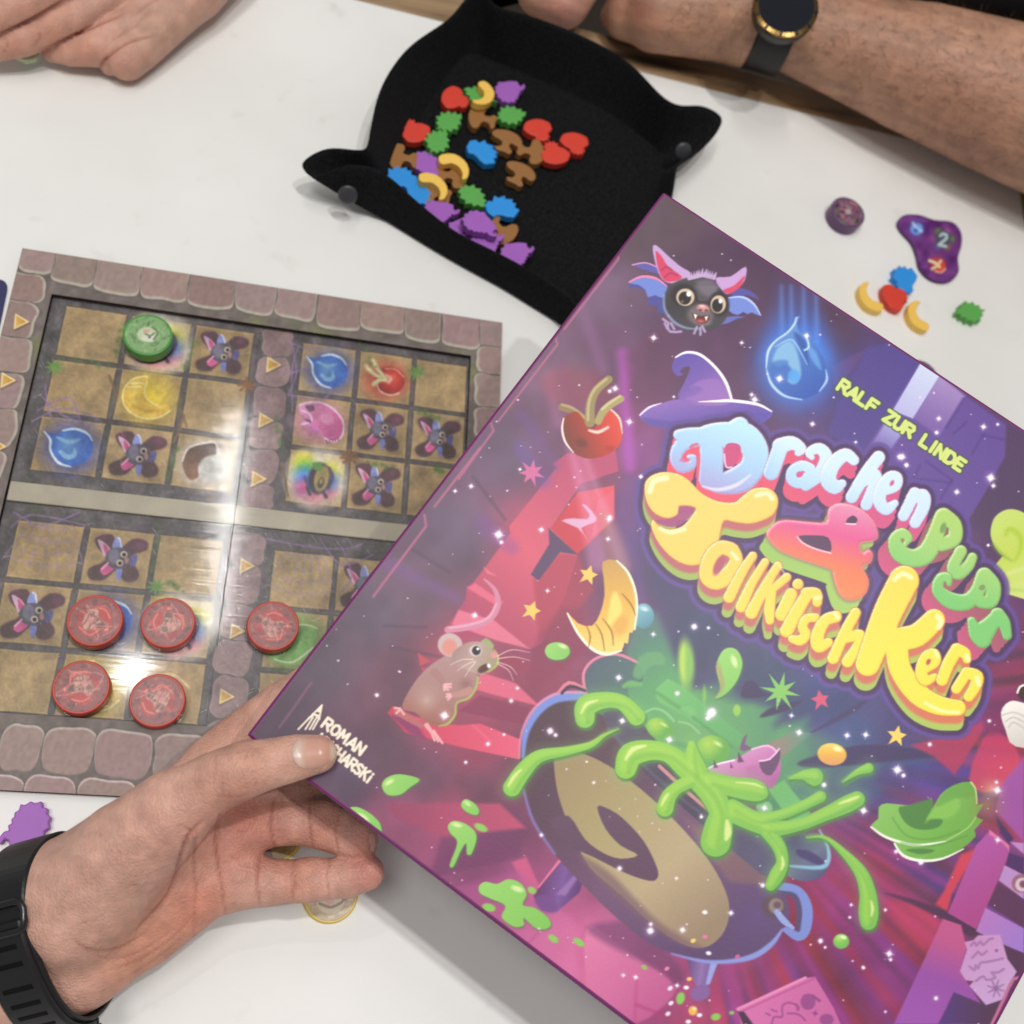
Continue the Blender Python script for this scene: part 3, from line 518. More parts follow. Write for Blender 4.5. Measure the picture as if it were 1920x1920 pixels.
bowl = obj('felt_sheet', V, Fs, felt, tray, smooth=True)
md = bowl.modifiers.new('thick', 'SOLIDIFY'); md.thickness = .0022; md.offset = 0; md.use_quality_normals = True
md = bowl.modifiers.new('round', 'SUBSURF'); md.levels = 1; md.render_levels = 1
snapm = solid('snap_grey', (58, 58, 63), .35, .5, .05, 200)
for x, y, d in [(652, 366, .012), (1281, 284, .012)]:
    c = T(x, y, .020); tocam = CAM-c; tocam /= np.linalg.norm(tocam); nn = tocam*.6+np.array([0, -.7, .1])*(1 if x < 900 else 0)+np.array([.3, -.5, .2])*(0 if x < 900 else 1); nn /= np.linalg.norm(nn); c = c+tocam*.0038
    V, Fs = tube_mesh([c-nn*.001, c, c+nn*.0006, c+nn*.0009], [.0058, .0058, .0052, .003], 20); obj('snap_button', V, Fs, snapm, tray, smooth=True)
# ================================================================== wooden pieces
def ang(n): return np.linspace(0, 2*math.pi, n, endpoint=False)
def traced(L, c):
    P = (np.asarray(L, float).reshape(-1, 2)-c)*[1, -1]; return P/np.hypot(P[:, 0], P[:, 1]).max()*1.12
def shape_berry():
    a = ang(30); P = np.stack([60*np.cos(a), 88*np.sin(a)*(1+.03*np.sin(a*7))], 1)
    k = [(60, -34), (80, -46), (82, -28), (100, -24), (90, -8), (106, 6), (90, 14), (100, 34), (80, 34), (78, 52), (54, 46)]; P = [tuple(p) for p in P if not (p[0] > 38 and abs(p[1]) < 44)]
    i = next(j for j in range(len(P)) if P[j][1] > 0 and P[j-1][1] <= 0) if False else 0
    P = sorted(P, key=lambda p: math.atan2(p[1], p[0]) % (2*math.pi)); P = k+P; P = np.array(P); return P/95*1.05
def shape_hedgehog(): return traced([130, 1640, 150, 1652, 185, 1635, 205, 1652, 240, 1645, 243, 1680, 270, 1690, 263, 1720, 285, 1745, 268, 1770, 275, 1800, 245, 1815, 240, 1850, 205, 1850, 130, 1868, 65, 1865, 62, 1830, 42, 1815, 22, 1842, 6, 1836, 12, 1805, 40, 1775, 66, 1775, 60, 1745, 82, 1740, 78, 1715, 97, 1705, 95, 1682, 120, 1675], (158, 1752))
def shape_flame(): return traced([1010, 835, 1028, 792, 1060, 780, 1076, 795, 1110, 770, 1116, 792, 1160, 800, 1146, 816, 1180, 840, 1163, 850, 1176, 870, 1154, 882, 1166, 910, 1110, 930, 1078, 906, 1066, 888, 1045, 874, 1020, 874], (1096, 848))
def shape_leaf(): return traced([952, 1038, 985, 1052, 1000, 1030, 1018, 1042, 1045, 1022, 1054, 1046, 1086, 1042, 1080, 1066, 1108, 1080, 1094, 1100, 1118, 1118, 1100, 1130, 1118, 1152, 1082, 1160, 1070, 1148, 1045, 1166, 1035, 1146, 1000, 1157, 1001, 1132, 968, 1122, 980, 1100, 958, 1085, 975, 1064], (1038, 1096))
def shape_mushroom(): return smooth_loop(traced([1235, 920, 1262, 902, 1320, 905, 1368, 932, 1386, 975, 1372, 1005, 1346, 1000, 1326, 985, 1310, 1010, 1322, 1040, 1300, 1055, 1280, 1040, 1240, 1028, 1236, 1006, 1265, 1005, 1280, 980, 1265, 960, 1242, 945], (1308, 972)), 2)
def shape_banana(): return smooth_loop(traced([846, 888, 880, 864, 930, 858, 980, 886, 1006, 935, 1000, 990, 972, 1006, 974, 970, 954, 932, 915, 916, 880, 930, 854, 926], (925, 932)), 2)
SHP = {'berry': (shape_berry, (212, 66, 50), 'red'), 'hedgehog': (shape_hedgehog, (160, 96, 184), 'purple'), 'flame': (shape_flame, (46, 144, 222), 'blue'), 'leaf': (shape_leaf, (92, 166, 80), 'green'), 'mushroom': (shape_mushroom, (150, 104, 58), 'brown'), 'banana': (shape_banana, (240, 196, 92), 'yellow')}
TOKR, TOKH = .0103, .0056; TOK = {}
for k, (f, c, cn) in SHP.items():
    P = f()*TOKR; V, Fs = extrude([np.array([x, y, 0]) for x, y in P], np.array([0, 0, 1.0]), TOKH)
    me = bpy.data.meshes.new(k+'_piece'); me.from_pydata([tuple(v_) for v_ in V], [], Fs); me.materials.append(solid('paint_'+cn, c, .45, .35, .07, 300, (1500, .12, 2, .0003))); TOK[k] = me
def piece(kind, px, py, rot, label, z=0.0035, tilt=(0, 0), group='wooden pieces in the tray', s=1.0):
    o = bpy.data.objects.new(kind+'_piece', TOK[kind]); COL.objects.link(o); p = T(px, py, z+TOKH)
    o.location = (p[0], p[1], z); o.rotation_euler = (tilt[0], tilt[1], math.radians(rot)); s *= {'hedgehog': 1.22, 'leaf': 1.08}.get(kind, 1.0); o.scale = (s, s, 1)
    bevel(o, .0005, 2); return tag(o, label, 'game piece', group)
g2 = lambda X, Y: (540+X/3, Y/3)
LT = [('berry', 925, 545, -20, 'red berry piece beside the yellow banana at the top left of the tray heap', 0), ('banana', 1088, 520, -70, 'yellow banana piece lying on a green leaf at the top of the tray', 1), ('leaf', 1080, 535, 200, 'green leaf piece half hidden under the topmost yellow banana', 0), ('hedgehog', 1245, 515, 190, 'purple hedgehog piece at the top right of the tray heap', 0),
      ('leaf', 905, 680, 80, 'green leaf piece directly under the top left red berry in the tray', 0), ('leaf', 840, 790, 100, 'dark side green leaf piece beside the left red berry in the tray', 0.3), ('leaf', 1255, 645, 60, 'green leaf piece below the top right purple hedgehog', 0), ('mushroom', 1090, 655, 100, 'brown mushroom piece just below the topmost yellow banana', 0), ('berry', 725, 745, 130, 'leftmost red berry piece in the tray', 0),
      ('mushroom', 640, 878, 110, 'leftmost brown mushroom piece in the tray', 0), ('hedgehog', 770, 920, 90, 'purple hedgehog piece between brown mushroom and yellow banana on the left', 0), ('banana', 932, 930, 0, 'yellow banana piece lying on a brown mushroom in the middle left of the tray', 1), ('mushroom', 930, 985, -60, 'brown mushroom piece under the middle yellow banana', 0), ('flame', 1095, 850, 0, 'lone blue flame piece in the middle of the tray', 0),
      ('mushroom', 1235, 790, 10, 'brown mushroom piece right of the lone blue flame', 0), ('mushroom', 1372, 852, -70, 'brown mushroom piece wedged between three red berries on the right', 0), ('mushroom', 1310, 975, 0, 'lowest right brown mushroom piece lying apart in the tray', 0), ('berry', 1405, 715, -70, 'red berry piece topmost of the three on the right of the tray', 0), ('berry', 1612, 790, -80, 'rightmost red berry piece in the tray', 0), ('berry', 1508, 872, 110, 'red berry piece lowest of the three on the right of the tray', .2),
      ('flame', 628, 1000, 60, 'leftmost blue flame piece tucked against the front tray wall', 0), ('flame', 728, 1078, -40, 'blue flame piece beside the lower yellow banana at the front wall', 0), ('banana', 812, 1042, -10, 'lower yellow banana piece lying on a brown mushroom by the front wall', .9), ('mushroom', 830, 1075, 100, 'brown mushroom piece almost hidden by the lower yellow banana', 0), ('leaf', 1038, 1098, 0, 'green leaf piece at the lower middle of the tray', 0), ('flame', 1205, 1165, 40, 'blue flame piece right of the lower green leaf', .3),
      ('hedgehog', 850, 1195, 170, 'purple hedgehog piece at the front wall below the blue flames', .5), ('hedgehog', 1070, 1255, 120, 'purple hedgehog piece lying on top of others near the front wall', 1.9), ('hedgehog', 985, 1300, 200, 'purple hedgehog piece cut off by the front wall left of the brown mushroom', .35), ('hedgehog', 1118, 1368, 190, 'purple hedgehog piece cut off by the front wall below the brown mushroom', .8), ('mushroom', 1205, 1300, 250, 'lowest brown mushroom piece beside the purple hedgehogs', 0), ('hedgehog', 1285, 1432, 185, 'lowest purple hedgehog piece in the tray near the box', .7)]
for k, X, Y, r, lb, lv in LT:
    x, y = g2(X, Y); piece(k, x, y, r, lb, .0036+max(lv, 0)*TOKH*1.05+RNG.uniform(0, .0003), (RNG.uniform(-.06, .06), RNG.uniform(-.06, .06)) if lv else (0, 0))
GR = 'wooden pieces on the table'
for k, x, y, r, lb, z in [('banana', 1636, 557, 150, 'yellow banana piece touching the red berry on the white table', .0002), ('berry', 1675, 557, 20, 'red berry piece between blue flame and yellow banana on the table', .0002), ('flame', 1698, 522, 100, 'blue flame piece on the white table beside the purple card', .0001), ('banana', 1726, 592, 135, 'smaller yellow banana piece lying alone on the table near the green leaf', .0002), ('leaf', 1821, 584, 230, 'green leaf piece lying alone on the table at the right', .0002), ('hedgehog', 50, 1543, 12, 'purple hedgehog piece on the table beside the wrist watch', .0002)]: piece(k, x, y, r, lb, z, (0, 0), GR, 1.08 if x > 60 else .98)
# ================================================================== round discs
def local_sheet(c, X, Y, outline, n, paint, mat, name, parent):
    """flat print bounded by a closed outline, drawn in local units (100 = outline size)"""
    o = np.asarray(outline); lo, hi = o.min(0), o.max(0); st = (hi-lo).max()/n
    gx, gy = np.meshgrid(np.arange(lo[0], hi[0]+st, st), np.arange(lo[1], hi[1]+st, st)); sh = gx.shape
    S = Sheet(gx.ravel(), gy.ravel(), (128, 128, 128)); sd = S.sd_poly(np.arange(len(S.X)), o).reshape(sh)
    i = np.arange(gx.size).reshape(sh); q = np.stack([i[:-1, :-1], i[:-1, 1:], i[1:, 1:], i[1:, :-1]], -1).reshape(-1, 4)
    q = q[(sd.ravel()[q] < st*.9).all(1)]
    out = sd.ravel() > 0; g_ = np.stack([S.X, S.Y], 1)           # pull border vertices onto the outline
    use = np.zeros(len(S.X), bool); use[q.ravel()] = True; oi = np.nonzero(out & use)[0]
    p0, p1 = np.roll(o, 1, 0), o; dd = p1-p0; t = np.clip(((g_[oi][:, None]-p0)*dd).sum(-1)/((dd*dd).sum(-1)+1e-12), 0, 1); r_ = p0+dd*t[..., None]; e_ = ((g_[oi][:, None]-r_)**2).sum(-1); bst = r_[np.arange(len(oi)), e_.argmin(1)]
    S.X[oi], S.Y[oi] = bst[:, 0], bst[:, 1]
    paint(S); u, inv = np.unique(q, return_inverse=True)
    W = np.asarray(c)+S.X[u][:, None]*np.asarray(X)/100+S.Y[u][:, None]*np.asarray(Y)/100
    return obj(name, W, inv.reshape(q.shape), mat, parent, ink=lin(np.clip(S.C, 0, 255))[u])
CIRC = np.stack([90*np.cos(ang(48)), 90*np.sin(ang(48))], 1)
Mdisc = printed('disc_print', .3, .5)
def disc(px, py, z, label, col, rot, inkp, group, r=.0128, h=.0075, cat='disc'):
    p = T(px, py, z+h); d = thing('round_disc', label, cat, (p[0], p[1], z), group)
    pr = [(r*.985, 0), (r, .0004), (r, h-.0008), (r*.985, h-.0002), (r*.95, h), (r*.91, h), (r*.90, h-.00025)]; V = []; Fs = []; n = 56
    for rr, zz in pr: V += [np.array([p[0]+rr*math.cos(a), p[1]+rr*math.sin(a), z+zz]) for a in ang(n)]
    for k in range(len(pr)-1): Fs += [(k*n+i, k*n+(i+1) % n, (k+1)*n+(i+1) % n, (k+1)*n+i) for i in range(n)]
    Fs += [tuple(range(n-1, -1, -1)), tuple(range((len(pr)-1)*n, len(pr)*n))]
    obj('body', V, Fs, col, d, smooth=False); 
    q = math.radians(rot); X = np.array([math.cos(q), math.sin(q), 0])*r; Y = np.array([-math.sin(q), math.cos(q), 0])*r
    local_sheet((p[0], p[1], z+h-.00012), X, Y, CIRC, 58, inkp, Mdisc, 'top_print', d); return d
def ink_red(S, seed=1):
    S.C[:] = (138, 70, 68); r = np.random.default_rng(seed)
    for _ in range(60): a = r.uniform(0, 6.28); d = r.uniform(30, 92); S.ell((d*math.cos(a), d*math.sin(a)), r.uniform(5, 13), r.uniform(4, 9), [(104, 50, 54), (170, 96, 90), (150, 68, 66), (88, 54, 52)][r.integers(4)], r.uniform(0, 180), 'p', .8, 5)
    S.poly((-62, -18, -30, -58, 6, -44, 34, -60, 56, -28, 44, 4, 60, 34, 22, 58, -8, 44, -40, 56, -56, 22), (178, 66, 62), 'p', 3, .95, 5)
    S.poly((-40, -26, -4, -34, 30, -36, 34, -4, 16, 8, 20, 36, -8, 46, -30, 24, -44, 4), (198, 160, 140), 'p', 3, .9, 7); S.poly((-4, -30, 30, -36, 22, -10), (92, 70, 64), 'p', 2, 1, 4); S.poly((-20, 22, -2, 16, 6, 32, -12, 42), (110, 80, 74), 'p', 3, .8, 5); [S.line(r.uniform(-70, 70, 6), 2.5, [(126, 66, 66), (206, 140, 130), (150, 90, 88)][k_ % 3], 'p', 3, .6, 4) for k_ in range(16)]
    S.ell((-16, 4), 13, 10, (204, 136, 132), 20, 'p', .9, 6); S.ell((8, -2), 6, 5, (92, 80, 76), 0, 'p', .8, 4); S.poly((18, 4, 48, -24, 58, 22, 28, 50, 20, 30), (176, 56, 54), 'p', 3, 1, 4); S.line((24, 44, 46, 26, 52, -6), 3, (226, 130, 118), 'p', 3, .8, 4); S.line((-58, -10, -30, -50, 4, -40), 3, (222, 118, 108), 'p', 3, .8, 4); S.poly((-60, 20, -44, 6, -34, 30, -48, 50), (150, 52, 54), 'p', 3, .9, 5); S.ell((30, -46), 7, 5, (226, 150, 140), 30, 'p', .8, 4)
    S.C += (r.random(len(S.X))-.5)[:, None]*22
def ink_green(S):
    S.C[:] = (128, 166, 110); r = np.random.default_rng(5)
    for _ in range(60): a = r.uniform(0, 6.28); d = r.uniform(20, 92); S.ell((d*math.cos(a), d*math.sin(a)), r.uniform(4, 14), r.uniform(2, 6), [(96, 138, 84), (156, 188, 132), (112, 150, 98), (84, 110, 76)][r.integers(4)], r.uniform(0, 180), 'p', .8, 5)
    S.ell((0, 0), 42, 36, (196, 206, 172), 0, 'p', .95, 10); S.poly((-22, -26, 20, -34, 34, -6, 6, 6, -20, -4), (214, 216, 196), 'p', 4, .9, 6); S.ell((-4, 18), 14, 10, (210, 158, 138), 0, 'p', .9, 5); S.line((-10, 4, 10, -6, 26, 6), 4, (92, 112, 84), 'p', 3, .9, 4); S.line((24, -24, 40, 10, 20, 34), 5, (88, 112, 80), 'p', 3, .8, 4); S.ell((6, -14), 6, 5, (70, 84, 66), 0, 'p', .9, 3)
    S.C += (r.random(len(S.X))-.5)[:, None]*18
def ink_purple(S):
    S.C[:] = (112, 84, 104); r = np.random.default_rng(8)
    for _ in range(60): a = r.uniform(0, 6.28); d = r.uniform(0, 88); S.ell((d*math.cos(a), d*math.sin(a)), r.uniform(5, 20), r.uniform(4, 12), [(150, 84, 110), (96, 120, 70), (70, 52, 74), (150, 120, 146), (176, 110, 130), (56, 42, 54)][r.integers(6)], r.uniform(0, 180), 'p', .9, 6)
    S.ell((0, 0), 22, 16, (186, 176, 176), 20, 'p', .8, 8)
def ink_yellow(S):
    S.C[:] = (150, 126, 84); r = np.random.default_rng(9)
    for i in range(-4, 5):
        for j in range(-7, 8): S.poly((i*24+j % 2*12-11, j*13-6, i*24+j % 2*12+10, j*13-6, i*24+j % 2*12+10, j*13+5, i*24+j % 2*12-11, j*13+5), (np.array([172, 142, 92])+r.uniform(-22, 22)), 'p', 0, 1, 2)
    S.ell((0, 20), 52, 46, (206, 186, 150), 0, 'p', 1, 5); S.line((-40, 30, 0, 44, 40, 28), 5, (120, 92, 60), 'p', 3); S.ell((4, 24), 16, 12, (212, 150, 140), 0, 'p', 1, 4); S.poly((-80, -10, -50, -60, -40, 30), (110, 84, 60), 'p', 3)
red_p = solid('disc_red', (186, 62, 48), .35, .5, .06, 200); grn_p = solid('disc_green', (74, 148, 70), .35, .5, .06, 200); pur_p = solid('disc_purple', (96, 62, 104), .35, .5, .06, 200); yel_p = solid('disc_yellow', (222, 190, 64), .35, .5, .06, 200)
ZD = ZP+.0003
for i, (x, y, lb) in enumerate([(178, 1163, 'red disc on the board beside the glowing blue tile'), (315, 1167, 'red disc on the board right of another red disc by the rainbow tile'), (512, 1173, 'red disc on the green leaf tile close to the box edge'), (152, 1288, 'red disc lowest left on the board over the yellow tile'), (295, 1313, 'red disc lowest on the board next to the bright lamp reflection')]):
    disc(x, y, ZD, lb, red_p, [20, 150, 60, 250, 200][i], lambda S, i=i: ink_red(S, i+1), 'red discs on the board')
disc(277, 627, ZD, 'green disc on the rainbow tile at the top of the board', grn_p, 10, ink_green, 'discs')
disc(1591, 397, .0002, 'purple disc standing alone on the white table right of the tray', pur_p, 30, ink_purple, 'discs', h=.0095)
disc(1729, 706, .0002, 'purple disc mostly hidden behind the upper edge of the box', pur_p, 80, ink_purple, 'discs', h=.0085)
disc(620, 1677, .0002, 'yellow rimmed disc on the table below the little finger', yel_p, 185, ink_yellow, 'discs', h=.003)
disc(516, 1565, .0002, 'yellow rimmed disc on the table glimpsed between the fingers', yel_p, 40, ink_yellow, 'discs', h=.003)
# ================================================================== cards
g3 = lambda P: np.array([T(1000+x/2.087, y/2.087, .0024) for x, y in np.asarray(P, float).reshape(-1, 2)])
bl = smooth_loop(np.array([1425, 872, 1450, 842, 1510, 840, 1570, 860, 1640, 868, 1674, 908, 1676, 960, 1662, 1010, 1666, 1060, 1640, 1096, 1600, 1106, 1550, 1090, 1512, 1050, 1500, 1000, 1480, 950, 1442, 908]).reshape(-1, 2), 3)
bw_ = g3(bl); cb = bw_.mean(0); blob = thing('blob_card', 'purple blob shaped card with flame, number and cherry on the white table', 'card', (cb[0], cb[1], 0))
V, Fs = extrude([p*[1, 1, 0]+[0, 0, .0003] for p in bw_], np.array([0, 0, 1.0]), .0020); obj('card_body', V, Fs, solid('card_purple_edge', (84, 50, 96), .5, .4, .08, 200), blob)
Mc = printed('card_print', .35, .5)
def ink_blob(S):
    S.C[:] = (100, 46, 118); S.C += (noise2(S.X*1.0, S.Y, 26, 2)-.5)[:, None]*40
    S.glow((1500, 893), 52, (88, 130, 214), 'p', 1.5); S.ell((1500, 896), 24, 22, (120, 162, 226), 0, 'p', 1, 5); S.line((1485, 872, 1500, 892, 1520, 905), 4, (196, 220, 246), 'p', 3, .9, 4); S.ell((1496, 902), 9, 9, (64, 96, 190), 0, 'p', .9, 4)
    for k_, cl in enumerate([(96, 140, 70), (150, 120, 60), (96, 110, 160), (150, 76, 140), (110, 150, 70), (176, 96, 150)]): a = k_*1.05; S.glow((1602+36*math.cos(a), 935+34*math.sin(a)), 28, cl, 'p', 1.3)
    S.ell((1602, 934), 34, 34, (74, 80, 92), 0, 'p', .8, 12); text(S, '2', np.array([1586., 958.]), np.array([1., .22]), np.array([.16, -1.]), 50, 40, 8, (92, 110, 130), None); text(S, '2', np.array([1586., 958.]), np.array([1., .22]), np.array([.16, -1.]), 50, 40, 4.5, (186, 206, 206), None)
    S.glow((1580, 1032), 50, (214, 66, 50), 'p', 1.5); S.ell((1590, 1040), 24, 22, (206, 70, 54), 0, 'p', 1, 5); S.line((1550, 1020, 1575, 1030, 1590, 1045), 5, (236, 216, 170), 'p', 3); S.line((1560, 1052, 1580, 1040, 1595, 1020), 5, (226, 200, 160), 'p', 3); S.line((1572, 1060, 1595, 1066, 1612, 1052), 3, (246, 170, 140), 'p', 3)
def px_sheet(outline, n, paint, mat, name, parent, z):            # print authored in zoom coordinates of region 3
    c = T(1000, 0, z); o = np.asarray(outline); lo, hi = o.min(0), o.max(0); st = (hi-lo).max()/n
    gx, gy = np.meshgrid(np.arange(lo[0], hi[0]+st, st), np.arange(lo[1], hi[1]+st, st)); S = Sheet(gx.ravel(), gy.ravel(), (128,)*3); sd = S.sd_poly(np.arange(len(S.X)), o)
    i = np.arange(gx.size).reshape(gx.shape); q = np.stack([i[:-1, :-1], i[:-1, 1:], i[1:, 1:], i[1:, :-1]], -1).reshape(-1, 4); q = q[(sd[q] < -1).all(1)]
    paint(S); u, inv = np.unique(q, return_inverse=True); W = np.array([T(1000+x/2.087, y/2.087, z) for x, y in zip(S.X[u], S.Y[u])])
    return obj(name, W, inv.reshape(q.shape), mat, parent, ink=lin(np.clip(S.C, 0, 255))[u])
# ================================================================== the game box
LB = 0.295
dAD = np.array([.812, .575, -.0965]); dAD /= np.linalg.norm(dAD)
A_c = np.array([-.2594, .2177, 1.0])*.397
B_c = np.array([.1484, -.3135, 1.0])*.462
ab = B_c-A_c; ab -= dAD*(ab@dAD); ab /= np.linalg.norm(ab)
A0 = CAM+RW@A_c; UA = RW@dAD; VB = RW@ab; NB = np.cross(UA, VB); NB *= np.sign(NB@(CAM-A0))
def box_depth(x, y):
    r = ray(x, y); return ((A0-CAM)@NB)/(r@NB)
def paint_cover(S):
    X, Y = S.X, S.Y
    cp = """1200 420 98 80 90;1250 380 100 82 90;1400 480 86 62 86;1150 560 125 100 125;1050 700 125 98 120;950 850 112 92 115;850 1000 110 94 115;700 1150 105 92 108;600 1250 98 85 98;520 1350 90 76 90;650 1450 92 76 95;1250 640 98 70 98;1300 560 90 67 90;1330 650 92 62 92;1550 620 88 62 88;1620 700 86 70 125;1700 760 88 75 140;1850 850 95 70 112;1900 900 86 66 96;1150 650 112 78 108;1120 900 145 85 112;1130 850 130 70 88;1060 820 118 85 110;1180 850 145 85 145;1180 950 118 70 112;1230 1000 92 70 118;1250 1100 78 74 112;1300 1180 72 78 108;1450 1300 72 84 112;1550 1300 72 78 124;1650 1300 80 74 116;1600 1380 78 92 134;1700 1400 84 74 122;1800 1430 112 64 112;1900 1350 122 48 88;1880 1250 108 54 96;1900 1450 165 66 104;850 1250 172 86 108;800 1350 146 74 98;900 1300 165 82 106;900 1400 148 70 95;750 1300 112 80 96;730 1400 102 76 92;800 1460 106 74 94;900 1480 112 72 92;960 1440 120 70 92;750 1530 148 85 115;850 1530 178 86 116;880 1600 132 76 112;920 1650 142 78 118;960 1700 162 82 126;1000 1780 200 115 155;1100 1850 208 124 162;1080 1800 195 108 150;1250 1880 165 85 128;1400 1850 150 74 118;1500 1700 145 58 95;1550 1600 128 58 108;1600 1700 132 62 112;1650 1600 146 58 100;1700 1550 108 64 124;1600 1850 124 64 112;1640 1480 84 72 118;1750 1520 92 66 130;1480 1560 118 60 100;1000 1000 168 88 112;1050 1150 150 76 104;960 1180 150 78 102;780 1100 112 90 108;1000 1250 150 72 100;1180 1130 110 70 104;940 1560 120 74 104;2000 1100 95 60 100;2200 1150 90 58 100;1800 2050 110 65 115;1650 2200 120 70 120;1400 2050 160 85 130;1950 1700 110 70 115;2100 1400 105 60 105"""
    c = np.array([[float(t) for t in q.split()] for q in cp.split(';')])
    acc = np.zeros((len(X), 3)); wt = np.zeros(len(X))
    for x, y, r, g, b in c:
        q = 1/((X-x)**2+(Y-y)**2+900)**1.7; acc += q[:, None]*[r, g, b]; wt += q
    S.C[:] = acc/wt[:, None]
    # floor boards fanning out lower right
    ang = np.arctan2(Y-1350, X-1250); rad = np.hypot(X-1250, Y-1350)
    msk = np.clip((X+Y*.8-2750)/200, 0, 1)*np.clip((rad-150)/200, 0, 1)
    st = (noise2(ang*260, rad*.02, 6, 3)-.5)*2*msk
    S.C += st[:, None]*np.array([30, 4, 12]); S.C += ((noise2(ang*260, rad*.015, 9, 5)-.5)*2*msk)[:, None]*np.array([-12, 4, 30])
    n1 = noise2(X+.4*Y, Y, 60, 1)-.5+.5*(noise2(X, Y, 24, 2)-.5); S.C *= (1+.13*n1)[:, None]
    # stone joints of the dark wall
    for P in [(900, 470, 960, 640, 985, 700), (940, 700, 930, 760), (1040, 100, 1020, 200), (560, 160, 740, 400), (220, 570, 430, 700), (60, 1000, 300, 1010), (100, 1120, 400, 1180)]:
        S.line(P, 7, (82, 66, 84), 'd', 3, .5, 9)
    S.line((1400, 1180, 1480, 1250, 1560, 1290), 5, (90, 60, 88), 'a', 3, .4, 8)
    for x, y, r in [(1180, 560, 60), (1160, 720, 50), (880, 1060, 60), (760, 1240, 60)]: S.glow((x, y), r*1.6, (84, 66, 80), 'p', .4)
    # ---- castle wall and window, upper right
    S.poly((830, 50, 980, 10, 1200, 140, 1000, 480, 800, 760, 560, 640, 640, 420), (91, 76, 142), 'b', 0, .85, 10)
    S.poly((590, 170, 830, 50, 760, 160, 620, 330), (112, 78, 132), 'b', 0, .6, 6)
    S.poly((1200, 150, 1340, 235, 1500, 370, 1800, 580, 1790, 800, 1650, 1050, 1530, 1250, 1250, 1060, 960, 800, 800, 780), (108, 84, 150), 'b', 0, .95, 5)
    S.poly((1335, 235, 1510, 375, 1330, 660, 1150, 530), {'g': [(1800, 715), (1750, 830)], 'c': [(178, 155, 198), (120, 92, 158)]}, 'b', 0, .9, 8)
    S.poly((1205, 148, 1338, 235, 1150, 535, 1010, 480), {'g': [(1740, 690), (1690, 780)], 'c': [(205, 212, 232), (186, 182, 222)]}, 'b', 0, 1, 3)
    S.poly((960, 560, 1090, 620, 960, 800, 830, 770), {'g': [(1670, 795), (1640, 850)], 'c': [(178, 176, 220), (118, 100, 165)]}, 'b', 0, .9, 6)
    for P in [(1500, 400, 1380, 600), (1640, 640, 1560, 780), (1430, 640, 1520, 560), (1200, 860, 1160, 930), (1100, 940, 1420, 980), (1420, 960, 1330, 1110), (1640, 650, 1780, 680), (1240, 830, 1420, 960)]:
        S.line(P, 6, (78, 58, 120), 'b', 0, .55, 8)
    S.poly((1800, 570, 1920, 640, 1920, 1500, 1540, 1240, 1660, 1050, 1790, 800), (88, 66, 98), 'b', 0, .8, 10)
    # ---- lit staircase on the left
    S.poly((1090, 30, 1010, 90, 1030, 110, 765, 440, 770, 480, 630, 670, 560, 760, 525, 780, 520, 850, 370, 1070, 420, 1060, 520, 1080, 690, 1000, 880, 1130, 950, 1100, 1080, 830, 1150, 600, 1000, 450, 1170, 200, 1380, 130, 1360, 0), {'g': [(1080, 870), (880, 1180)], 'c': [(186, 88, 120), (214, 104, 124), (172, 78, 108)]}, 'd', 0, .92, 3)
    S.poly((900, 740, 1050, 590, 1150, 600, 1240, 800, 1010, 1080, 930, 1060), (168, 70, 92), 'd', 0, .75, 12)
    S.poly((930, 1060, 1060, 900, 1180, 900, 1200, 1150, 900, 1350, 860, 1300), (140, 62, 90), 'd', 0, .7, 20)
    S.poly((1150, 250, 1355, 210, 1355, 400, 1145, 600, 1000, 450), {'g': [(1060, 990), (1150, 930)], 'c': [(196, 70, 84), (222, 96, 108)]}, 'd', 0, .95, 3)
    S.poly((1260, 300, 1355, 240, 1355, 400, 1230, 500), (218, 104, 128), 'd', 0, .7, 4)
    S.poly((985, 450, 1150, 600, 1050, 585, 930, 745, 885, 712, 990, 540), (92, 72, 104), 'd', 0, .95, 3)
    S.poly((1060, 410, 1120, 395, 1200, 400, 1215, 370, 1175, 320, 1200, 325, 1255, 390, 1240, 420, 1170, 450, 1200, 510, 1150, 450), (222, 186, 214), 'd', 2, .9, 3)
    for P, cc in [((620, 670, 690, 720, 640, 705), (226, 128, 146)), ((530, 788, 572, 760, 730, 868, 700, 890), (222, 116, 140)), ((480, 910, 680, 970, 880, 1130, 700, 1085, 440, 992), (224, 128, 150)),
                  ((250, 1150, 320, 1200, 262, 1226), (196, 84, 100)), ((600, 1260, 800, 1322, 935, 1452, 720, 1400, 580, 1360), (220, 112, 138)), ((270, 1230, 500, 1290, 560, 1380, 300, 1330), (186, 84, 108)),
                  ((540, 1110, 860, 1200, 880, 1260, 600, 1200), (150, 66, 92)), ((600, 1390, 900, 1470, 850, 1560, 480, 1480), (138, 62, 92))]:
        S.poly(P, cc, 'd', 0, .88, 4)
    S.poly((80, 1490, 110, 1450, 300, 1540, 480, 1560, 600, 1550, 830, 1640, 822, 1752, 480, 1680, 180, 1600), {'g': [(730, 1340), (970, 1400)], 'c': [(196, 66, 92), (222, 104, 132)]}, 'd', 0, .95, 3)
    S.poly((150, 1470, 230, 1530, 300, 1640, 200, 1600, 100, 1510), (128, 60, 108), 'd', 0, .8, 6)
    for P in [(560, 1560, 660, 1650), (120, 1500, 300, 1530)]: S.line(P, 4, (236, 140, 160), 'd', 0, .4, 6)
    # lower left floor
    S.poly((860, 680, 1490, 680, 1640, 820, 1200, 870, 900, 760), {'g': [(740, 1520), (980, 1540)], 'c': [(150, 74, 104), (200, 92, 124)]}, 'e', 0, .85, 10)
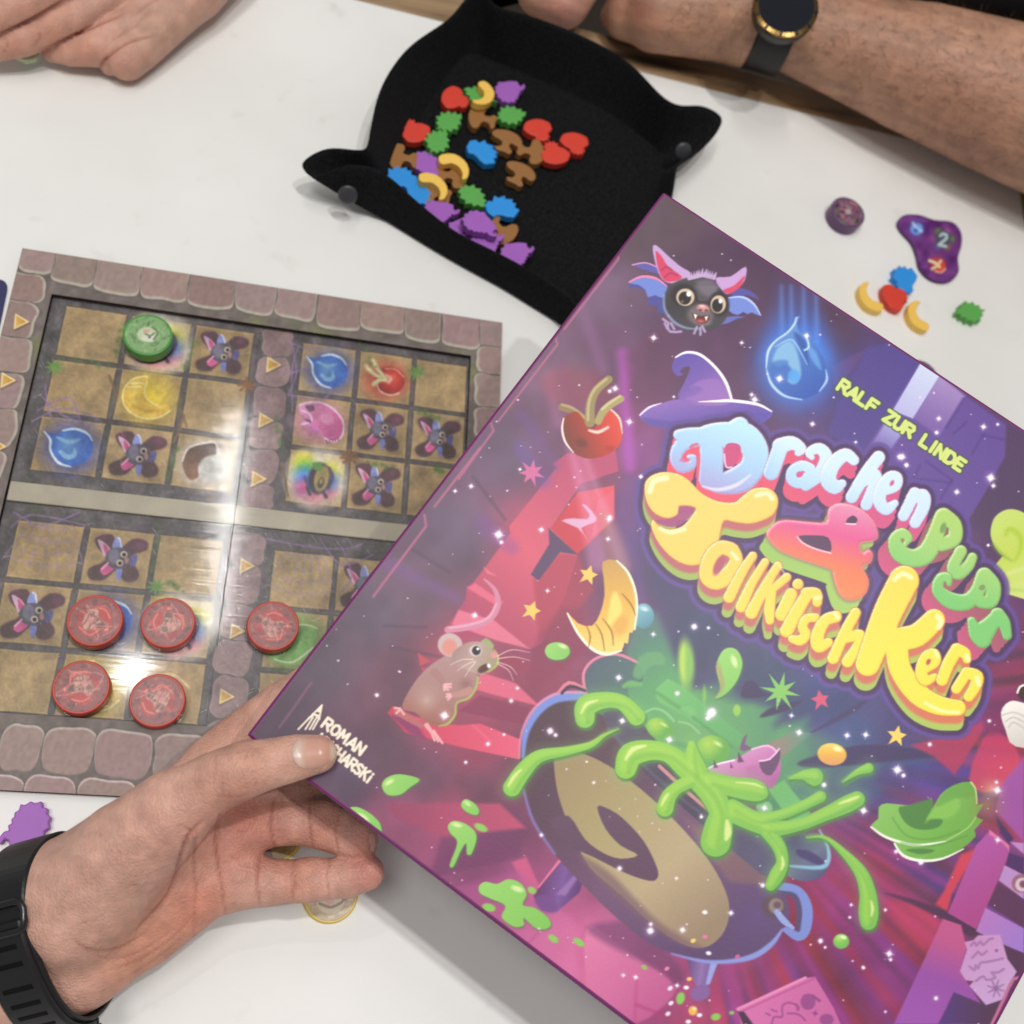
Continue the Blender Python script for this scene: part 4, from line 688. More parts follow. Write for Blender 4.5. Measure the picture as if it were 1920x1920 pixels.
    S.poly((1160, 870, 1640, 820, 1600, 980, 1100, 1100), (118, 66, 104), 'e', 0, .7, 14)
    S.poly((1560, 1010, 1640, 980, 1760, 1250, 1690, 1260), (210, 104, 142), 'e', 0, .8, 8)
    S.poly((1240, 1150, 1600, 1060, 1920, 1360, 1920, 1700, 1560, 1440), {'g': [(900, 1670), (1080, 1830)], 'c': [(170, 92, 140), (214, 128, 168)]}, 'e', 0, .7, 20)
    S.line((1640, 1480, 1740, 1370), 6, (178, 92, 140), 'e', 0, .6, 6)
    S.poly((0, 120, 160, 200, 330, 320, 480, 420, 500, 520, 280, 681, 60, 560, 0, 480), {'g': [(1100, 1750), (1230, 1900)], 'c': [(220, 136, 172), (192, 106, 152)]}, 'm', 3, .9, 8)
    S.poly((0, 120, 160, 240, 440, 380, 520, 460, 560, 380, 300, 100), (112, 72, 108), 'm', 3, .6, 18)
    S.line((290, 400, 280, 681), 8, (188, 84, 130), 'm', 0, .5, 6); S.line((290, 570, 470, 640), 8, (172, 70, 116), 'm', 0, .6, 6)
    # light beams
    for P, r, cc, al in [((1110, 0, 1200, 300, 1260, 640), (20, 40, 55), (236, 180, 220), .32), ((1170, 0, 1290, 330, 1400, 660), (14, 26, 30), (236, 190, 226), .3), ((830, 0, 960, 180), (40, 46), (120, 92, 170), .4),
                         ((60, 640, 480, 850), (40, 30), (132, 96, 152), .45), ((1440, 200, 1420, 520, 1480, 900), (60, 70, 60), (116, 96, 170), .28), ((620, 430, 780, 560), (50, 40), (128, 86, 160), .35)]:
        S.line(P, r, cc, 'd', 0, al, 22)
    for P, cc, al in [((700, 1220, 760, 1500), (130, 80, 130), .35), ((1090, 1150, 1140, 1900), (190, 92, 196), .55), ((1140, 1250, 1060, 1500), (178, 84, 170), .35), ((600, 1300, 660, 1600), (190, 120, 160), .3), ((820, 850, 960, 1250), (150, 110, 150), .35), ((430, 1560, 640, 1900), (118, 92, 160), .35)]:
        S.line(P, 36, cc, 'h', 0, al, 22)
    S.poly((540, 1340, 700, 1230, 960, 1290, 1040, 1400, 960, 1480, 700, 1500), (160, 70, 78), 'h', 3, .35, 40)
    S.poly((1110, 1160, 1420, 880, 1500, 1020, 1400, 1500, 1180, 1700), (112, 60, 92), 'h', 0, .35, 26)
    # border stones along the edges
    bl = (186, 112, 142)
    for P in [(1350, 62, 1290, 160, 1160, 345), (1062, 470, 1064, 520, 705, 985), (645, 1040, 658, 1088, 262, 1602), (212, 1606, 232, 1662, 0, 1985)]: S.line(P, (5, 7, 6, 4)[:len(P)//2], bl, 'h', 0, .85, 3)
    for P in [(600, 0, 345, 328), (288, 378, 296, 440, 0, 835)]: S.line(P, 7, bl, 'd', 0, .8, 3)
    S.line((430, 0, 340, 130, 252, 250), 6, (150, 100, 130), 'e', 0, .7, 4)
    # ---- green vapour round the cauldron
    S.poly((1470, 900, 1600, 930, 1720, 1250, 1900, 1520, 1500, 1560, 1400, 1200), {'g': [(1200, 1130), (1260, 1330)], 'c': [(96, 128, 128), (104, 160, 112)]}, 'd', 0, .85, 26)
    S.poly((880, 100, 1000, 20, 1090, 180, 1200, 330, 1340, 300, 1480, 390, 1640, 440, 1690, 470, 1660, 560, 1850, 490, 1820, 600, 1900, 760, 1880, 980, 1500, 980, 1200, 840, 1000, 680, 860, 500, 800, 330, 860, 250), {'r': (1300, 1380, 240), 'c': [(124, 180, 112), (104, 162, 112), (84, 120, 122)]}, 'f', 3, .9, 26)
    S.poly((1120, 210, 1190, 110, 1240, 250, 1330, 220, 1400, 330, 1480, 250, 1530, 300, 1500, 420, 1300, 360), (76, 84, 116), 'f', 3, .45, 22)
    S.poly((520, 260, 720, 270, 1000, 380, 1420, 420, 1100, 500, 1100, 640, 700, 700, 500, 560), {'g': [(1450, 1400), (1640, 1480)], 'c': [(106, 164, 110), (78, 96, 128)]}, 'g', 3, .7, 34)
    for P in [(1470, 380, 1490, 300, 1540, 290, 1590, 350, 1640, 370, 1560, 385), (1575, 495, 1640, 440, 1800, 400, 1780, 430, 1690, 470)]: S.poly(P, (70, 56, 92), 'f', 3, .95, 5)
    S.poly((645, 460, 720, 420, 1000, 350, 1300, 370, 1480, 410, 1200, 440, 950, 465, 740, 478), (72, 58, 98), 'g', 3, .9, 8)
    S.poly((720, 280, 980, 120, 1060, 80, 960, 170, 800, 250), (74, 60, 100), 'g', 2, .8, 8)
    S.poly((470, 350, 640, 260, 720, 290, 560, 420), {'g': [(1430, 1400), (1510, 1370)], 'c': [(190, 120, 130), (110, 150, 130)]}, 'g', 0, .75, 8)
    # red stone at the right below the title
    S.poly((1280, 350, 1500, 300, 1690, 220, 1690, 270, 1530, 520, 1420, 420), (176, 62, 96), 'g', 0, .85, 6)
    S.poly((1610, 540, 1700, 300, 1800, 290, 1900, 430, 1820, 560, 1700, 620), {'g': [(1840, 1400), (1870, 1500)], 'c': [(190, 64, 110), (206, 88, 92)]}, 'g', 3, .85, 8)
    S.poly((1800, 560, 1920, 420, 1920, 900, 1760, 720), (160, 92, 162), 'g', 0, .9, 8)
    S.poly((1690, 80, 1900, 40, 1920, 280, 1700, 300), (122, 46, 84), 'g', 0, .6, 14)
    # ---- shelf, scroll and book at the right edge
    S.poly((480, 830, 620, 530, 760, 480, 545, 860, 505, 1000, 410, 940), (204, 74, 92), 'k', 0, .9, 6)
    S.poly((0, 900, 200, 930, 400, 980, 450, 1200, 330, 1350, 100, 1100), (196, 72, 88), 'k', 2, .5, 26)
    S.poly((0, 850, 200, 890, 400, 960, 740, 1110, 700, 1210, 480, 1070, 200, 935), (84, 52, 82), 'k', 2, .9, 8)
    S.poly((512, 1012, 745, 455, 860, 335, 1010, 455, 1016, 520, 835, 950, 742, 1145), {'g': [(1800, 1600), (1860, 1700)], 'c': [(172, 92, 160), (168, 80, 138)]}, 'k', 0, 1, 2.5, 'printed_shelf')
    S.poly((850, 330, 1012, 455, 1014, 500, 960, 440, 850, 370), (212, 124, 158), 'k', 0, 1, 2.5, 'printed_shelf')
    S.poly((900, 210, 1050, 400, 1020, 450, 1010, 450, 940, 360), (72, 50, 100), 'k', 0, .9, 5)
    S.poly((1020, 430, 1135, 440, 1135, 530), (186, 140, 190), 'k', 0, 1, 3)
    S.poly((975, 620, 1135, 700, 1135, 900, 928, 745), (182, 142, 192), 'k', 0, 1, 2.5, 'printed_shelf')
    S.poly((1010, 520, 1135, 560, 1135, 700, 985, 620), (84, 52, 102), 'k', 0, 1, 3)
    S.poly((925, 765, 1135, 900, 1135, 1135, 838, 945), (98, 60, 92), 'k', 0, 1, 3)
    S.poly((820, 970, 1135, 1140, 1135, 1340, 930, 1260, 742, 1160), {'g': [(1840, 1720), (1910, 1780)], 'c': [(178, 126, 186), (160, 126, 196)]}, 'k', 0, 1, 2.5, 'printed_shelf')
    S.poly((930, 1255, 1135, 1345, 1135, 1640, 1000, 1700), (92, 62, 88), 'k', 0, 1, 4)
    S.poly((440, 1920, 560, 1650, 780, 1745, 960, 1720, 870, 1920), {'g': [(1760, 1900), (1860, 1900)], 'c': [(94, 70, 128), (92, 66, 88)]}, 'k', 0, 1, 4)
    S.poly((412, 1190, 470, 1060, 620, 1110, 665, 1300, 610, 1490, 690, 1610, 780, 1750, 560, 1660, 430, 1920, 70, 1920, 240, 1560), {'g': [(1770, 1760), (1720, 1900)], 'c': [(186, 96, 140), (152, 90, 162), (158, 96, 170)]}, 'k', 0, 1, 3, 'printed_shelf')
    S.line((1110, 770), (75,), (150, 108, 120), 'k', 0, 1, 3); S.line((1120, 780), (56,), (206, 186, 196), 'k', 0, 1, 3); S.line((1128, 776), (30,), (130, 84, 100), 'k', 0, 1, 4)
    S.poly((650, 1250, 720, 1235, 760, 1195, 940, 1190, 965, 1270, 1000, 1390, 1075, 1492, 1010, 1600, 960, 1720, 824, 1766, 688, 1610, 722, 1570, 656, 1562, 610, 1490, 668, 1310), {'g': [(1820, 1760), (1870, 1860)], 'c': [(196, 146, 190), (196, 162, 202)]}, 'k', 0, 1, 2.5, 'printed_scroll')
    sc_ = (146, 108, 150)
    for P in [(700, 1280, 730, 1250, 745, 1280, 780, 1245, 800, 1275, 850, 1230, 880, 1220), (710, 1380, 740, 1350, 760, 1330, 790, 1355, 830, 1325), (690, 1450, 730, 1480, 740, 1440, 760, 1465, 780, 1420, 850, 1410, 960, 1385), (740, 1570, 800, 1530, 830, 1560, 900, 1540, 870, 1500, 920, 1500, 970, 1470)]:
        S.line(P, 8, sc_, 'k', 3, .8, 4)
    for q in range(8): S.line((905, 1630, 905+70*math.cos(q*math.pi/4+.3), 1630+70*math.sin(q*math.pi/4+.3)), (9, 5), sc_, 'k', 0, .85, 3)
    S.line((910, 1320), (14,), sc_, 'k', 0)
    S.poly((890, 1920, 1060, 1590, 1180, 1540, 1180, 1920), {'g': [(1880, 1850), (1920, 1870)], 'c': [(128, 76, 122), (104, 58, 100)]}, 'k', 0, 1, 3)
    S.line((870, 1930, 1010, 1625, 1050, 1552, 1140, 1530), 13, (190, 118, 152), 'k', 0, 1, 3)
    S.poly((310, 1840, 690, 1660, 745, 1655, 850, 1830, 890, 1925, 330, 1925), {'g': [(1400, 1890), (1560, 1900)], 'c': [(208, 124, 174), (196, 112, 162)]}, 'g', 0, 1, 2.5, 'printed_book')
    S.line((310, 1836, 690, 1660), 8, (228, 148, 188), 'g', 0, 1, 2.5); S.line((330, 1850, 740, 1665), 5, (182, 96, 148), 'g', 0, .8, 3)
    S.poly((310, 1850, 345, 1850, 400, 1925, 340, 1925), (86, 62, 84), 'g', 0, 1, 3)
    bk = (150, 84, 138); S.ell((705, 1795), 42, 46, bk, 0, 'g', .9, 3); S.ell((810, 1895), 40, 32, bk, 0, 'g', .9, 3); S.line((730, 1760, 770, 1790), 8, bk, 'g', 0)
    for P in [(500, 1925, 515, 1880, 560, 1880, 560, 1820, 600, 1800, 650, 1820, 650, 1840), (590, 1860, 650, 1865, 690, 1900), (500, 1840, 530, 1850), (470, 1860, 490, 1870), (640, 1810, 645, 1840)]: S.line(P, 5, bk, 'g', 3, .9, 3)
    S.star(745, 1860, 22, bk, 'g', 4, 10)
    # ---- cauldron
    nm = 'printed_cauldron'
    S.poly((300, 1500, 340, 1440, 470, 1265, 595, 1350, 560, 1480, 430, 1590, 350, 1580), {'g': [(1010, 1660), (1090, 1680)], 'c': [(108, 66, 112), (130, 96, 154), (98, 62, 112)]}, 'f', 0, 1, 3, nm)
    S.poly((430, 1490, 530, 1380, 550, 1400, 480, 1500), (160, 126, 178), 'f', 0, .8, 5); S.line((330, 1450, 465, 1280), (4, 8), (226, 128, 156), 'f', 0)
    S.ell((370, 1545), 70, 42, (124, 84, 140), 30, 'f', .9, 6)
    S.poly((580, 280, 770, 310, 700, 480, 640, 470, 600, 380), {'g': [(1290, 1800), (1345, 1810)], 'c': [(112, 84, 130), (150, 122, 172), (112, 86, 140)]}, 'm', 0, 1, 3, nm); S.poly((720, 320, 765, 315, 715, 450, 690, 455), (160, 166, 218), 'm', 0, 1, 3); S.ell((660, 500), 58, 46, (140, 108, 160), -20, 'm', 1, 4, nm)
    S.poly((225, 720, 240, 580, 310, 460, 430, 370, 580, 360, 640, 400, 900, 640, 1250, 960, 1550, 1240, 1700, 1450, 1740, 1620, 1660, 1740, 1540, 1830, 1380, 1868, 1200, 1850, 1000, 1790, 800, 1650, 600, 1460, 420, 1265, 300, 1080, 245, 900), {'g': [(1000, 1320), (1300, 1780)], 'c': [(84, 62, 72), (98, 72, 88), (122, 92, 120), (104, 82, 116)]}, 'f', 4, 1, 2.5, nm)
    S.glow((1240, 1660), 170, (142, 112, 136), 'p', .5); S.glow((1100, 1520), 120, (120, 92, 116), 'p', .35); S.glow((1420, 1720), 110, (112, 92, 140), 'p', .5)
    S.line((590, 372, 430, 385, 325, 460, 258, 580, 242, 720), (26, 28, 24, 18, 8), (128, 146, 208), 'f', 4, 1, 5); S.line((590, 356, 430, 362, 305, 445, 235, 580, 222, 720), (6, 7, 7, 6, 4), (224, 150, 176), 'f', 4, .9, 4)
    S.line((245, 900, 300, 1080, 420, 1262), (6, 7, 5), (150, 140, 210), 'f', 4, .8, 5); S.line((1080, 1825, 1250, 1866, 1400, 1868, 1540, 1838, 1640, 1770, 1700, 1690), (4, 9, 12, 16, 14, 6), (146, 156, 212), 'f', 4, 1, 4)
    S.poly((415, 740, 435, 712, 560, 695, 720, 765, 900, 895, 1100, 1080, 1280, 1290, 1380, 1470, 1402, 1600, 1360, 1720, 1260, 1790, 1130, 1765, 960, 1650, 800, 1500, 620, 1340, 520, 1150, 440, 930), {'g': [(1060, 1420), (1330, 1740)], 'c': [(160, 140, 108), (172, 158, 118), (186, 168, 138), (158, 138, 118)]}, 'f', 4, 1, 2.5, 'printed_snail_swirl')
    S.poly((560, 1270, 720, 1360, 860, 1500, 1000, 1640, 1150, 1740, 1250, 1790, 1100, 1760, 900, 1620, 700, 1440), (130, 104, 110), 'f', 3, .75, 16)
    S.poly((660, 1003, 705, 1002, 800, 1060, 920, 1190, 992, 1330, 1000, 1395, 955, 1415, 820, 1372, 640, 1282, 470, 1200, 400, 1080, 500, 1050, 590, 1180, 690, 1256, 790, 1290, 887, 1270, 790, 1215, 705, 1120), (106, 80, 100), 'f', 3, 1, 2.5, 'printed_snail_swirl')
    S.poly((1150, 1060, 1500, 1290, 1640, 1400, 1600, 1440, 1400, 1420, 1250, 1220), (142, 112, 108), 'f', 0, .6, 16)
    # opening and rim
    S.poly((600, 385, 590, 250, 660, 165, 780, 145, 890, 190, 915, 290, 830, 330, 850, 470, 700, 490), {'g': [(1100, 1240), (1190, 1320)], 'c': [(92, 100, 116), (88, 124, 112)]}, 'f', 3, 1, 3, nm)
    S.line((600, 385, 582, 250, 650, 165, 770, 140, 890, 188), 8, (214, 140, 158), 'f', 4); S.line((440, 355, 500, 300, 585, 330), (7, 10, 7), (212, 132, 150), 'f', 3); S.line((460, 360, 510, 320, 590, 345), 8, (72, 58, 78), 'f', 3)
    S.poly((690, 500, 760, 455, 860, 480, 1100, 740, 1450, 1030, 1640, 1190, 1690, 1330, 1620, 1392, 1500, 1310, 1150, 1010, 850, 730), {'g': [(1190, 1350), (1420, 1600)], 'c': [(92, 82, 104), (78, 68, 88), (98, 94, 118)]}, 'f', 3, 1, 3, nm)
    S.line((1010, 770, 1150, 900, 1290, 1020), 10, (208, 140, 152), 'f', 3); S.line((720, 560, 1000, 840, 1400, 1160), 6, (120, 108, 130), 'f', 3, .6, 6)
    S.poly((560, 870, 620, 850, 770, 850, 822, 930, 825, 1010, 790, 1085, 700, 1116, 600, 1092, 520, 1000), {'g': [(1480, 1580), (1540, 1650)], 'c': [(84, 84, 110), (112, 118, 140), (86, 90, 120)]}, 'g', 3, 1, 3, nm)
    S.poly((640, 940, 720, 950, 800, 1010, 780, 1030, 660, 980), (74, 62, 108), 'g', 3, .8, 5); S.line((770, 830, 815, 920, 820, 1000, 770, 1040, 590, 1030), (5, 8, 12, 12, 5), (148, 192, 214), 'g', 4, .9, 4)
    S.poly((1090, 640, 1240, 720, 1560, 1000, 1850, 1120, 1740, 1000, 1300, 700), (86, 140, 104), 'f', 3, .8, 12)
    # ring handle
    S.line((1660, 1440, 1780, 1470, 1838, 1560, 1830, 1680, 1790, 1725, 1720, 1690), (20, 28, 30, 32, 28, 16), (132, 146, 204), 'f', 4, 1, 2.5, nm); S.line((1700, 1480, 1770, 1500, 1795, 1580, 1790, 1690), (8, 14, 15, 12), (92, 84, 118), 'f', 4, 1, 4)
    S.ell((1650, 1560), 66, 62, (104, 84, 96), 20, 'f', 1, 4, nm); S.ell((1665, 1555), 40, 42, (150, 132, 132), 20, 'f', 1, 5); S.ell((1672, 1550), 22, 20, (112, 92, 96), 0, 'f', 1, 4); S.line((1670, 1590, 1710, 1640, 1760, 1680), (16, 18, 10), (156, 168, 216), 'f', 3)
    # green planks and bubbles in the brew
    S.poly((980, 345, 1055, 278, 1135, 318, 1500, 610, 1460, 660, 1380, 640, 1270, 560, 1000, 405), {'g': [(1240, 1290), (1390, 1390)], 'c': [(122, 184, 116), (106, 166, 110)]}, 'f', 0, 1, 4, 'printed_potion'); S.line((985, 350, 1120, 440, 1420, 660), 8, (88, 140, 92), 'f', 0, .6, 6); S.poly((1120, 450, 1180, 435, 1220, 470, 1180, 500, 1240, 540), (128, 186, 120), 'f', 2, .8, 5)
    S.line((925, 470, 980, 445, 1040, 465, 1090, 515), 6, (160, 206, 150), 'f', 3, .7, 3); S.line((1120, 520, 1180, 535, 1235, 585), 6, (150, 200, 145), 'f', 3, .7, 3)
    S.poly((480, 600, 570, 548, 720, 735, 620, 800), {'g': [(1450, 1480), (1510, 1530)], 'c': [(120, 180, 110), (120, 186, 126)]}, 'g', 0, .9, 4, 'printed_potion')
    S.line((890, 250, 930, 180, 1000, 165, 1030, 190), (30, 40, 36, 10), (112, 164, 118), 'f', 3, .85, 8); S.line((810, 320, 850, 305, 905, 310), (12, 18, 10), (120, 176, 110), 'f', 3, .9, 5)
    for x, y, a, b, ro in [(1310, 675, 95, 78, 10), (1012, 560, 78, 58, 25)]:
        S.ell((x, y), a, b, {'r': (900+x/3-10, 1180+y/3-10, a/3), 'c': [(176, 204, 96), (146, 192, 88), (112, 168, 84)]}, ro, 'f', 1, 3, 'printed_potion'); S.ell((x+a*.3, y-b*.4), a*.25, b*.12, (224, 234, 170), 30, 'f', .8, 4)
    S.ell((1600, 1005), 46, 40, (150, 205, 150), 20, 'f', .7, 4)
    # ---- small dragon in the brew
    nm = 'printed_dragon'
    S.poly((120, 500, 180, 462, 290, 432, 400, 372, 480, 352, 540, 400, 552, 500, 505, 592, 470, 585, 330, 572, 200, 562), {'g': [(1380, 1400), (1420, 1480)], 'c': [(214, 160, 200), (196, 128, 176), (176, 104, 160)]}, 'g', 3, 1, 2.5, nm)
    S.line((125, 495, 190, 460, 290, 436), 5, (244, 222, 240), 'g', 3); S.line((390, 375, 480, 354, 538, 396), 5, (236, 190, 220), 'g', 3)
    S.poly((430, 440, 490, 432, 545, 368, 545, 440, 500, 520, 450, 505), (112, 78, 112), 'g', 2, 1, 2.5, nm); S.line((432, 440, 490, 430, 543, 372), 5, (232, 196, 226), 'g', 2)
    S.poly((322, 372, 340, 310, 365, 292, 350, 345, 388, 366, 345, 385), (128, 92, 128), 'g', 2, 1, 2.5, nm)
    for x, y, r in [(185, 465, 30), (325, 430, 40), (275, 470, 20), (235, 550, 22), (330, 555, 24)]: S.poly((x-r*.4, y+r*.5, x-r*.3, y-r, x+r*.5, y+r*.4), (112, 78, 108), 'g', 0, 1, 2.5)
    S.poly((360, 480, 420, 470, 440, 540, 380, 560), (182, 112, 164), 'g', 2, .6, 8)
    # ---- slime
    sl = {'g': [(1000, 1300), (1420, 1600)], 'c': [(140, 194, 98), (148, 196, 84), (132, 186, 96)]}
    nm = 'printed_slime'
    ST = [('f', (590, 500, 600, 430, 700, 398, 800, 412, 880, 490), (54, 60, 46, 42, 50)), ('f', (180, 890, 240, 800, 330, 715, 480, 685, 620, 650, 700, 595, 780, 560), (50, 46, 36, 25, 18, 9, 3)),
          ('f', (820, 780, 850, 705, 960, 680, 1060, 700, 1150, 770, 1230, 840, 1310, 930, 1350, 1030, 1340, 1120, 1325, 1195), (60, 68, 56, 50, 60, 66, 70, 62, 80, 84)), ('f', (1040, 1005, 1062, 940, 1110, 890, 1190, 850), (48, 42, 36, 38)),
          ('f', (1190, 650, 1195, 720, 1210, 800), (22, 46, 70)), ('f', (1290, 850, 1420, 885, 1540, 905, 1585, 922), (50, 56, 62, 36)), ('g', (280, 700, 420, 765, 560, 740, 700, 680, 775, 640), (45, 40, 28, 28, 32)),
          ('g', (280, 740, 480, 815, 650, 800, 800, 740, 920, 685, 980, 655), (45, 46, 34, 38, 48, 44)), ('g', (470, 830, 540, 920, 560, 1010, 530, 1080, 495, 1140), (40, 38, 34, 42, 30)),
          ('g', (700, 872, 800, 872, 900, 950, 1000, 1065, 1040, 1180, 1045, 1290, 1045, 1345), (4, 9, 20, 36, 46, 56, 46)), ('g', (600, 540, 680, 520, 740, 530), (4, 26, 50)), ('g', (900, 560, 980, 505, 1045, 480), (3, 16, 28))]
    for g, P, R in ST: S.line(P, R, (132, 196, 116), g, 5, .30, 34, None, 6)
    for g, P, R in ST: S.line(P, R, (88, 136, 74), g, 5, .8, 4, nm, 1.5, (1.5, 4))
    for g, P, R in ST: S.line(P, R, sl, g, 5, 1, 2.2, nm)
    for g, P, R in ST: S.line(P, np.asarray(R)*.55, (170, 208, 96), g, 5, .55, 9, None, 0, (-1.5, -2.5))
    for g, P, R in ST: S.line(P, np.asarray(R)*.22, (112, 168, 78), g, 5, .35, 8, None, 0, (5, 7))
    HL = [('f', (570, 470, 600, 420, 660, 400), 10), ('f', (160, 880, 190, 830, 230, 790), 10), ('f', (820, 730, 860, 675, 930, 655), 14), ('f', (1020, 990, 1040, 950, 1060, 925), 9), ('f', (1390, 1080, 1395, 1140, 1385, 1180), 20), ('g', (560, 980, 566, 1020, 555, 1050), 9), ('g', (1060, 1230, 1068, 1270, 1062, 1310), 9), ('g', (880, 680, 940, 660, 990, 640), 9), ('f', (1440, 860, 1540, 870, 1590, 890), 6)]
    for g, P, r in HL: S.line(P, (r*.5, r, r*.5), (226, 232, 162), g, 3, .85, 4)
    def drop(P, g, hl, sm=4):
        S.poly(P, (90, 128, 84), g, sm, .6, 5, None, 1, (1.5, 2.5)); a = P2(g, P); S.poly(P, {'g': [tuple(a.min(0)), tuple(a.max(0))], 'c': [(158, 206, 118), (136, 192, 100)]}, g, sm, 1, 2.2, 'printed_slime_drop')
        S.ell(hl[:2], hl[2], hl[2]*.45, (222, 236, 176), hl[3], g, .85, 4)
    drop((965, 1140, 985, 1105, 1035, 1092, 1090, 1110, 1105, 1150, 1075, 1185, 1020, 1192, 980, 1175), 'd', (1065, 1115, 24, 20))
    S.ell((1160, 190), 46, 132, {'g': [(1270, 1240), (1290, 1240)], 'c': [(150, 196, 100), (186, 210, 100), (140, 186, 100)]}, -3, 'f', 1, 12, 'printed_slime_drop')
    drop((1322, 388, 1352, 330, 1328, 210, 1370, 115, 1440, 112, 1476, 190, 1445, 290, 1380, 365), 'f', (1430, 180, 34, 70)); S.poly((1322, 388, 1352, 330, 1328, 210, 1345, 190, 1375, 320), (190, 130, 120), 'f', 4, .5, 8)
    S.ell((1445, 455), 21, 32, (150, 196, 96), 0, 'f', 1, 3); S.ell((1262, 370), 9, 48, (136, 186, 96), 0, 'f', 1, 4)
    drop((828, 580, 855, 535, 930, 515, 1040, 543, 985, 590, 930, 630, 860, 630), 'e', (870, 560, 26, -30)); drop((1275, 680, 1300, 655, 1350, 680, 1375, 720, 1360, 745, 1320, 735, 1285, 710), 'e', (1310, 680, 18, 40))
    drop((1200, 805, 1230, 778, 1290, 790, 1345, 830, 1360, 880, 1332, 962, 1306, 962, 1302, 905, 1272, 945, 1232, 1032, 1210, 1022, 1252, 900, 1212, 845), 'e', (1250, 800, 26, 15))
    drop((1375, 1145, 1410, 1120, 1475, 1132, 1540, 1105, 1610, 1130, 1642, 1190, 1620, 1250, 1690, 1268, 1765, 1325, 1772, 1375, 1700, 1385, 1628, 1325, 1625, 1365, 1570, 1372, 1502, 1320, 1522, 1255, 1440, 1215, 1382, 1185), 'e', (1590, 1160, 34, 20))
    for x, y, a, b, ro, g in [(1385, 815, 40, 20, 25, 'e'), (1430, 1265, 38, 22, 15, 'e'), (1672, 1168, 26, 18, 30, 'e'), (412, 1740, 32, 18, 35, 'f'), (556, 1760, 36, 18, 35, 'f'), (545, 532, 24, 36, 15, 'm'), (750, 640, 28, 20, -10, 'm'), (842, 616, 14, 10, 0, 'm'), (335, 352, 18, 12, 30, 'm')]: S.ell((x, y), a, b, (146, 196, 104), ro, g, 1, 3, 'printed_slime_drop')
    S.ell((892, 1455), 45, 42, {'r': (1574, 1757, 17), 'c': [(186, 222, 136), (146, 198, 104), (124, 184, 96)]}, 0, 'g', 1, 3, 'printed_slime_drop'); S.ell((905, 1432), 16, 10, (236, 244, 200), 20, 'g', .9, 3)
    drop((640, 708, 690, 700, 760, 735, 815, 790, 826, 850, 805, 880, 730, 820, 650, 745), 'e', (720, 760, 40, 35)); S.poly((405, 560, 440, 575, 500, 620, 560, 690, 645, 742, 620, 748, 500, 665), (104, 150, 78), 'e', 3, .95, 4, 'printed_slime_drop')
    # yellow sweet
    S.ell((840, 403), 82, 62, {'g': [(1560, 1395), (1560, 1436)], 'c': [(244, 208, 110), (226, 176, 84), (214, 158, 112)]}, 8, 'g', 1, 2.5, 'printed_sweet'); S.ell((870, 372), 26, 14, (252, 236, 180), 20, 'g', .95, 4)
    S.ell((1520, 945), 58, 70, {'g': [(1190, 1135), (1220, 1180)], 'c': [(150, 194, 206), (118, 166, 180), (96, 140, 152)]}, 0, 'd', 1, 3, 'printed_sweet'); S.ell((1525, 905), 22, 12, (206, 228, 232), 20, 'd', .9, 4)
    for x, y, cc in [(687, 175, (226, 130, 170)), (618, 198, (240, 214, 130)), (708, 270, (250, 246, 250)), (875, 290, (216, 110, 150)), (686, 33, (244, 240, 230)), (596, 420, (236, 200, 120)), (485, 474, (246, 236, 246)), (578, 470, (250, 246, 250)), (490, 560, (246, 232, 246)), (655, 630, (250, 240, 250)), (472, 622, (244, 230, 244)), (466, 360, (226, 140, 176)), (590, 668, (246, 236, 246))]: S.ell((x, y), 15, 11, cc, random.uniform(-40, 40), 'm', 1, 2.5)
    S.ell((617, 604), 25, 27, (232, 184, 100), 0, 'm', 1, 3); S.ell((625, 592), 11, 8, (250, 232, 180), 0, 'm', 1, 3)
    # ---- leaf
    nm = 'printed_leaf'
    S.poly((1060, 800, 1100, 765, 1103, 700, 1150, 678, 1260, 690, 1350, 682, 1400, 648, 1405, 705, 1450, 630, 1520, 580, 1622, 558, 1655, 640, 1655, 690, 1695, 680, 1650, 755, 1690, 772, 1640, 830, 1648, 865, 1560, 942, 1440, 992, 1340, 1000, 1240, 970, 1192, 900, 1100, 840), {'g': [(1660, 1480), (1840, 1600)], 'c': [(142, 188, 104), (124, 176, 86), (112, 160, 76)]}, 'g', 2, 1, 2.5, nm)
    S.poly((1215, 705, 1260, 692, 1400, 655, 1402, 710, 1370, 770, 1400, 765, 1462, 770, 1440, 812, 1360, 828, 1285, 812, 1235, 765), (84, 130, 72), 'g', 3, .95, 3)
    S.poly((1405, 720, 1450, 660, 1540, 640, 1560, 700, 1500, 760, 1400, 765, 1365, 790), (140, 188, 92), 'g', 3, .8, 6); S.poly((1420, 700, 1500, 590, 1620, 562, 1640, 640, 1540, 650), (108, 158, 78), 'g', 3, .7, 8); S.poly((1255, 940, 1330, 932, 1410, 940, 1400, 955, 1330, 965), (84, 130, 72), 'g', 3, .9, 3)
    S.line((1060, 812, 1130, 862, 1220, 895, 1330, 914, 1480, 892), (5, 7, 7, 7, 3), (236, 240, 226), 'g', 4); S.line((1192, 905, 1240, 972, 1340, 1001, 1460, 990, 1580, 935), (5, 8, 8, 6, 3), (236, 240, 226), 'g', 4); S.line((1622, 560, 1648, 600, 1655, 680), 4, (206, 220, 160), 'g', 3); S.line((1650, 755, 1600, 820, 1480, 890), 4, (176, 204, 130), 'g', 3, .8)
    for P in [(1180, 760, 1260, 860, 1400, 880, 1560, 830), (1230, 900, 1400, 920, 1600, 860)]: S.line(P, 4, (92, 140, 70), 'g', 4, .6, 4)
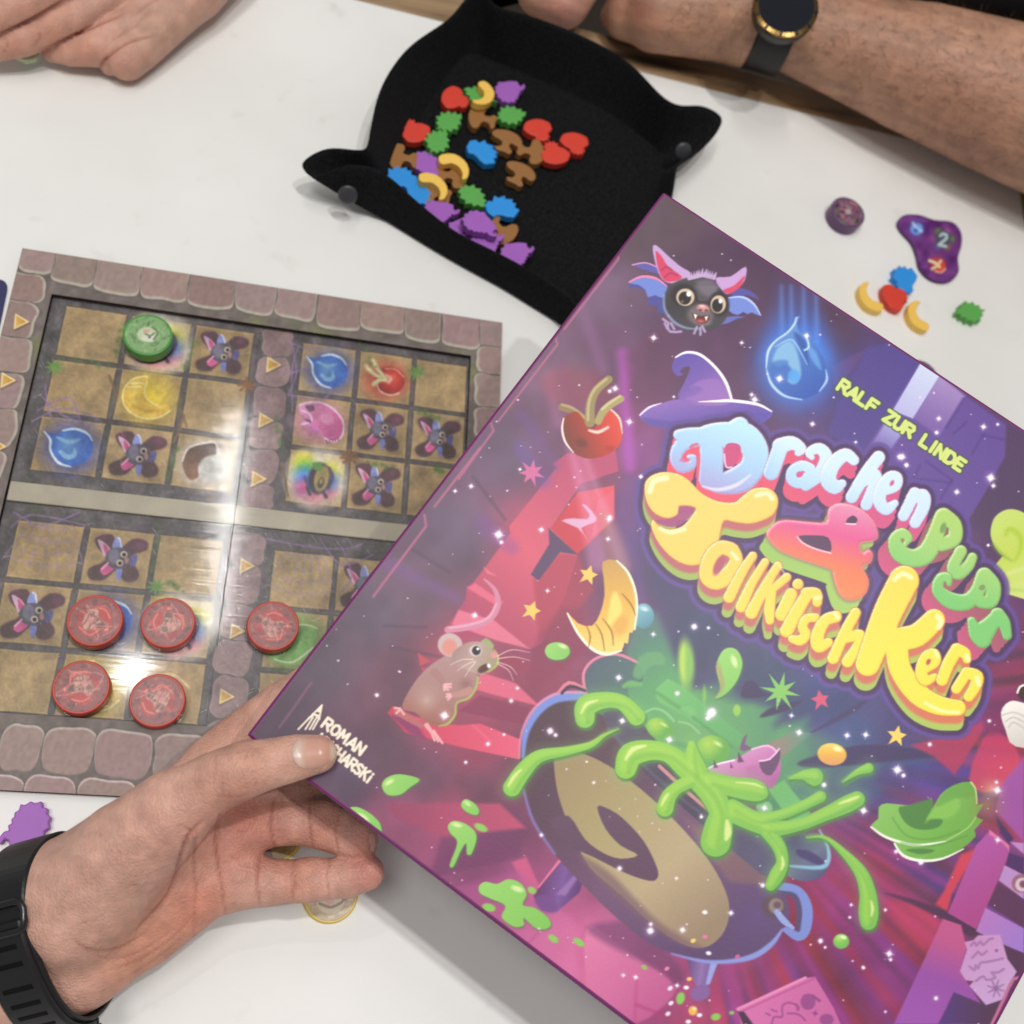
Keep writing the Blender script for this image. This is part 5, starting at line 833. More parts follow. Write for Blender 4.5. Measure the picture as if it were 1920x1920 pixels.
    S.glow((1850, 1510), 60, (150, 136, 84), 'p', .7); S.glow((1860, 1480), 34, (240, 226, 200), 'p', .5)
    # ---- cherry
    nm = 'printed_cherry'
    S.line((690, 1505, 760, 1530, 850, 1600), (26, 26, 28), (148, 126, 92), 'h', 3, 1, 2.5, nm); S.line((690, 1490, 760, 1512, 840, 1575), 7, (196, 176, 136), 'h', 3, .8, 4)
    S.poly((690, 1640, 718, 1562, 790, 1536, 850, 1612, 890, 1650, 930, 1616, 965, 1550, 1020, 1518, 1072, 1580, 1092, 1680, 1062, 1770, 975, 1830, 865, 1848, 770, 1812, 708, 1732), {'g': [(1050, 830), (1165, 780)], 'c': [(112, 66, 54), (150, 66, 52), (196, 70, 58), (222, 92, 78)]}, 'h', 4, 1, 2.2, nm)
    S.line((700, 1580, 690, 1650, 710, 1735, 765, 1808), (4, 7, 7, 3), (244, 226, 222), 'h', 4); S.line((1012, 1518, 1072, 1582, 1090, 1680), (4, 7, 3), (246, 214, 206), 'h', 4); S.ell((820, 1745), 40, 28, (96, 44, 38), 30, 'h', .5, 8); S.ell((1010, 1780), 30, 20, (150, 48, 44), 0, 'h', .5, 8)
    S.line((875, 1605, 880, 1480, 920, 1390, 1000, 1320), (34, 30, 28, 26), (156, 140, 98), 'h', 4, 1, 2.5, nm); S.line((862, 1590, 868, 1480, 905, 1390, 985, 1318), 8, (206, 190, 150), 'h', 4, .8, 4); S.line((930, 1600, 960, 1540, 1010, 1490, 1080, 1450), (24, 26, 26, 24), (172, 160, 112), 'h', 4, 1, 2.5, nm); S.line((955, 1520, 1010, 1475, 1075, 1432), 7, (222, 210, 166), 'h', 4, .8, 4)
    S.line((870, 1660, 930, 1672, 995, 1640), (7, 11, 8), (248, 226, 216), 'h', 3, .95, 4)
    # ---- banana
    nm = 'printed_banana'
    S.line((1300, 380, 1340, 520, 1380, 660), (30, 60, 70), (190, 140, 120), 'd', 3, .4, 26)
    S.poly((1290, 640, 1370, 632, 1430, 700, 1470, 800, 1482, 900, 1470, 1000, 1455, 1040, 1440, 1040, 1432, 1100, 1412, 1095, 1395, 1140, 1310, 1160, 1230, 1130, 1150, 1040, 1090, 925, 1150, 985, 1230, 1000, 1275, 930, 1300, 830, 1295, 730), {'g': [(1150, 1050), (1170, 1220)], 'c': [(196, 158, 96), (226, 180, 88), (240, 212, 130)]}, 'd', 2, 1, 2.2, nm)
    S.line((1370, 634, 1432, 700, 1472, 800, 1482, 900, 1470, 1020), (4, 7, 7, 7, 5), (250, 240, 214), 'd', 4); S.line((1395, 1140, 1310, 1160, 1230, 1130, 1150, 1040, 1092, 930), (4, 8, 8, 7, 4), (250, 244, 220), 'd', 4)
    S.poly((1340, 830, 1370, 815, 1400, 900, 1380, 960, 1330, 1000, 1320, 950), (246, 220, 128), 'd', 3, .85, 8); S.ell((1390, 1000), 40, 60, (216, 160, 84), 20, 'd', .6, 12)
    for P in [(1200, 1000, 1220, 1060, 1210, 1120), (1250, 990, 1285, 1050, 1300, 1140), (1290, 960, 1340, 1030, 1350, 1110), (1400, 820, 1450, 880, 1475, 940)]: S.line(P, (2, 4, 2), (120, 84, 40), 'd', 3, .8, 3)
    # ---- bat
    nm = 'printed_bat'
    for P, cc in [((255, 470, 330, 458, 390, 478, 415, 520, 350, 505), (104, 100, 168)), ((230, 600, 300, 560, 420, 600, 470, 640, 440, 700, 470, 745, 400, 735, 395, 700, 340, 690, 350, 650, 300, 600), (86, 86, 152)), ((235, 570, 300, 533, 380, 545, 455, 592, 430, 655, 385, 640, 345, 652, 330, 612, 290, 582), (122, 140, 206)),
                  ((800, 605, 880, 602, 940, 630, 970, 666, 900, 640, 830, 650), (96, 92, 160)), ((795, 655, 870, 645, 930, 682, 980, 757, 930, 738, 905, 748, 880, 735, 850, 752, 800, 728), (124, 142, 208)), ((715, 805, 790, 762, 890, 762, 840, 775, 790, 800), (110, 116, 184))]: S.poly(P, cc, 'a', 2, 1, 3, nm)
    S.line((258, 470, 330, 458, 392, 480), 4, (208, 150, 188), 'a', 3); S.line((240, 566, 310, 536, 390, 546, 450, 588), (4, 7, 7, 3), (226, 140, 176), 'a', 3); S.line((800, 655, 880, 652, 940, 690, 978, 752), (3, 6, 6, 3), (186, 200, 236), 'a', 3)
    S.poly((372, 372, 395, 362, 470, 430, 530, 480, 582, 512, 570, 545, 480, 574, 420, 545, 385, 455), (198, 166, 208), 'a', 3, 1, 2.5, nm); S.poly((388, 395, 420, 420, 460, 480, 535, 535, 500, 560, 440, 560, 405, 500), (208, 76, 108), 'a', 3, 1, 3); S.line((420, 500, 450, 480, 480, 500), 5, (150, 60, 110), 'a', 3, .7); S.line((440, 540, 470, 515, 510, 530), 5, (150, 60, 110), 'a', 3, .7)
    S.poly((725, 545, 810, 535, 895, 480, 888, 560, 835, 610, 775, 632), (200, 164, 210), 'a', 3, 1, 2.5, nm); S.poly((768, 612, 830, 585, 890, 530, 862, 595, 800, 632), (210, 84, 112), 'a', 3, 1, 3)
    S.ell((615, 695), 186, 152, {'g': [(1290, 520), (1310, 610)], 'c': [(84, 80, 84), (64, 58, 62), (76, 72, 78)]}, 14, 'a', 1, 4, nm)
    S.line((435, 640, 440, 720, 490, 790, 560, 825, 640, 830), (5, 7, 8, 6, 3), (156, 170, 204), 'a', 4, .8, 4)
    for i in range(16): S.line((575+i*9.5, 530+abs(i-8)*2.2, 570+i*11+random.uniform(-6, 6), 490+abs(i-8)*3.5), (9, 1), (196, 170, 206), 'a', 0, 1, 2.5)
    S.poly((620, 560, 700, 550, 740, 600, 700, 650, 660, 640, 630, 610), (128, 120, 132), 'a', 3, .7, 14)
    for i in range(14): S.line((600+i*11, 590, 635+i*4, 670), (3, 1), (150, 142, 152), 'a', 0, .4, 3)
    S.ell((545, 640), 72, 64, (44, 38, 42), 0, 'a', .8, 10); S.ell((742, 690), 58, 66, (44, 38, 42), 0, 'a', .8, 10)
    S.ell((640, 752), 72, 58, (122, 112, 116), 10, 'a', .95, 12); S.ell((655, 790), 40, 20, (150, 140, 144), 10, 'a', .6, 8)
    S.ell((555, 652), 51, 49, (210, 190, 168), 0, 'a', 1, 3); S.ell((552, 657), 35, 36, (38, 30, 30), 0, 'a', 1, 3); S.ell((574, 634), 13, 15, (250, 250, 250), 0, 'a', 1, 2.5); S.ell((538, 676), 7, 6, (150, 120, 110), 0, 'a', 1, 3)
    S.ell((740, 692), 43, 51, (210, 190, 168), 8, 'a', 1, 3); S.ell((735, 699), 30, 37, (38, 30, 30), 0, 'a', 1, 3); S.ell((752, 674), 10, 13, (250, 250, 250), 0, 'a', 1, 2.5)
    S.ell((655, 712), 34, 20, (206, 148, 148), 10, 'a', 1, 4); S.ell((650, 702), 14, 6, (240, 206, 206), 10, 'a', .9, 3); S.ell((640, 724), 8, 5, (90, 40, 48), 0, 'a', 1, 2.5); S.ell((672, 726), 8, 5, (90, 40, 48), 0, 'a', 1, 2.5)
    S.poly((592, 742, 640, 758, 692, 756, 672, 798, 620, 796), (104, 44, 44), 'a', 2, 1, 3); S.ell((640, 786), 24, 10, (190, 110, 110), 5, 'a', .9, 4)
    for P in [(602, 745, 622, 752, 611, 778), (664, 762, 684, 758, 672, 786)]: S.poly(P, (248, 246, 240), 'a', 0, 1, 2)
    for P in [(450, 790, 430, 775), (460, 795, 455, 825), (475, 800, 492, 830), (440, 800, 470, 845, 530, 845), (620, 820, 605, 855), (640, 825, 640, 862), (650, 815, 665, 845)]: S.line(P, 7, (180, 160, 196), 'a', 2, .95, 3)
    # ---- flame drop
    nm = 'printed_flame'
    S.poly((985, 1000, 1075, 560, 1290, 600, 1370, 1000), {'g': [(1490, 530), (1490, 660)], 'c': [(84, 76, 120), (84, 124, 206)]}, 'a', 0, .7, 44)
    for x in (1095, 1150, 1220, 1290): S.line((x, 590, x+5, 900), (6, 16), (120, 164, 230), 'a', 0, .5, 14)
    S.glow((1180, 1040), 350, (70, 128, 226), 'a', 1.5, 370, pw=1.5); S.glow((1180, 1050), 260, (110, 168, 240), 'a', .8, 270, pw=1.2)
    S.poly((1010, 1040, 1030, 935, 1110, 862, 1160, 810, 1172, 770, 1198, 760, 1182, 800, 1200, 850, 1240, 862, 1290, 925, 1340, 1010, 1350, 1110, 1300, 1190, 1210, 1226, 1110, 1202, 1040, 1130), {'g': [(1450, 610), (1530, 740)], 'c': [(120, 160, 210), (84, 124, 190), (62, 96, 172)]}, 'a', 4, 1, 3, nm)
    S.poly((1045, 1010, 1080, 930, 1150, 900, 1190, 980, 1205, 1090, 1170, 1140, 1130, 1120, 1160, 1080, 1130, 1030, 1080, 1040), (150, 192, 222), 'a', 4, .85, 6); S.poly((1030, 1050, 1060, 1010, 1130, 1010, 1120, 1060, 1070, 1130, 1045, 1110), (76, 118, 186), 'a', 4, .7, 6); S.ell((1165, 1095), 34, 38, (96, 164, 226), 0, 'a', .9, 5)
    S.poly((1165, 850, 1230, 900, 1250, 1030, 1210, 960), (60, 92, 160), 'a', 3, .8, 6); S.poly((1240, 930, 1290, 960, 1320, 1060, 1270, 1010), (120, 172, 226), 'a', 3, .7, 6)
    S.line((1010, 1050, 1020, 960, 1060, 900, 1130, 850, 1170, 800, 1180, 765), (3, 7, 5, 5, 5, 3), (206, 226, 244), 'a', 4, .95, 3); S.line((1012, 1060, 1040, 1140, 1110, 1205, 1210, 1228), (3, 8, 7, 3), (196, 220, 244), 'a', 4, .9, 3); S.line((1345, 1060, 1350, 1120, 1310, 1180), (2, 7, 3), (186, 214, 246), 'a', 4, .9, 3); S.line((1235, 870, 1250, 930, 1225, 950), 5, (214, 232, 248), 'a', 3, .9, 3); S.line((1060, 930, 1140, 890, 1180, 920, 1240, 1030), (2, 5, 5, 2), (170, 206, 240), 'a', 4, .8, 3)
    S.spark(1085, 1110, 26, 'a'); S.spark(1237, 868, 20, 'a')
    # ---- mouse
    nm = 'printed_mouse'
    S.line((420, 1022, 550, 1002, 650, 965, 700, 885, 685, 800, 625, 738), (20, 20, 19, 17, 12, 5), (206, 140, 164), 'd', 5, 1, 2.5, nm); S.line((430, 1012, 550, 992, 645, 955, 690, 880), 6, (232, 180, 200), 'd', 5, .8, 4)
    S.line((130, 1480, 200, 1520, 270, 1560), (18, 20, 16), (180, 110, 110), 'd', 3, 1, 3, nm)
    S.poly((165, 1470, 182, 1400, 260, 1282, 350, 1202, 440, 1165, 530, 1245, 592, 1285, 575, 1350, 540, 1405, 472, 1432, 462, 1500, 420, 1552, 355, 1566, 295, 1545, 240, 1490), {'g': [(820, 1230), (800, 1360)], 'c': [(176, 142, 140), (170, 132, 128), (158, 104, 94)]}, 'd', 4, 1, 2.5, nm)
    S.glow((300, 1420), 130, (206, 184, 172), 'd', .6); S.glow((520, 1330), 80, (128, 88, 84), 'd', .6); S.line((590, 1290, 575, 1355, 535, 1408, 470, 1435, 460, 1500, 420, 1550, 370, 1564), (5, 6, 6, 5, 6, 6, 3), (166, 190, 98), 'd', 4, .95, 3)
    S.ell((432, 1108), 70, 66, (200, 178, 176), 20, 'd', 1, 3, nm); S.ell((428, 1120), 42, 46, (214, 148, 138), 20, 'd', 1, 6)
    S.poly((598, 1105, 635, 1068, 678, 1110, 660, 1135), (160, 170, 120), 'd', 2, 1, 3, nm)
    S.poly((440, 1180, 465, 1132, 540, 1092, 620, 1096, 690, 1150, 704, 1180, 690, 1225, 640, 1262, 600, 1275, 540, 1255, 470, 1225), {'g': [(850, 1210), (930, 1250)], 'c': [(160, 132, 128), (186, 160, 154), (160, 150, 122)]}, 'd', 4, 1, 2.5, nm)
    S.line((680, 1135, 702, 1175, 692, 1225, 645, 1262), (3, 5, 5, 3), (172, 196, 100), 'd', 3, .9, 3)
    S.ell((575, 1140), 34, 30, (222, 206, 202), 0, 'd', 1, 4); S.ell((579, 1140), 24, 25, (36, 32, 36), 0, 'd', 1, 2.5); S.ell((588, 1130), 8, 8, (250, 250, 250), 0, 'd', 1, 2)
    S.ell((680, 1166), 20, 15, (222, 150, 150), 20, 'd', 1, 4); S.ell((622, 1240), 38, 20, (92, 54, 54), -30, 'd', 1, 3); S.ell((650, 1225), 10, 13, (244, 240, 230), -20, 'd', 1, 2.5)
    for P in [(700, 1170, 780, 1135, 880, 1150), (702, 1185, 790, 1175, 880, 1195), (700, 1205, 770, 1230, 808, 1275), (700, 1215, 760, 1250, 788, 1310), (560, 1190, 500, 1190, 435, 1220), (570, 1200, 520, 1220, 470, 1255), (575, 1205, 545, 1240, 515, 1285)]: S.line(P, (3, 2.4, 1), (236, 206, 204), 'd', 4, .85, 2.2)
    S.line((345, 1265, 380, 1300, 400, 1335), (26, 20, 14), (170, 128, 124), 'd', 3, 1, 3); S.line((540, 1365, 480, 1385, 430, 1392), (22, 16, 11), (186, 140, 134), 'd', 3, 1, 3)
    for P in [(400, 1330, 436, 1328), (402, 1338, 436, 1345), (400, 1340, 420, 1360), (398, 1340, 400, 1362), (432, 1385, 414, 1385), (432, 1392, 412, 1400), (436, 1398, 420, 1415), (150, 1465, 120, 1462), (150, 1470, 130, 1492), (155, 1472, 172, 1498), (325, 1600, 345, 1645), (335, 1595, 365, 1650), (340, 1590, 388, 1660)]: S.line(P, 6, (232, 178, 180), 'd', 0, 1, 2.5)
    S.line((300, 1560, 330, 1600), (14, 10), (226, 168, 170), 'd', 0, 1, 3)
    # ---- hat
    nm = 'printed_hat'
    S.poly((295, 1322, 330, 1282, 430, 1246, 520, 1226, 700, 1232, 820, 1232, 960, 1252, 1042, 1292, 1030, 1330, 960, 1366, 880, 1332, 780, 1332, 640, 1368, 480, 1388, 360, 1372), {'g': [(1240, 750), (1250, 800)], 'c': [(152, 116, 184), (112, 92, 168)]}, 'a', 4, 1, 2.5, nm)
    S.poly((520, 1228, 550, 1130, 582, 1050, 548, 1045, 525, 1070, 540, 1088, 508, 1092, 482, 1060, 485, 1018, 510, 980, 565, 960, 640, 975, 720, 1042, 780, 1125, 818, 1238, 700, 1262), {'g': [(1290, 670), (1340, 745)], 'c': [(108, 90, 166), (126, 98, 172), (158, 118, 182)]}, 'a', 3, 1, 2.5, nm)
    S.poly((580, 1160, 640, 1120, 740, 1115, 770, 1180, 690, 1240, 560, 1225, 620, 1200, 650, 1165, 610, 1150), (156, 118, 184), 'a', 4, .85, 5); S.poly((900, 1300, 960, 1305, 1030, 1300, 1010, 1340, 960, 1364, 900, 1335), (100, 88, 170), 'a', 3, .9, 4); S.poly((310, 1330, 420, 1345, 560, 1360, 480, 1385, 360, 1372), (104, 84, 158), 'a', 3, .8, 6)
    S.line((500, 990, 560, 962, 640, 976, 725, 1048, 785, 1135, 818, 1236), (4, 7, 8, 8, 9, 6), (246, 240, 250), 'a', 4); S.line((630, 1240, 740, 1236, 820, 1234, 960, 1254, 1040, 1294), (2, 7, 9, 8, 4), (246, 240, 250), 'a', 4); S.line((300, 1315, 350, 1272, 420, 1248), (4, 6, 2), (236, 226, 244), 'a', 3)
    # ---- gas swirl and mushroom at the right edge
    nm = 'printed_gas_cloud'
    gl = {'g': [(1860, 960), (1950, 1110)], 'c': [(196, 212, 126), (190, 206, 96), (206, 216, 140)]}
    S.poly((690, 930, 760, 820, 820, 745, 1080, 800, 1200, 1150, 1006, 1112, 880, 1075, 790, 1052, 690, 1010), gl, 'n', 0, 1, 3, nm); S.poly((720, 520, 760, 405, 870, 342, 1006, 372, 1150, 500, 1150, 850, 1000, 830, 905, 790, 800, 720, 735, 620), gl, 'n', 4, 1, 3, nm)
    S.line((740, 640, 800, 715, 900, 785), (8, 16, 6), (140, 170, 66), 'n', 3, .7, 10); S.line((850, 560, 870, 520, 930, 530, 980, 600, 970, 700, 930, 780), (14, 22, 22, 20, 16, 10), (164, 190, 60), 'n', 4, .7, 10); S.line((720, 980, 850, 900, 1006, 850), 14, (214, 222, 160), 'n', 0, .6, 12); S.line((740, 1020, 1006, 1040), 8, (156, 186, 96), 'n', 0, .6, 12)
    S.poly((1808, 1545, 1850, 1492, 1920, 1500, 2100, 1560, 2100, 1712, 1880, 1712, 1830, 1630), {'g': [(1880, 1330), (1910, 1400)], 'c': [(236, 232, 226), (206, 200, 194)]}, 'c', 3, 1, 2.5, 'printed_mushroom')
    for q in (0, 30, 60): S.line((1815+q*.5, 1560+q, 1870, 1545+q*.8, 1930, 1570+q), 3, (180, 172, 168), 'c', 3, .7, 3)
    S.poly((1885, 1455, 1900, 1420, 2000, 1400, 2000, 1500, 1920, 1490), (70, 46, 44), 'c', 3, 1, 3, 'printed_mushroom'); S.line((1888, 1450, 1900, 1422, 1930, 1410), 5, (240, 236, 230), 'c', 3)
    # ---- stars
    S.star(890, 137, 76, (206, 116, 158), 'd', 7, 10, .42, 'printed_star'); S.star(1210, 715, 58, (236, 200, 110), 'd', 5, 15, .45, 'printed_star'); S.star(890, 915, 58, (236, 200, 110), 'd', 5, 20, .45, 'printed_star')
    S.star(775, 97, 58, (206, 92, 124), 'g', 5, -10, .45, 'printed_star'); S.star(1205, 300, 62, (238, 206, 110), 'g', 5, 10, .42, 'printed_star'); S.star(1690, 350, 112, (138, 192, 106), 'f', 8, 12, .33, 'printed_star')
    title(S)
    # ---- sparkles and dust
    for g, L_ in {'d': [(550, 215, 18), (460, 242, 14), (705, 487, 36), (720, 530, 18), (945, 460, 20), (1325, 400, 20), (1320, 512, 16), (570, 940, 24), (1505, 160, 14), (980, 803, 14), (1805, 1005, 28), (1885, 1012, 14), (1575, 1048, 16), (1380, 1293, 20), (995, 1592, 30), (1025, 1615, 18), (1400, 1535, 24), (775, 1422, 18), (810, 1350, 14), (20, 1390, 18), (400, 1505, 34), (645, 1665, 18), (520, 1768, 14), (1665, 1640, 26), (1710, 1380, 20), (1895, 1500, 34), (825, 120, 12), (735, 1612, 12)],
                  'a': [(377, 880, 22), (872, 908, 14), (240, 1353, 22), (945, 1228, 26), (928, 1200, 16), (490, 1212, 10), (1270, 1365, 18), (305, 1662, 14), (1775, 1550, 26), (1800, 1598, 16), (160, 1165, 24), (130, 1180, 18), (130, 1890, 20)],
                  'b': [(1330, 535, 22), (1640, 592, 26), (1738, 575, 16), (1315, 632, 22), (1060, 800, 30), (1105, 855, 22), (1690, 945, 42), (1708, 1000, 22), (1455, 1043, 26), (755, 698, 14), (455, 572, 16), (1672, 1412, 16)],
                  'g': [(165, 165, 40), (140, 200, 20), (655, 280, 24), (612, 185, 16), (925, 297, 22), (1030, 293, 22), (1390, 347, 18), (1208, 490, 36), (1242, 522, 20), (795, 575, 22), (1018, 720, 28), (1770, 605, 30), (1765, 560, 14), (1772, 885, 18), (1200, 950, 18), (1340, 1010, 26), (450, 1140, 20), (105, 755, 16), (272, 1295, 18), (775, 1455, 16), (1162, 1525, 26), (1170, 1558, 14), (1425, 1775, 18), (940, 1320, 12), (948, 1250, 12), (1140, 1278, 12), (1018, 1605, 12), (1725, 215, 16), (460, 705, 22)],
                  'm': [(370, 140, 34), (372, 102, 18), (557, 135, 24), (285, 410, 18), (213, 398, 14), (525, 458, 16), (1358, 198, 20), (1385, 236, 12), (1605, 352, 14), (1735, 610, 10), (838, 38, 14)], 'f': [(600, 745, 8), (345, 1157, 16), (785, 1345, 22), (640, 862, 12), (1105, 1400, 12), (1265, 1590, 12), (780, 270, 18)]}.items():
        for x, y, r in L_: S.spark(x, y, r*.95, g)
    rr = random.Random(3)
    for _ in range(420):
        x = rr.uniform(560, 1990); y = rr.uniform(420, 2000); r = rr.choice([1, 1, 1.2, 1.5, 2])
        ix = S.win((x-4, y-4), (x+4, y+4))
        if len(ix) and S.I[ix[0]] in (0, S.idn('printed_cauldron'), S.idn('printed_snail_swirl')): S.ell((x, y), r, r, (240, 214, 236), 0, 'p', .85, 1.6)
    text(S, 'RALF ZUR LINDE', np.array([1570., 729]), np.array([.8302, .5575]), np.array([.56, -.828]), 22.5, 21.5, 3.7, (212, 222, 138), 'printed_lettering', (74, 92, 66))
    cream = (242, 232, 212)
    text(S, 'ROMAN', np.array([603., 1362]), np.array([.80, .60]), np.array([.60, -.80]), 22, 18.4, 2.7, cream, 'printed_lettering')
    text(S, 'KUCHARSKi', np.array([592., 1392]), np.array([.79, .613]), np.array([.60, -.80]), 21.5, 14.9, 2.6, cream, 'printed_lettering')
    for P in [(490, 128, 418, 200, 358, 262), (490, 128, 476, 200, 440, 262), (418, 200, 450, 178, 476, 204), (440, 176, 474, 186), (440, 195, 398, 262), (458, 200, 422, 262)]: S.line(P, 5, cream, 'e', 0, 1, 2, 'printed_lettering')
    S.poly((490, 126, 458, 162, 482, 170), cream, 'e', 0, 1, 2)
FONT = {'R': [(0, 0, 0, 1, .5, 1, .62, .75, .5, .5, 0, .48), (.28, .48, .66, 0)], 'A': [(0, 0, .32, 1, .66, 0), (.14, .33, .52, .33)], 'L': [(0, 1, 0, 0, .55, 0)], 'F': [(0, 0, 0, 1, .58, 1), (0, .52, .48, .52)], 'Z': [(0, 1, .6, 1, 0, 0, .62, 0)],
        'U': [(0, 1, 0, .22, .16, 0, .44, 0, .6, .22, .6, 1)], 'I': [(.1, 0, .1, 1)], 'i': [(.14, 0, .14, .62), (.14, .92, .15, .96)], 'N': [(0, 0, 0, 1, .58, 0, .58, 1)], 'D': [(0, 0, 0, 1, .38, 1, .62, .7, .62, .3, .38, 0, 0, 0)], 'E': [(.55, 1, 0, 1, 0, 0, .55, 0), (0, .52, .46, .52)],
        'O': [(.32, 0, .08, .15, 0, .5, .08, .85, .32, 1, .56, .85, .64, .5, .56, .15, .32, 0)], 'M': [(0, 0, .08, 1, .36, .35, .64, 1, .72, 0)], 'K': [(0, 0, 0, 1), (.58, 1, .04, .45), (.2, .6, .62, 0)], 'C': [(.6, .85, .36, 1, .08, .85, 0, .5, .08, .15, .36, 0, .6, .15)], 'H': [(0, 0, 0, 1), (.6, 0, .6, 1), (0, .5, .6, .5)], 'S': [(.56, .88, .32, 1, .06, .9, .02, .68, .3, .52, .56, .36, .54, .12, .28, 0, 0, .12)], '2': [(.02, .78, .2, 1, .5, .95, .56, .68, .02, 0, .6, 0)]}
def text(S, s, O, dx, up, h, adv, r, col, nm, shade=None):
    for pas in ((1, 0) if shade else (0,)):
        p = np.array(O, float)
        for ch in s:
            if ch == ' ': p = p+dx*adv*.82; continue
            for st in FONT[ch]:
                q = np.asarray(st).reshape(-1, 2); W_ = p+q[:, :1]*dx*adv*1.18+q[:, 1:]*up*h*.92
                S.line(W_.ravel(), r, shade if pas else col, 'p', 0, 1, 1.7 if not pas else 3.5, None if pas else nm, 2.2 if pas else 0)
            p = p+dx*adv*(1.16 if ch == 'M' else .55 if ch in 'Ii' else 1.0)
DRA = [((480, 200, 560, 205, 612, 270, 600, 350, 540, 410, 450, 430, 395, 405), (60, 66, 62, 60, 64, 50, 52)), ((300, 225, 380, 190, 470, 178, 540, 195), (34, 42, 44, 52)), ((395, 200, 400, 300, 395, 405), (52, 56, 56)), ((345, 205, 265, 235, 226, 295, 250, 348, 300, 342, 312, 308, 288, 300), (36, 36, 28, 28, 22, 14, 8)), ((500, 150, 540, 140, 560, 165), (22, 30, 26)), ((240, 195, 290, 190, 350, 190), (24, 28, 30)),
       ((735, 255, 712, 320, 690, 378), (36, 36, 36)), ((735, 250, 790, 235, 836, 262, 822, 282), (38, 32, 24, 16)), ((888, 305, 876, 280, 925, 262, 958, 305, 930, 380, 858, 440), (12, 20, 26, 30, 32, 26)), ((880, 360, 840, 345, 796, 370, 790, 410, 826, 430, 870, 400), (24, 24, 25, 25, 24, 26)),
       ((1092, 318, 1050, 292, 990, 340, 966, 408, 998, 448, 1036, 432), (24, 30, 36, 38, 34, 18)), ((1212, 305, 1150, 385, 1082, 498), (30, 30, 28)), ((1130, 425, 1186, 388, 1196, 430, 1152, 535), (28, 30, 30, 26)), ((1240, 470, 1298, 445, 1304, 402, 1268, 398, 1228, 450, 1218, 520, 1250, 556, 1292, 528), (20, 22, 22, 24, 28, 30, 28, 16)), ((1388, 480, 1334, 588), (28, 26)), ((1372, 505, 1426, 492, 1430, 545, 1390, 622), (26, 32, 30, 26))]
PUP = [((1520, 590, 1482, 700, 1440, 775, 1372, 795, 1312, 765, 1290, 705, 1326, 674, 1358, 698, 1340, 728), (34, 40, 46, 42, 40, 28, 24, 18, 10)), ((1528, 592, 1582, 632, 1580, 700, 1520, 728), (40, 32, 34, 32)), ((1612, 762, 1574, 838, 1602, 868, 1648, 832, 1668, 792), (28, 28, 30, 26, 22)), ((1718, 885, 1690, 960, 1638, 1008, 1560, 1000, 1502, 950, 1512, 895, 1548, 888, 1556, 920), (32, 34, 38, 38, 28, 24, 20, 10)), ((1726, 880, 1768, 930, 1760, 1000, 1712, 1008), (38, 36, 34, 28)),
       ((1664, 1100, 1690, 1160, 1720, 1190), (18, 36, 40)), ((1718, 1185, 1790, 1070), (40, 32)), ((1790, 1072, 1822, 1110, 1838, 1172), (34, 28, 20)), ((1690, 1150, 1740, 1130, 1790, 1080), (34, 40, 34))]
TOL = [((500, 758, 520, 800, 492, 868, 425, 908, 378, 880, 392, 800, 440, 748, 490, 752), (34, 30, 40, 40, 36, 36, 36, 34)), ((600, 785, 545, 868, 486, 985), (20, 24, 27)), ((660, 815, 596, 918, 545, 1032), (19, 22, 27)), ((722, 832, 662, 930, 594, 1060), (20, 24, 30)), ((766, 888, 715, 930, 668, 968), (20, 20, 20)), ((692, 960, 682, 1040, 684, 1098), (22, 26, 20)), ((786, 972, 742, 1068), (30, 32)), ((820, 922,), (25,)),
       ((868, 968, 812, 1060, 766, 1148), (28, 31, 32)), ((860, 965, 908, 968, 914, 1010), (26, 26, 22)), ((906, 1085, 862, 1090, 842, 1130, 858, 1165, 832, 1195, 792, 1188), (20, 22, 22, 24, 25, 18)), ((1004, 1080, 952, 1100, 916, 1170, 922, 1222, 968, 1206), (28, 28, 31, 32, 22)), ((1100, 1062, 1052, 1150, 992, 1282), (25, 26, 28)), ((1058, 1182, 1120, 1170, 1112, 1222, 1062, 1298), (26, 26, 26, 28)),
       ((1336, 905, 1262, 1050, 1202, 1200, 1160, 1310), (72, 70, 64, 58)), ((1482, 1096, 1400, 1170, 1310, 1190), (52, 56, 56)), ((1300, 1190, 1316, 1330, 1400, 1452, 1500, 1510, 1598, 1524), (56, 52, 52, 46, 38)), ((1432, 1340, 1490, 1302, 1480, 1262, 1440, 1282, 1420, 1350, 1442, 1390, 1484, 1372), (20, 22, 26, 28, 28, 26, 16)), ((1592, 1242, 1552, 1310, 1522, 1388), (30, 30, 28)), ((1592, 1240, 1632, 1258, 1642, 1290), (30, 26, 18)), ((1642, 1352, 1592, 1430), (26, 25)), ((1640, 1352, 1690, 1372, 1682, 1420, 1652, 1468), (26, 30, 28, 25))]
TPOLY = (75, 460, 90, 410, 150, 380, 230, 385, 290, 420, 350, 480, 430, 520, 510, 525, 545, 500, 600, 460, 670, 455, 715, 490, 720, 540, 690, 590, 600, 625, 520, 620, 460, 612, 440, 680, 420, 760, 380, 810, 300, 830, 220, 800, 150, 730, 110, 650, 115, 610, 145, 642, 200, 657, 260, 640, 305, 590, 322, 548, 245, 540, 235, 580, 190, 600, 130, 580, 90, 530)
AMP = (958, 622, 970, 560, 1020, 530, 1110, 550, 1180, 610, 1205, 670, 1195, 705, 1120, 720, 1130, 772, 1160, 757, 1180, 775, 1170, 815, 1130, 836, 1160, 900, 1150, 960, 1110, 990, 1060, 995, 1020, 960, 992, 870, 985, 848, 820, 792, 730, 752, 682, 702, 670, 670, 710, 626, 760, 612, 850, 620)
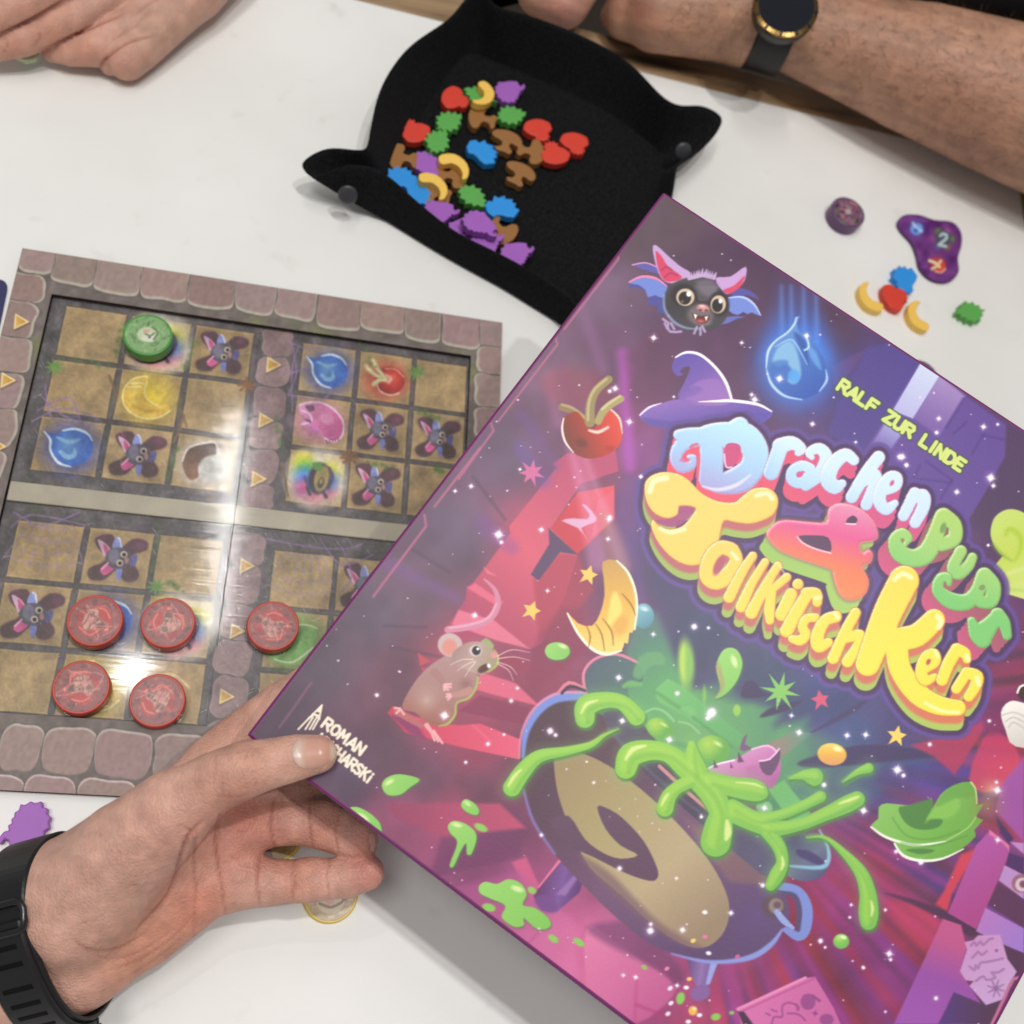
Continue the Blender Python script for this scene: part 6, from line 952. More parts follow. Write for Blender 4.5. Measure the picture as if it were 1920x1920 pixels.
def title(S):
    k = 740/1920
    ix = S.win((1180, 770), (1930, 1420)); X, Y = S.X[ix], S.Y[ix]
    def field(strokes, polys, dx=0, dy=0):
        d = np.full(len(ix), 1e9)
        for P, R in strokes:
            p, r = S.prep(P, R, 'c', 4); p = p+[dx, dy]
            lo = p.min(0)-r.max()-45; hi = p.max(0)+r.max()+45; m = np.nonzero((X > lo[0]) & (X < hi[0]) & (Y > lo[1]) & (Y < hi[1]))[0]
            if len(m): d[m] = np.minimum(d[m], S.sd_stroke(ix[m], p, r))
        for P in polys:
            p = smooth_loop(P2('c', P), 3)+[dx, dy]
            lo = p.min(0)-45; hi = p.max(0)+45; m = np.nonzero((X > lo[0]) & (X < hi[0]) & (Y > lo[1]) & (Y < hi[1]))[0]
            if len(m): d[m] = np.minimum(d[m], S.sd_poly(ix[m], p))
        return d
    D0, P0, T0, A0_ = field(DRA, []), field(PUP, []), field(TOL, [TPOLY]), field([], [AMP])
    D1 = np.minimum(field(DRA, [], -3, 14), field(DRA, [], -6, 26)); P1 = np.minimum(np.minimum(field(PUP, [], -6, 8), field(PUP, [], -13, 16)), field(PUP, [], -20, 24))
    T1, T2 = np.minimum(field(TOL, [TPOLY], -1, 8), field(TOL, [TPOLY], -2, 15)), np.minimum(field(TOL, [TPOLY], -3, 21), field(TOL, [TPOLY], -4, 28))
    A1 = np.minimum(field([], [AMP], -7, 14), field([], [AMP], -14, 26))
    al = np.minimum.reduce([D0, P0, T0, A0_, D1, P1, T1, T2, A1])
    nm = 'title_backing'
    S.put(ix, al-17, (104, 82, 150), .9, 7, nm); S.put(ix, al-9, (82, 56, 98), 1, 5, nm)
    S.put(ix, A1, {'g': [(1500, 1000), (1600, 1140)], 'c': [(158, 192, 104), (170, 198, 112)]}, 1, 2, nm); S.put(ix, A0_-5, (150, 110, 110), .7, 12)
    S.put(ix, D1, {'g': [(1280, 880), (1640, 980)], 'c': [(226, 92, 108), (206, 96, 138)]}, 1, 2, nm)
    S.put(ix, P1, {'g': [(1640, 1100), (1760, 1000)], 'c': [(220, 94, 146), (150, 100, 104)]}, 1, 2, nm)
    S.put(ix, T2, {'g': [(1250, 1000), (1800, 1300)], 'c': [(160, 180, 100), (176, 194, 104)]}, 1, 2, nm); S.put(ix, T1, {'g': [(1230, 950), (1800, 1300)], 'c': [(182, 96, 120), (214, 118, 96)]}, .9, 8, nm)
    def face(d, f, col, hl=(255, 255, 255), edge=None):
        for st, po in f:                                         # letter by letter, each with its own outline
            d = field(st, po)
            if edge is not None: S.put(ix, d-1.5, edge, .95, 2.6, nm)
            S.put(ix, d, col, 1, 2, 'printed_letter')
            a = np.clip((field(st, po, 3.2, 4.4)+.6)/6, 0, 1)*(d < 0)    # upper left edges carry the drawn highlight
            S.C[ix] += (np.asarray(hl, float)-S.C[ix])*(a*.7)[:, None]
            b = np.clip((field(st, po, -2.6, -3.6)+.5)/8, 0, 1)*(d < 0); S.C[ix] *= (1-.16*b)[:, None]
    pick = lambda L, gs: [([L[i] for i in g_], []) for g_ in gs]
    face(D0, pick(DRA, [(0, 1, 2, 3, 4, 5), (6, 7), (8, 9), (10,), (11, 12), (13,), (14, 15)]), {'g': [(1350, 790), (1310, 920)], 'c': [(190, 224, 236), (172, 202, 232), (172, 160, 208)]}, (244, 250, 255), (196, 150, 190))
    lt = np.clip((X-1430)/30, 0, 1)*(D0 < 0); vv = np.clip(((Y-(800+(X-1430)*.62))/95), 0, 1); cc = np.stack([np.interp(vv, [0, .5, 1], q) for q in ([222, 196, 176], [232, 220, 206], [244, 240, 236])], 1)
    S.C[ix] += (cc-S.C[ix])*(lt*.65)[:, None]
    S.poly((470, 245, 505, 235, 540, 250, 538, 300, 505, 350, 470, 352, 460, 300), (198, 84, 130), 'c', 4, 1, 2.2); S.line((462, 290, 470, 350, 500, 354), 4, (236, 220, 240), 'c', 3, .9, 2.5)
    S.line((270, 300, 250, 320, 285, 325), 6, (214, 90, 130), 'c', 2, .6, 3); S.line((355, 445, 430, 462, 520, 440, 590, 390), (3, 8, 9, 4), (222, 220, 242), 'c', 4, .9, 4); S.line((330, 240, 300, 255, 335, 290, 330, 400), (6, 8, 10, 8), (216, 96, 124), 'c', 3, .85, 3)
    face(P0, pick(PUP, [(0, 1), (2,), (3, 4), (5, 6, 7, 8)]), {'g': [(1760, 950), (1700, 1090)], 'c': [(178, 206, 118), (164, 204, 124), (132, 196, 120)]}, (240, 246, 214), (126, 160, 96))
    S.ell((1526, 648), 13, 27, (124, 158, 96), 20, 'c', 1, 2.5); S.ell((1716, 938), 16, 13, (134, 150, 100), -30, 'c', 1, 2.5)
    face(A0_, [([], [AMP])], {'g': [(1600, 950), (1560, 1120)], 'c': [(222, 150, 178), (218, 100, 150), (226, 132, 98), (230, 144, 96)]}, (250, 214, 222), (236, 140, 150))
    S.poly((820, 690, 880, 684, 968, 695, 978, 765, 900, 745, 845, 718), (96, 62, 96), 'c', 3, 1, 2.2); S.line((818, 692, 845, 722, 905, 750, 978, 770), 4, (250, 210, 216), 'c', 3, .9, 2.5); S.poly((1060, 605, 1088, 588, 1110, 606, 1098, 626, 1058, 628), (92, 58, 88), 'c', 3, 1, 2.2); S.line((1056, 628, 1100, 630), 3.5, (250, 214, 224), 'c', 0)
    face(T0, [([], [TPOLY])]+pick(TOL, [(0,), (1,), (2,), (3, 4, 5), (6, 7), (8, 9), (10,), (11,), (12, 13), (14, 15, 16), (17,), (18, 19), (20, 21)]), {'g': [(1400, 900), (1480, 1280)], 'c': [(238, 206, 120), (236, 204, 108), (240, 214, 96), (244, 222, 92)]}, (255, 244, 206), (206, 128, 84))
    for q_ in [(828, 388, 16, 14, 0), (1278, 430, 9, 15, 30), (1455, 1300, 10, 16, 25)]: S.ell(q_[:2], q_[2], q_[3], (206, 96, 140) if q_[0] < 1400 else (178, 96, 96), q_[4], 'c', .95, 2.5)
    for P, r in [((100, 470, 120, 420, 180, 405), 13), ((620, 490, 670, 480, 695, 505), 11), ((1290, 900, 1330, 870, 1370, 890), 11), ((150, 650, 200, 672, 270, 655), 8), ((1500, 1080, 1516, 1100, 1505, 1130), 13), ((730, 830, 755, 870), 3), ((930, 985, 905, 990), 8), ((1640, 1270, 1650, 1290), 10), ((1690, 1375, 1700, 1410), 10), ((1490, 1250, 1500, 1275), 8), ((1440, 1500, 1520, 1538, 1600, 1545), 7), ((500, 770, 525, 800), 8), ((1000, 1065, 1015, 1085), 8)]: S.line(P, r, (255, 244, 208), 'c', 3, .8, 5)
    S.ell((436, 830), 22, 52, (176, 92, 112), 25, 'c', .95, 4); S.poly((245, 545, 318, 552, 290, 600, 240, 640, 180, 640, 120, 610, 190, 605, 235, 585), (164, 84, 132), 'c', 2, .9, 3)
STEP = .00036
nst = int(LB/STEP)
Wc, qc, uc, vc = grid(A0+NB*.0003, UA, VB, .0017, LB-.0017, .0017, LB-.0017, STEP)
xc, yc, _ = proj(Wc)
S = Sheet(xc, yc, (100, 80, 100)); paint_cover(S)
qin = (xc[qc] < 1990).any(1) & (yc[qc] < 1990).any(1)
# coarse print for the corner of the cover that lies outside the picture
Mbox = printed('box_print', .42, .38, (900, .06, 2, .0004))
game_box = thing('game_box', 'large purple board game box with bubble lettering title held up over the table', 'box', A0+(UA+VB)*LB/2-NB*.024)
edge = solid('box_edge', (112, 34, 98), .4, .5, .25, 40); inner = solid('box_card', (200, 196, 188), .8, .2, .05, 120)
gm = S.C.mean(1, keepdims=True); S.C = (gm+(S.C-gm)*1.06); S.C = 116+(S.C-116)*1.13-6
cover = sheet_objects(S, Wc, qc, Mbox, 'cover_print', game_box)
t_ = .0018
Vb_, Fb_ = box_mesh(A0+(UA+VB)*LB/2-NB*.0012, UA*LB/2, VB*LB/2, NB*.0012); bevel(obj('lid_top', Vb_, Fb_, edge, game_box), .0014, 3)
for c_, a_, b_ in [(A0+UA*t_/2+VB*LB/2, UA*t_/2, VB*LB/2), (A0+UA*(LB-t_/2)+VB*LB/2, UA*t_/2, VB*LB/2), (A0+VB*t_/2+UA*LB/2, UA*(LB/2-t_), VB*t_/2), (A0+VB*(LB-t_/2)+UA*LB/2, UA*(LB/2-t_), VB*t_/2)]:
    Vb_, Fb_ = box_mesh(c_-NB*(.0024+.0105), a_, b_, NB*.0105); obj('lid_side', Vb_, Fb_, edge, game_box)
px_sheet(bl, 110, ink_blob, Mc, 'card_print', blob, .00245)
cd_ = [(-160, 504), (0, 525.5), (6, 527), (11, 531), (14, 537), (14, 545), (-10, 660), (-190, 636)]
V, Fs = extrude([T(x, y, .0003)*[1, 1, 0]+[0, 0, .0003] for x, y in cd_], np.array([0, 0, 1.0]), .0008); cc_ = np.mean(V, 0)
o = obj('playing_card', V, Fs, solid('card_navy', (48, 46, 92), .4, .5, .15, 90), None, loc=(cc_[0], cc_[1], 0)); tag(o, 'dark blue card peeking in at the left edge beside the board', 'card')
# ================================================================== hands (smooth blended volumes turned into one skin)
def smin(a, b, k):
    h = np.clip(.5+.5*(b-a)/k, 0, 1); return b+(a-b)*h-k*h*(1-h)
def chain_sd(Pt, C, R):
    d = None
    for i in range(len(C)-1):
        a, b = C[i], C[i+1]; ab_ = b-a; t = np.clip(((Pt-a)@ab_)/(ab_@ab_+1e-12), 0, 1)
        e = np.sqrt((((Pt-a)-t[..., None]*ab_)**2).sum(-1))-(R[i]+(R[i+1]-R[i])*t); d = e if d is None else np.minimum(d, e)
    return d
class Flesh:
    def __init__(s): s.palm = []; s.fing = []; s.kp = 9.0; s.kf = 6.0
    def sd(s, Pt):
        d = None
        for C, R in s.palm: e = chain_sd(Pt, C, R); d = e if d is None else smin(d, e, s.kp)
        out = d
        for C, R in s.fing: out = np.minimum(out, smin(d, chain_sd(Pt, C, R), s.kf))
        return out
def nets(v, org, h):
    s = v < 0; sh = v.shape; c = s[:-1, :-1, :-1]; mixed = np.zeros(np.array(sh)-1, bool)
    for dx in (0, 1):
        for dy in (0, 1):
            for dz in (0, 1): mixed |= (s[dx:sh[0]-1+dx, dy:sh[1]-1+dy, dz:sh[2]-1+dz] != c)
    idx = np.argwhere(mixed); n = len(idx); vid = np.full(mixed.shape, -1, np.int64); vid[mixed] = np.arange(n)
    acc = np.zeros((n, 3)); cnt = np.zeros(n)
    for ax_ in range(3):
        o1, o2 = [a for a in range(3) if a != ax_]
        for p in (0, 1):
            for q in (0, 1):
                A = idx.copy(); A[:, o1] += p; A[:, o2] += q; B = A.copy(); B[:, ax_] += 1
                va = v[A[:, 0], A[:, 1], A[:, 2]]; vb_ = v[B[:, 0], B[:, 1], B[:, 2]]; m = (va < 0) != (vb_ < 0)
                t = va[m]/(va[m]-vb_[m]); P = A[m].astype(float); P[:, ax_] += t; acc[m] += P; cnt[m] += 1
    V = org+h*acc/cnt[:, None]; Fs = []
    for ax_ in range(3):
        o1, o2 = (ax_+1) % 3, (ax_+2) % 3
        sl0 = [slice(None)]*3; sl1 = [slice(None)]*3; sl0[ax_] = slice(0, -1); sl1[ax_] = slice(1, None)
        a = s[tuple(sl0)]; b = s[tuple(sl1)]; e = np.argwhere(a != b); ok = (e[:, o1] > 0) & (e[:, o2] > 0) & (e[:, o1] < sh[o1]-1) & (e[:, o2] < sh[o2]-1); e = e[ok]
        f = []
        for p, q in ((-1, -1), (0, -1), (0, 0), (-1, 0)):
            k = e.copy(); k[:, o1] += p; k[:, o2] += q; f.append(vid[k[:, 0], k[:, 1], k[:, 2]])
        f = np.stack(f, 1); fl = ~a[e[:, 0], e[:, 1], e[:, 2]]; f[fl] = f[fl][:, ::-1]; Fs.append(f)
    return V, np.concatenate(Fs)
def flesh_mesh(fl, h, clip=None):
    Cs = np.concatenate([np.asarray(C) for C, R in fl.palm+fl.fing]); Rs = np.concatenate([np.asarray(R) for C, R in fl.palm+fl.fing])
    lo = (Cs-Rs[:, None]).min(0)-3; hi = (Cs+Rs[:, None]).max(0)+3
    if clip is not None: lo = np.maximum(lo, clip[0]); hi = np.minimum(hi, clip[1])
    n = np.ceil((hi-lo)/h).astype(int)+1; g = [lo[k]+h*np.arange(n[k]) for k in range(3)]
    K = 5; nc = n//K+2; gc = [lo[k]+h*(K*np.arange(nc[k])+(K-1)/2) for k in range(3)]   # coarse pass, then only cells near the skin
    co = fl.sd(np.stack(np.meshgrid(*gc, indexing='ij'), -1)); v_ = np.repeat(np.repeat(np.repeat(co, K, 0), K, 1), K, 2)[:n[0], :n[1], :n[2]].astype(np.float32)
    ii = np.argwhere(np.abs(v_) < K*h*1.25)
    for a in range(0, len(ii), 200000): q = ii[a:a+200000]; v_[q[:, 0], q[:, 1], q[:, 2]] = fl.sd(lo+h*q)
    v_[0] = v_[-1] = 1; v_[:, 0] = v_[:, -1] = 1; v_[:, :, 0] = v_[:, :, -1] = 1
    return nets(v_, lo, h)
def vnorm(V, Fq):
    N_ = np.zeros_like(V); f = np.cross(V[Fq[:, 2]]-V[Fq[:, 0]], V[Fq[:, 3]]-V[Fq[:, 1]])
    for k in range(4): np.add.at(N_, Fq[:, k], f)
    return N_/(np.linalg.norm(N_, axis=1)[:, None]+1e-12)
def skin_mat(name, bump=.6, hair=None):
    m, N_, L_, B_ = nodes(name); a = N_.new('ShaderNodeAttribute'); a.attribute_name = 'ink'
    tc_ = N_.new('ShaderNodeTexCoord'); t = N_.new('ShaderNodeTexNoise'); t.inputs['Scale'].default_value = 130; t.inputs['Detail'].default_value = 6; L_.new(tc_.outputs['Object'], t.inputs['Vector'])
    rp = N_.new('ShaderNodeValToRGB'); rp.color_ramp.elements[0].color = (.91, .85, .83, 1); rp.color_ramp.elements[1].color = (1.06, 1.05, 1.04, 1); rp.color_ramp.elements[0].position = .3; rp.color_ramp.elements[1].position = .7; L_.new(t.outputs['Fac'], rp.inputs[0])
    mx = N_.new('ShaderNodeMix'); mx.data_type = 'RGBA'; mx.blend_type = 'MULTIPLY'; mx.inputs[0].default_value = 1; L_.new(a.outputs['Color'], mx.inputs[6]); L_.new(rp.outputs[0], mx.inputs[7]); L_.new(mx.outputs[2], B_.inputs['Base Color'])
    B_.inputs['Roughness'].default_value = .48; B_.inputs['Specular IOR Level'].default_value = .38; B_.inputs['Subsurface Weight'].default_value = .18; B_.inputs['Subsurface Radius'].default_value = (1.0, .35, .2); B_.inputs['Subsurface Scale'].default_value = .004
    t2 = N_.new('ShaderNodeTexVoronoi'); t2.inputs['Scale'].default_value = 950; L_.new(tc_.outputs['Object'], t2.inputs['Vector']); t3 = N_.new('ShaderNodeTexNoise'); t3.inputs['Scale'].default_value = 420; t3.inputs['Detail'].default_value = 5; L_.new(tc_.outputs['Object'], t3.inputs['Vector'])
    ad = N_.new('ShaderNodeMath'); ad.operation = 'ADD'; L_.new(t2.outputs['Distance'], ad.inputs[0]); L_.new(t3.outputs['Fac'], ad.inputs[1])
    b = N_.new('ShaderNodeBump'); b.inputs['Strength'].default_value = bump; b.inputs['Distance'].default_value = .0005; L_.new(ad.outputs[0], b.inputs['Height']); L_.new(b.outputs[0], B_.inputs['Normal']); return m
def chain(L, depth=True):                                        # (px, py, depth mm | height mm, radius px)
    C, R = [], []
    for x, y, d, r in L:
        p = Q(x, y, d*.001) if depth else T(x, y, d*.001); C.append(p*1000); R.append(r*proj(p)[2]*1000/F)
    return np.array(C), np.array(R)
def tint(x, y, base, spots):
    c = np.empty((len(x), 3)); c[:] = base
    for sx, sy, r, cl, al in spots: a = al*np.exp(-((x-sx)**2+(y-sy)**2)/(r*r)); c = c*(1-a[:, None])+np.asarray(cl, float)*a[:, None]
    return c
def crease(V, Nv, x, y, c, lines, facing, lim=None):
    for P, wd, dp, al in lines:
        P = smooth_loop(np.asarray(P, float).reshape(-1, 2), 5, False); lo = P.min(0)-4*wd; hi = P.max(0)+4*wd
        m = np.nonzero((x > lo[0]) & (x < hi[0]) & (y > lo[1]) & (y < hi[1]) & facing)[0]
        if not len(m): continue
        d = np.full(len(m), 1e9); tt = np.zeros(len(m)); n = len(P)-1
        for i in range(n):
            e, t = seg_d(x[m], y[m], P[i], P[i+1]); b = e < d; d[b] = e[b]; tt[b] = (i+t[b])/n
        g = np.exp(-(d/wd)**2)*np.sqrt(np.clip(np.sin(np.pi*np.clip(tt, .02, .98)), 0, 1)); sh = np.exp(-((d-2.2*wd)/(1.3*wd))**2)*.3*np.sqrt(np.clip(np.sin(np.pi*np.clip(tt, .02, .98)), 0, 1))
        V[m] -= Nv[m]*((g-sh)*dp)[:, None]; c[m] = c[m]*(1-(g*al)[:, None])+np.array([120, 52, 44])*(g*al)[:, None]
    return V, c
# ---- the photographer's left hand holding the box
bd = lambda x, y: box_depth(x, y)*1000
hand = Flesh()
thumb = chain([(596, 1414, bd(596, 1414)-7.6, 36), (556, 1420, bd(556, 1420)-9.2, 43), (505, 1432, bd(505, 1432)-10.4, 47), (462, 1442, bd(462, 1442)-11, 54), (400, 1468, 388, 57), (330, 1514, 392, 70), (235, 1598, 399, 88), (140, 1700, 408, 102)])
hand.palm = [chain([(80, 1688, 414, 84), (235, 1640, 417, 88), (370, 1562, 430, 68), (440, 1552, 433, 52)]), chain([(140, 1795, 420, 92), (270, 1738, 425, 74), (385, 1664, 430, 60), (440, 1648, 430, 50)]), chain([(80, 1688, 414, 84), (250, 1580, 413, 80), (350, 1508, 426, 62)]), chain([(300, 1650, 430, 74), (400, 1600, 434, 60)]),
             chain([(140, 1700, 408, 100), (235, 1600, 400, 86), (320, 1524, 394, 70)]), chain([(80, 1688, 414, 84), (-80, 1752, 420, 90), (-300, 1840, 430, 105)]), chain([(140, 1795, 420, 92), (0, 1862, 424, 96), (-220, 1960, 434, 105)])]
hand.fing = [thumb, chain([(345, 1500, 426, 58), (400, 1432, 436, 54), (470, 1372, 444, 50), (525, 1328, 447, 47), (590, 1282, 450, 42), (640, 1250, 450, 36)]), chain([(400, 1520, 434, 56), (500, 1492, 444, 50), (600, 1440, 450, 44), (690, 1390, 450, 40)]),
             chain([(430, 1554, 432, 50), (520, 1540, 438, 45), (572, 1542, 440, 42), (600, 1546, 440, 44), (640, 1562, 438, 40), (674, 1578, 436, 36)]), chain([(430, 1654, 430, 46), (500, 1655, 432, 44), (548, 1652, 433, 39), (580, 1650, 433, 42), (620, 1648, 433, 37), (655, 1644, 433, 38), (688, 1636, 433, 33)])]
V, Fq = flesh_mesh(hand, 1.1, (CAM*1000+np.array([-1000, -1000, -2000]), CAM*1000+1000))
for _ in range(2):                                               # relax the voxel steps
    acc = np.zeros_like(V); cnt = np.zeros(len(V))
    for k in range(4): np.add.at(acc, Fq[:, k], V[Fq[:, (k+1) % 4]]+V[Fq[:, k-1]]); np.add.at(cnt, Fq[:, k], 2)
    V = V*.4+.6*acc/cnt[:, None]
V *= .001; Nv = vnorm(V, Fq); x, y, dz = proj(V); vw = CAM-V; vw /= np.linalg.norm(vw, axis=1)[:, None]; facing = (Nv*vw).sum(1) > .05
c = tint(x, y, (210, 166, 150), [(420, 1590, 75, (208, 142, 124), .7), (500, 1545, 60, (204, 134, 118), .65), (690, 1590, 34, (204, 128, 114), .6), (690, 1640, 42, (208, 134, 120), .6), (560, 1650, 60, (206, 146, 126), .6), (610, 1550, 40, (198, 128, 110), .6), (330, 1750, 90, (206, 142, 118), .7), (250, 1820, 90, (206, 142, 116), .7), (300, 1600, 70, (200, 150, 134), .5), (120, 1700, 110, (206, 164, 146), .6), (560, 1440, 60, (206, 160, 138), .6), (470, 1440, 30, (188, 138, 116), .5), (400, 1480, 50, (200, 152, 130), .5), (450, 1520, 40, (190, 116, 98), .7), (200, 1640, 60, (198, 158, 142), .5), (420, 1360, 70, (192, 142, 120), .6), (380, 1700, 50, (204, 130, 110), .6)])
c *= (1+.10*(noise2(x, y, 22, 31)-.5)+.06*(noise2(x, y, 8, 32)-.5))[:, None]
fz = dz*1000
CL = [((416, 1522, 404, 1568, 410, 1627, 424, 1722), 3.2, 0.0009, 0.34), ((370, 1548, 364, 1616, 368, 1675, 362, 1762), 2.6, 0.0006, 0.25), ((384, 1536, 350, 1574, 318, 1672, 256, 1744), 3.6, 0.0010, 0.31), ((131, 1754, 166, 1780, 222, 1778, 280, 1744), 2.6, 0.0006, 0.22), ((150, 1770, 200, 1798, 262, 1784, 330, 1738), 2.2, 0.0004, 0.15), ((190, 1822, 262, 1800, 330, 1752, 372, 1700), 2.2, 0.0004, 0.14), ((230, 1836, 290, 1800, 345, 1756), 1.8, 0.0003, 0.12),
      ((514, 1498, 508, 1545, 516, 1592), 3, 0.0009, 0.31), ((583, 1500, 580, 1545, 586, 1590), 2.4, 0.0007, 0.28), ((635, 1528, 630, 1565, 634, 1600), 2.2, 0.0006, 0.25), ((490, 1606, 483, 1650, 488, 1700), 3, 0.0009, 0.31), ((551, 1608, 547, 1650, 550, 1690), 2.2, 0.0006, 0.25), ((618, 1610, 613, 1645, 618, 1682), 2.2, 0.0006, 0.25), ((556, 1610, 554, 1650, 556, 1688), 1.6, 0.0003, 0.15),
      ((365, 1562, 345, 1548, 330, 1552), 2, 0.0005, 0.19), ((372, 1574, 352, 1566, 338, 1574), 1.8, 0.0004, 0.15), ((440, 1400, 452, 1425, 448, 1462), 1.6, 0.0002, 0.11), ((452, 1396, 464, 1425, 460, 1466), 1.6, 0.0003, 0.12), ((466, 1396, 476, 1424, 472, 1464), 1.6, 0.0002, 0.11), ((480, 1400, 488, 1425, 484, 1458), 1.4, 0.0002, 0.09), ((210, 1640, 270, 1640, 320, 1622), 1.6, 0.0002, 0.09), ((215, 1655, 270, 1660, 330, 1640), 1.6, 0.0002, 0.09), ((200, 1622, 250, 1618, 300, 1604), 1.4, 0.0002, 0.07), ((400, 1490, 440, 1495, 480, 1484), 2, 0.0003, 0.12), ((425, 1545, 455, 1560, 480, 1545), 2, 0.0004, 0.15), ((430, 1600, 455, 1620, 470, 1615), 2, 0.0003, 0.12)]
for _ in range(70):
    a0 = RNG.uniform(0, 1); px0, py0 = (RNG.uniform(90, 330), RNG.uniform(1560, 1780)) if a0 < .7 else (RNG.uniform(380, 480), RNG.uniform(1400, 1480)); an = RNG.normal(-.35, .35) if a0 < .7 else RNG.normal(1.4, .2); ln = RNG.uniform(14, 46)
    CL.append(((px0, py0, px0+ln*.5*math.cos(an)+RNG.uniform(-3, 3), py0+ln*.5*math.sin(an)+RNG.uniform(-3, 3), px0+ln*math.cos(an), py0+ln*math.sin(an)), RNG.uniform(1.3, 1.9), RNG.uniform(.00012, .00028), RNG.uniform(.04, .10)))
V, c = crease(V, Nv, x, y, c, CL, facing)
skin = skin_mat('skin_palm')
lefth = obj('person', V, Fq, skin, None, loc=Q(-100, 1900, .43), ink=lin(np.clip(c, 0, 255)), smooth=True); tag(lefth, 'left hand with black watch gripping the lower left corner of the game box', 'person')
# nail draped over the thumb tip
def drape(fl, poly, n, lift, mat, name, parent, colf, bulge=0):
    P = smooth_loop(np.asarray(poly, float).reshape(-1, 2), 4); lo, hi = P.min(0), P.max(0); st = (hi-lo).max()/n
    gx, gy = np.meshgrid(np.arange(lo[0], hi[0]+st, st), np.arange(lo[1], hi[1]+st, st)); S = Sheet(gx.ravel(), gy.ravel(), (0,)*3); sd = S.sd_poly(np.arange(gx.size), P)
    i = np.arange(gx.size).reshape(gx.shape); q = np.stack([i[:-1, :-1], i[:-1, 1:], i[1:, 1:], i[1:, :-1]], -1).reshape(-1, 4); q = q[(sd[q] < .6).all(1)]; u, inv = np.unique(q, return_inverse=True)
    r = np.stack([ray(a, b) for a, b in zip(S.X[u], S.Y[u])]); rn = r/np.linalg.norm(r, axis=1)[:, None]; o = CAM*1000+rn*300; 
    for _ in range(60): o = o+rn*fl.sd(o)[:, None]*.9
    good = np.abs(fl.sd(o)) < .4; q = q[good[inv.reshape(q.shape)].all(1)]; iq = np.searchsorted(u, q)
    e = np.clip(-sd[u]/6, 0, 1); o = o-rn*(lift*(.25+.75*np.sqrt(e)))[:, None]; W = o*.001
    k, iv = np.unique(iq, return_inverse=True); return obj(name, W[k], iv.reshape(iq.shape), mat, parent, ink=lin(np.clip(colf(S.X[u], S.Y[u], sd[u]), 0, 255))[k], smooth=True)
nailm = printed('nail', .28, .55)
def nail_col(X, Y, sd):
    t = np.clip((X-552)/80, 0, 1); c = np.stack([np.interp(t, [0, .12, .3, .8, .9, 1], q) for q in ([204, 214, 206, 200, 222, 226], [176, 184, 158, 150, 200, 206], [164, 170, 140, 132, 176, 184])], 1); return c
drape(hand, (549, 1398, 566, 1384, 598, 1380, 622, 1390, 631, 1408, 626, 1424, 608, 1436, 580, 1442, 558, 1436, 548, 1418), 44, .55, nailm, 'thumbnail', lefth, nail_col)
drape(hand, (693, 1560, 702, 1564, 705, 1580, 701, 1598, 695, 1596, 692, 1578), 16, .5, nailm, 'fingernail', lefth, lambda X, Y, sd: np.tile([206., 158, 144], (len(X), 1)))
# ---- top left: closed hand resting on the table
fist = Flesh(); fist.kf = 2.5; fist.kp = 7
fist.palm = [chain([(310, 36, 17, 40), (372, -15, 20, 46), (425, -90, 26, 55)], False), chain([(250, -40, 26, 40), (330, -70, 30, 50)], False)]
fist.fing = [chain([(-40, 46, 30, 30), (60, -2, 38, 33), (160, -55, 40, 34), (260, -90, 34, 34)], False), chain([(-30, 92, 15, 25), (40, 76, 20, 29), (110, 46, 25, 31), (205, -6, 26, 33), (290, -60, 26, 34)], False), chain([(96, 99, 9, 17), (130, 97, 12, 26), (180, 90, 15, 34), (240, 52, 19, 34), (310, 0, 20, 35)], False), chain([(206, 121, 8, 20), (236, 112, 12, 37), (262, 92, 13, 37), (310, 50, 16, 36), (365, -5, 18, 38)], False)]
V, Fq = flesh_mesh(fist, 1.3); V *= .001; Nv = vnorm(V, Fq); x, y, dz = proj(V)
c = tint(x, y, (204, 160, 142), [(90, 60, 50, (196, 138, 116), .6), (160, 105, 30, (198, 140, 120), .7), (230, 120, 36, (200, 150, 130), .8), (20, 95, 30, (196, 140, 118), .6), (300, 50, 60, (180, 146, 124), .6), (30, 15, 40, (194, 140, 120), .5)]); c *= (1+.10*(noise2(x, y, 18, 33)-.5))[:, None]
vw = CAM-V; vw /= np.linalg.norm(vw, axis=1)[:, None]; V, c = crease(V, Nv, x, y, c, [((-5, 66, 60, 36, 128, -4), 3, .0014, .5), ((72, 98, 120, 76, 175, 50, 232, 26), 2.8, .0012, .45), ((186, 128, 210, 100, 245, 78, 292, 68), 2.6, .0012, .45), ((60, 92, 75, 70, 70, 50), 2, .0004, .2), ((250, 30, 290, 0, 320, -20), 3, .0006, .2), ((5, 100, 14, 85, 8, 70), 2, .0005, .25)], (Nv*vw).sum(1) > 0)
fo = obj('person', V, Fq, skin, None, loc=T(300, -30, 0), ink=lin(np.clip(c, 0, 255)), smooth=True); tag(fo, 'closed hand resting on the white table in the upper left corner', 'person')
gem = solid('gem_green', (176, 190, 150), .25, .5, .2, 300); V, Fs = [], []
P_ = [(28, 102), (60, 99), (76, 108), (70, 118), (50, 122), (30, 114)]; V, Fs = extrude([T(a, b, .006) for a, b in P_], np.array([0, 0, 1.0]), .004)
o = bevel(obj('gem_piece', V, Fs, gem, None, loc=T(52, 110, .004)), .001); tag(o, 'pale green piece held under the fingers of the upper left hand', 'game piece')
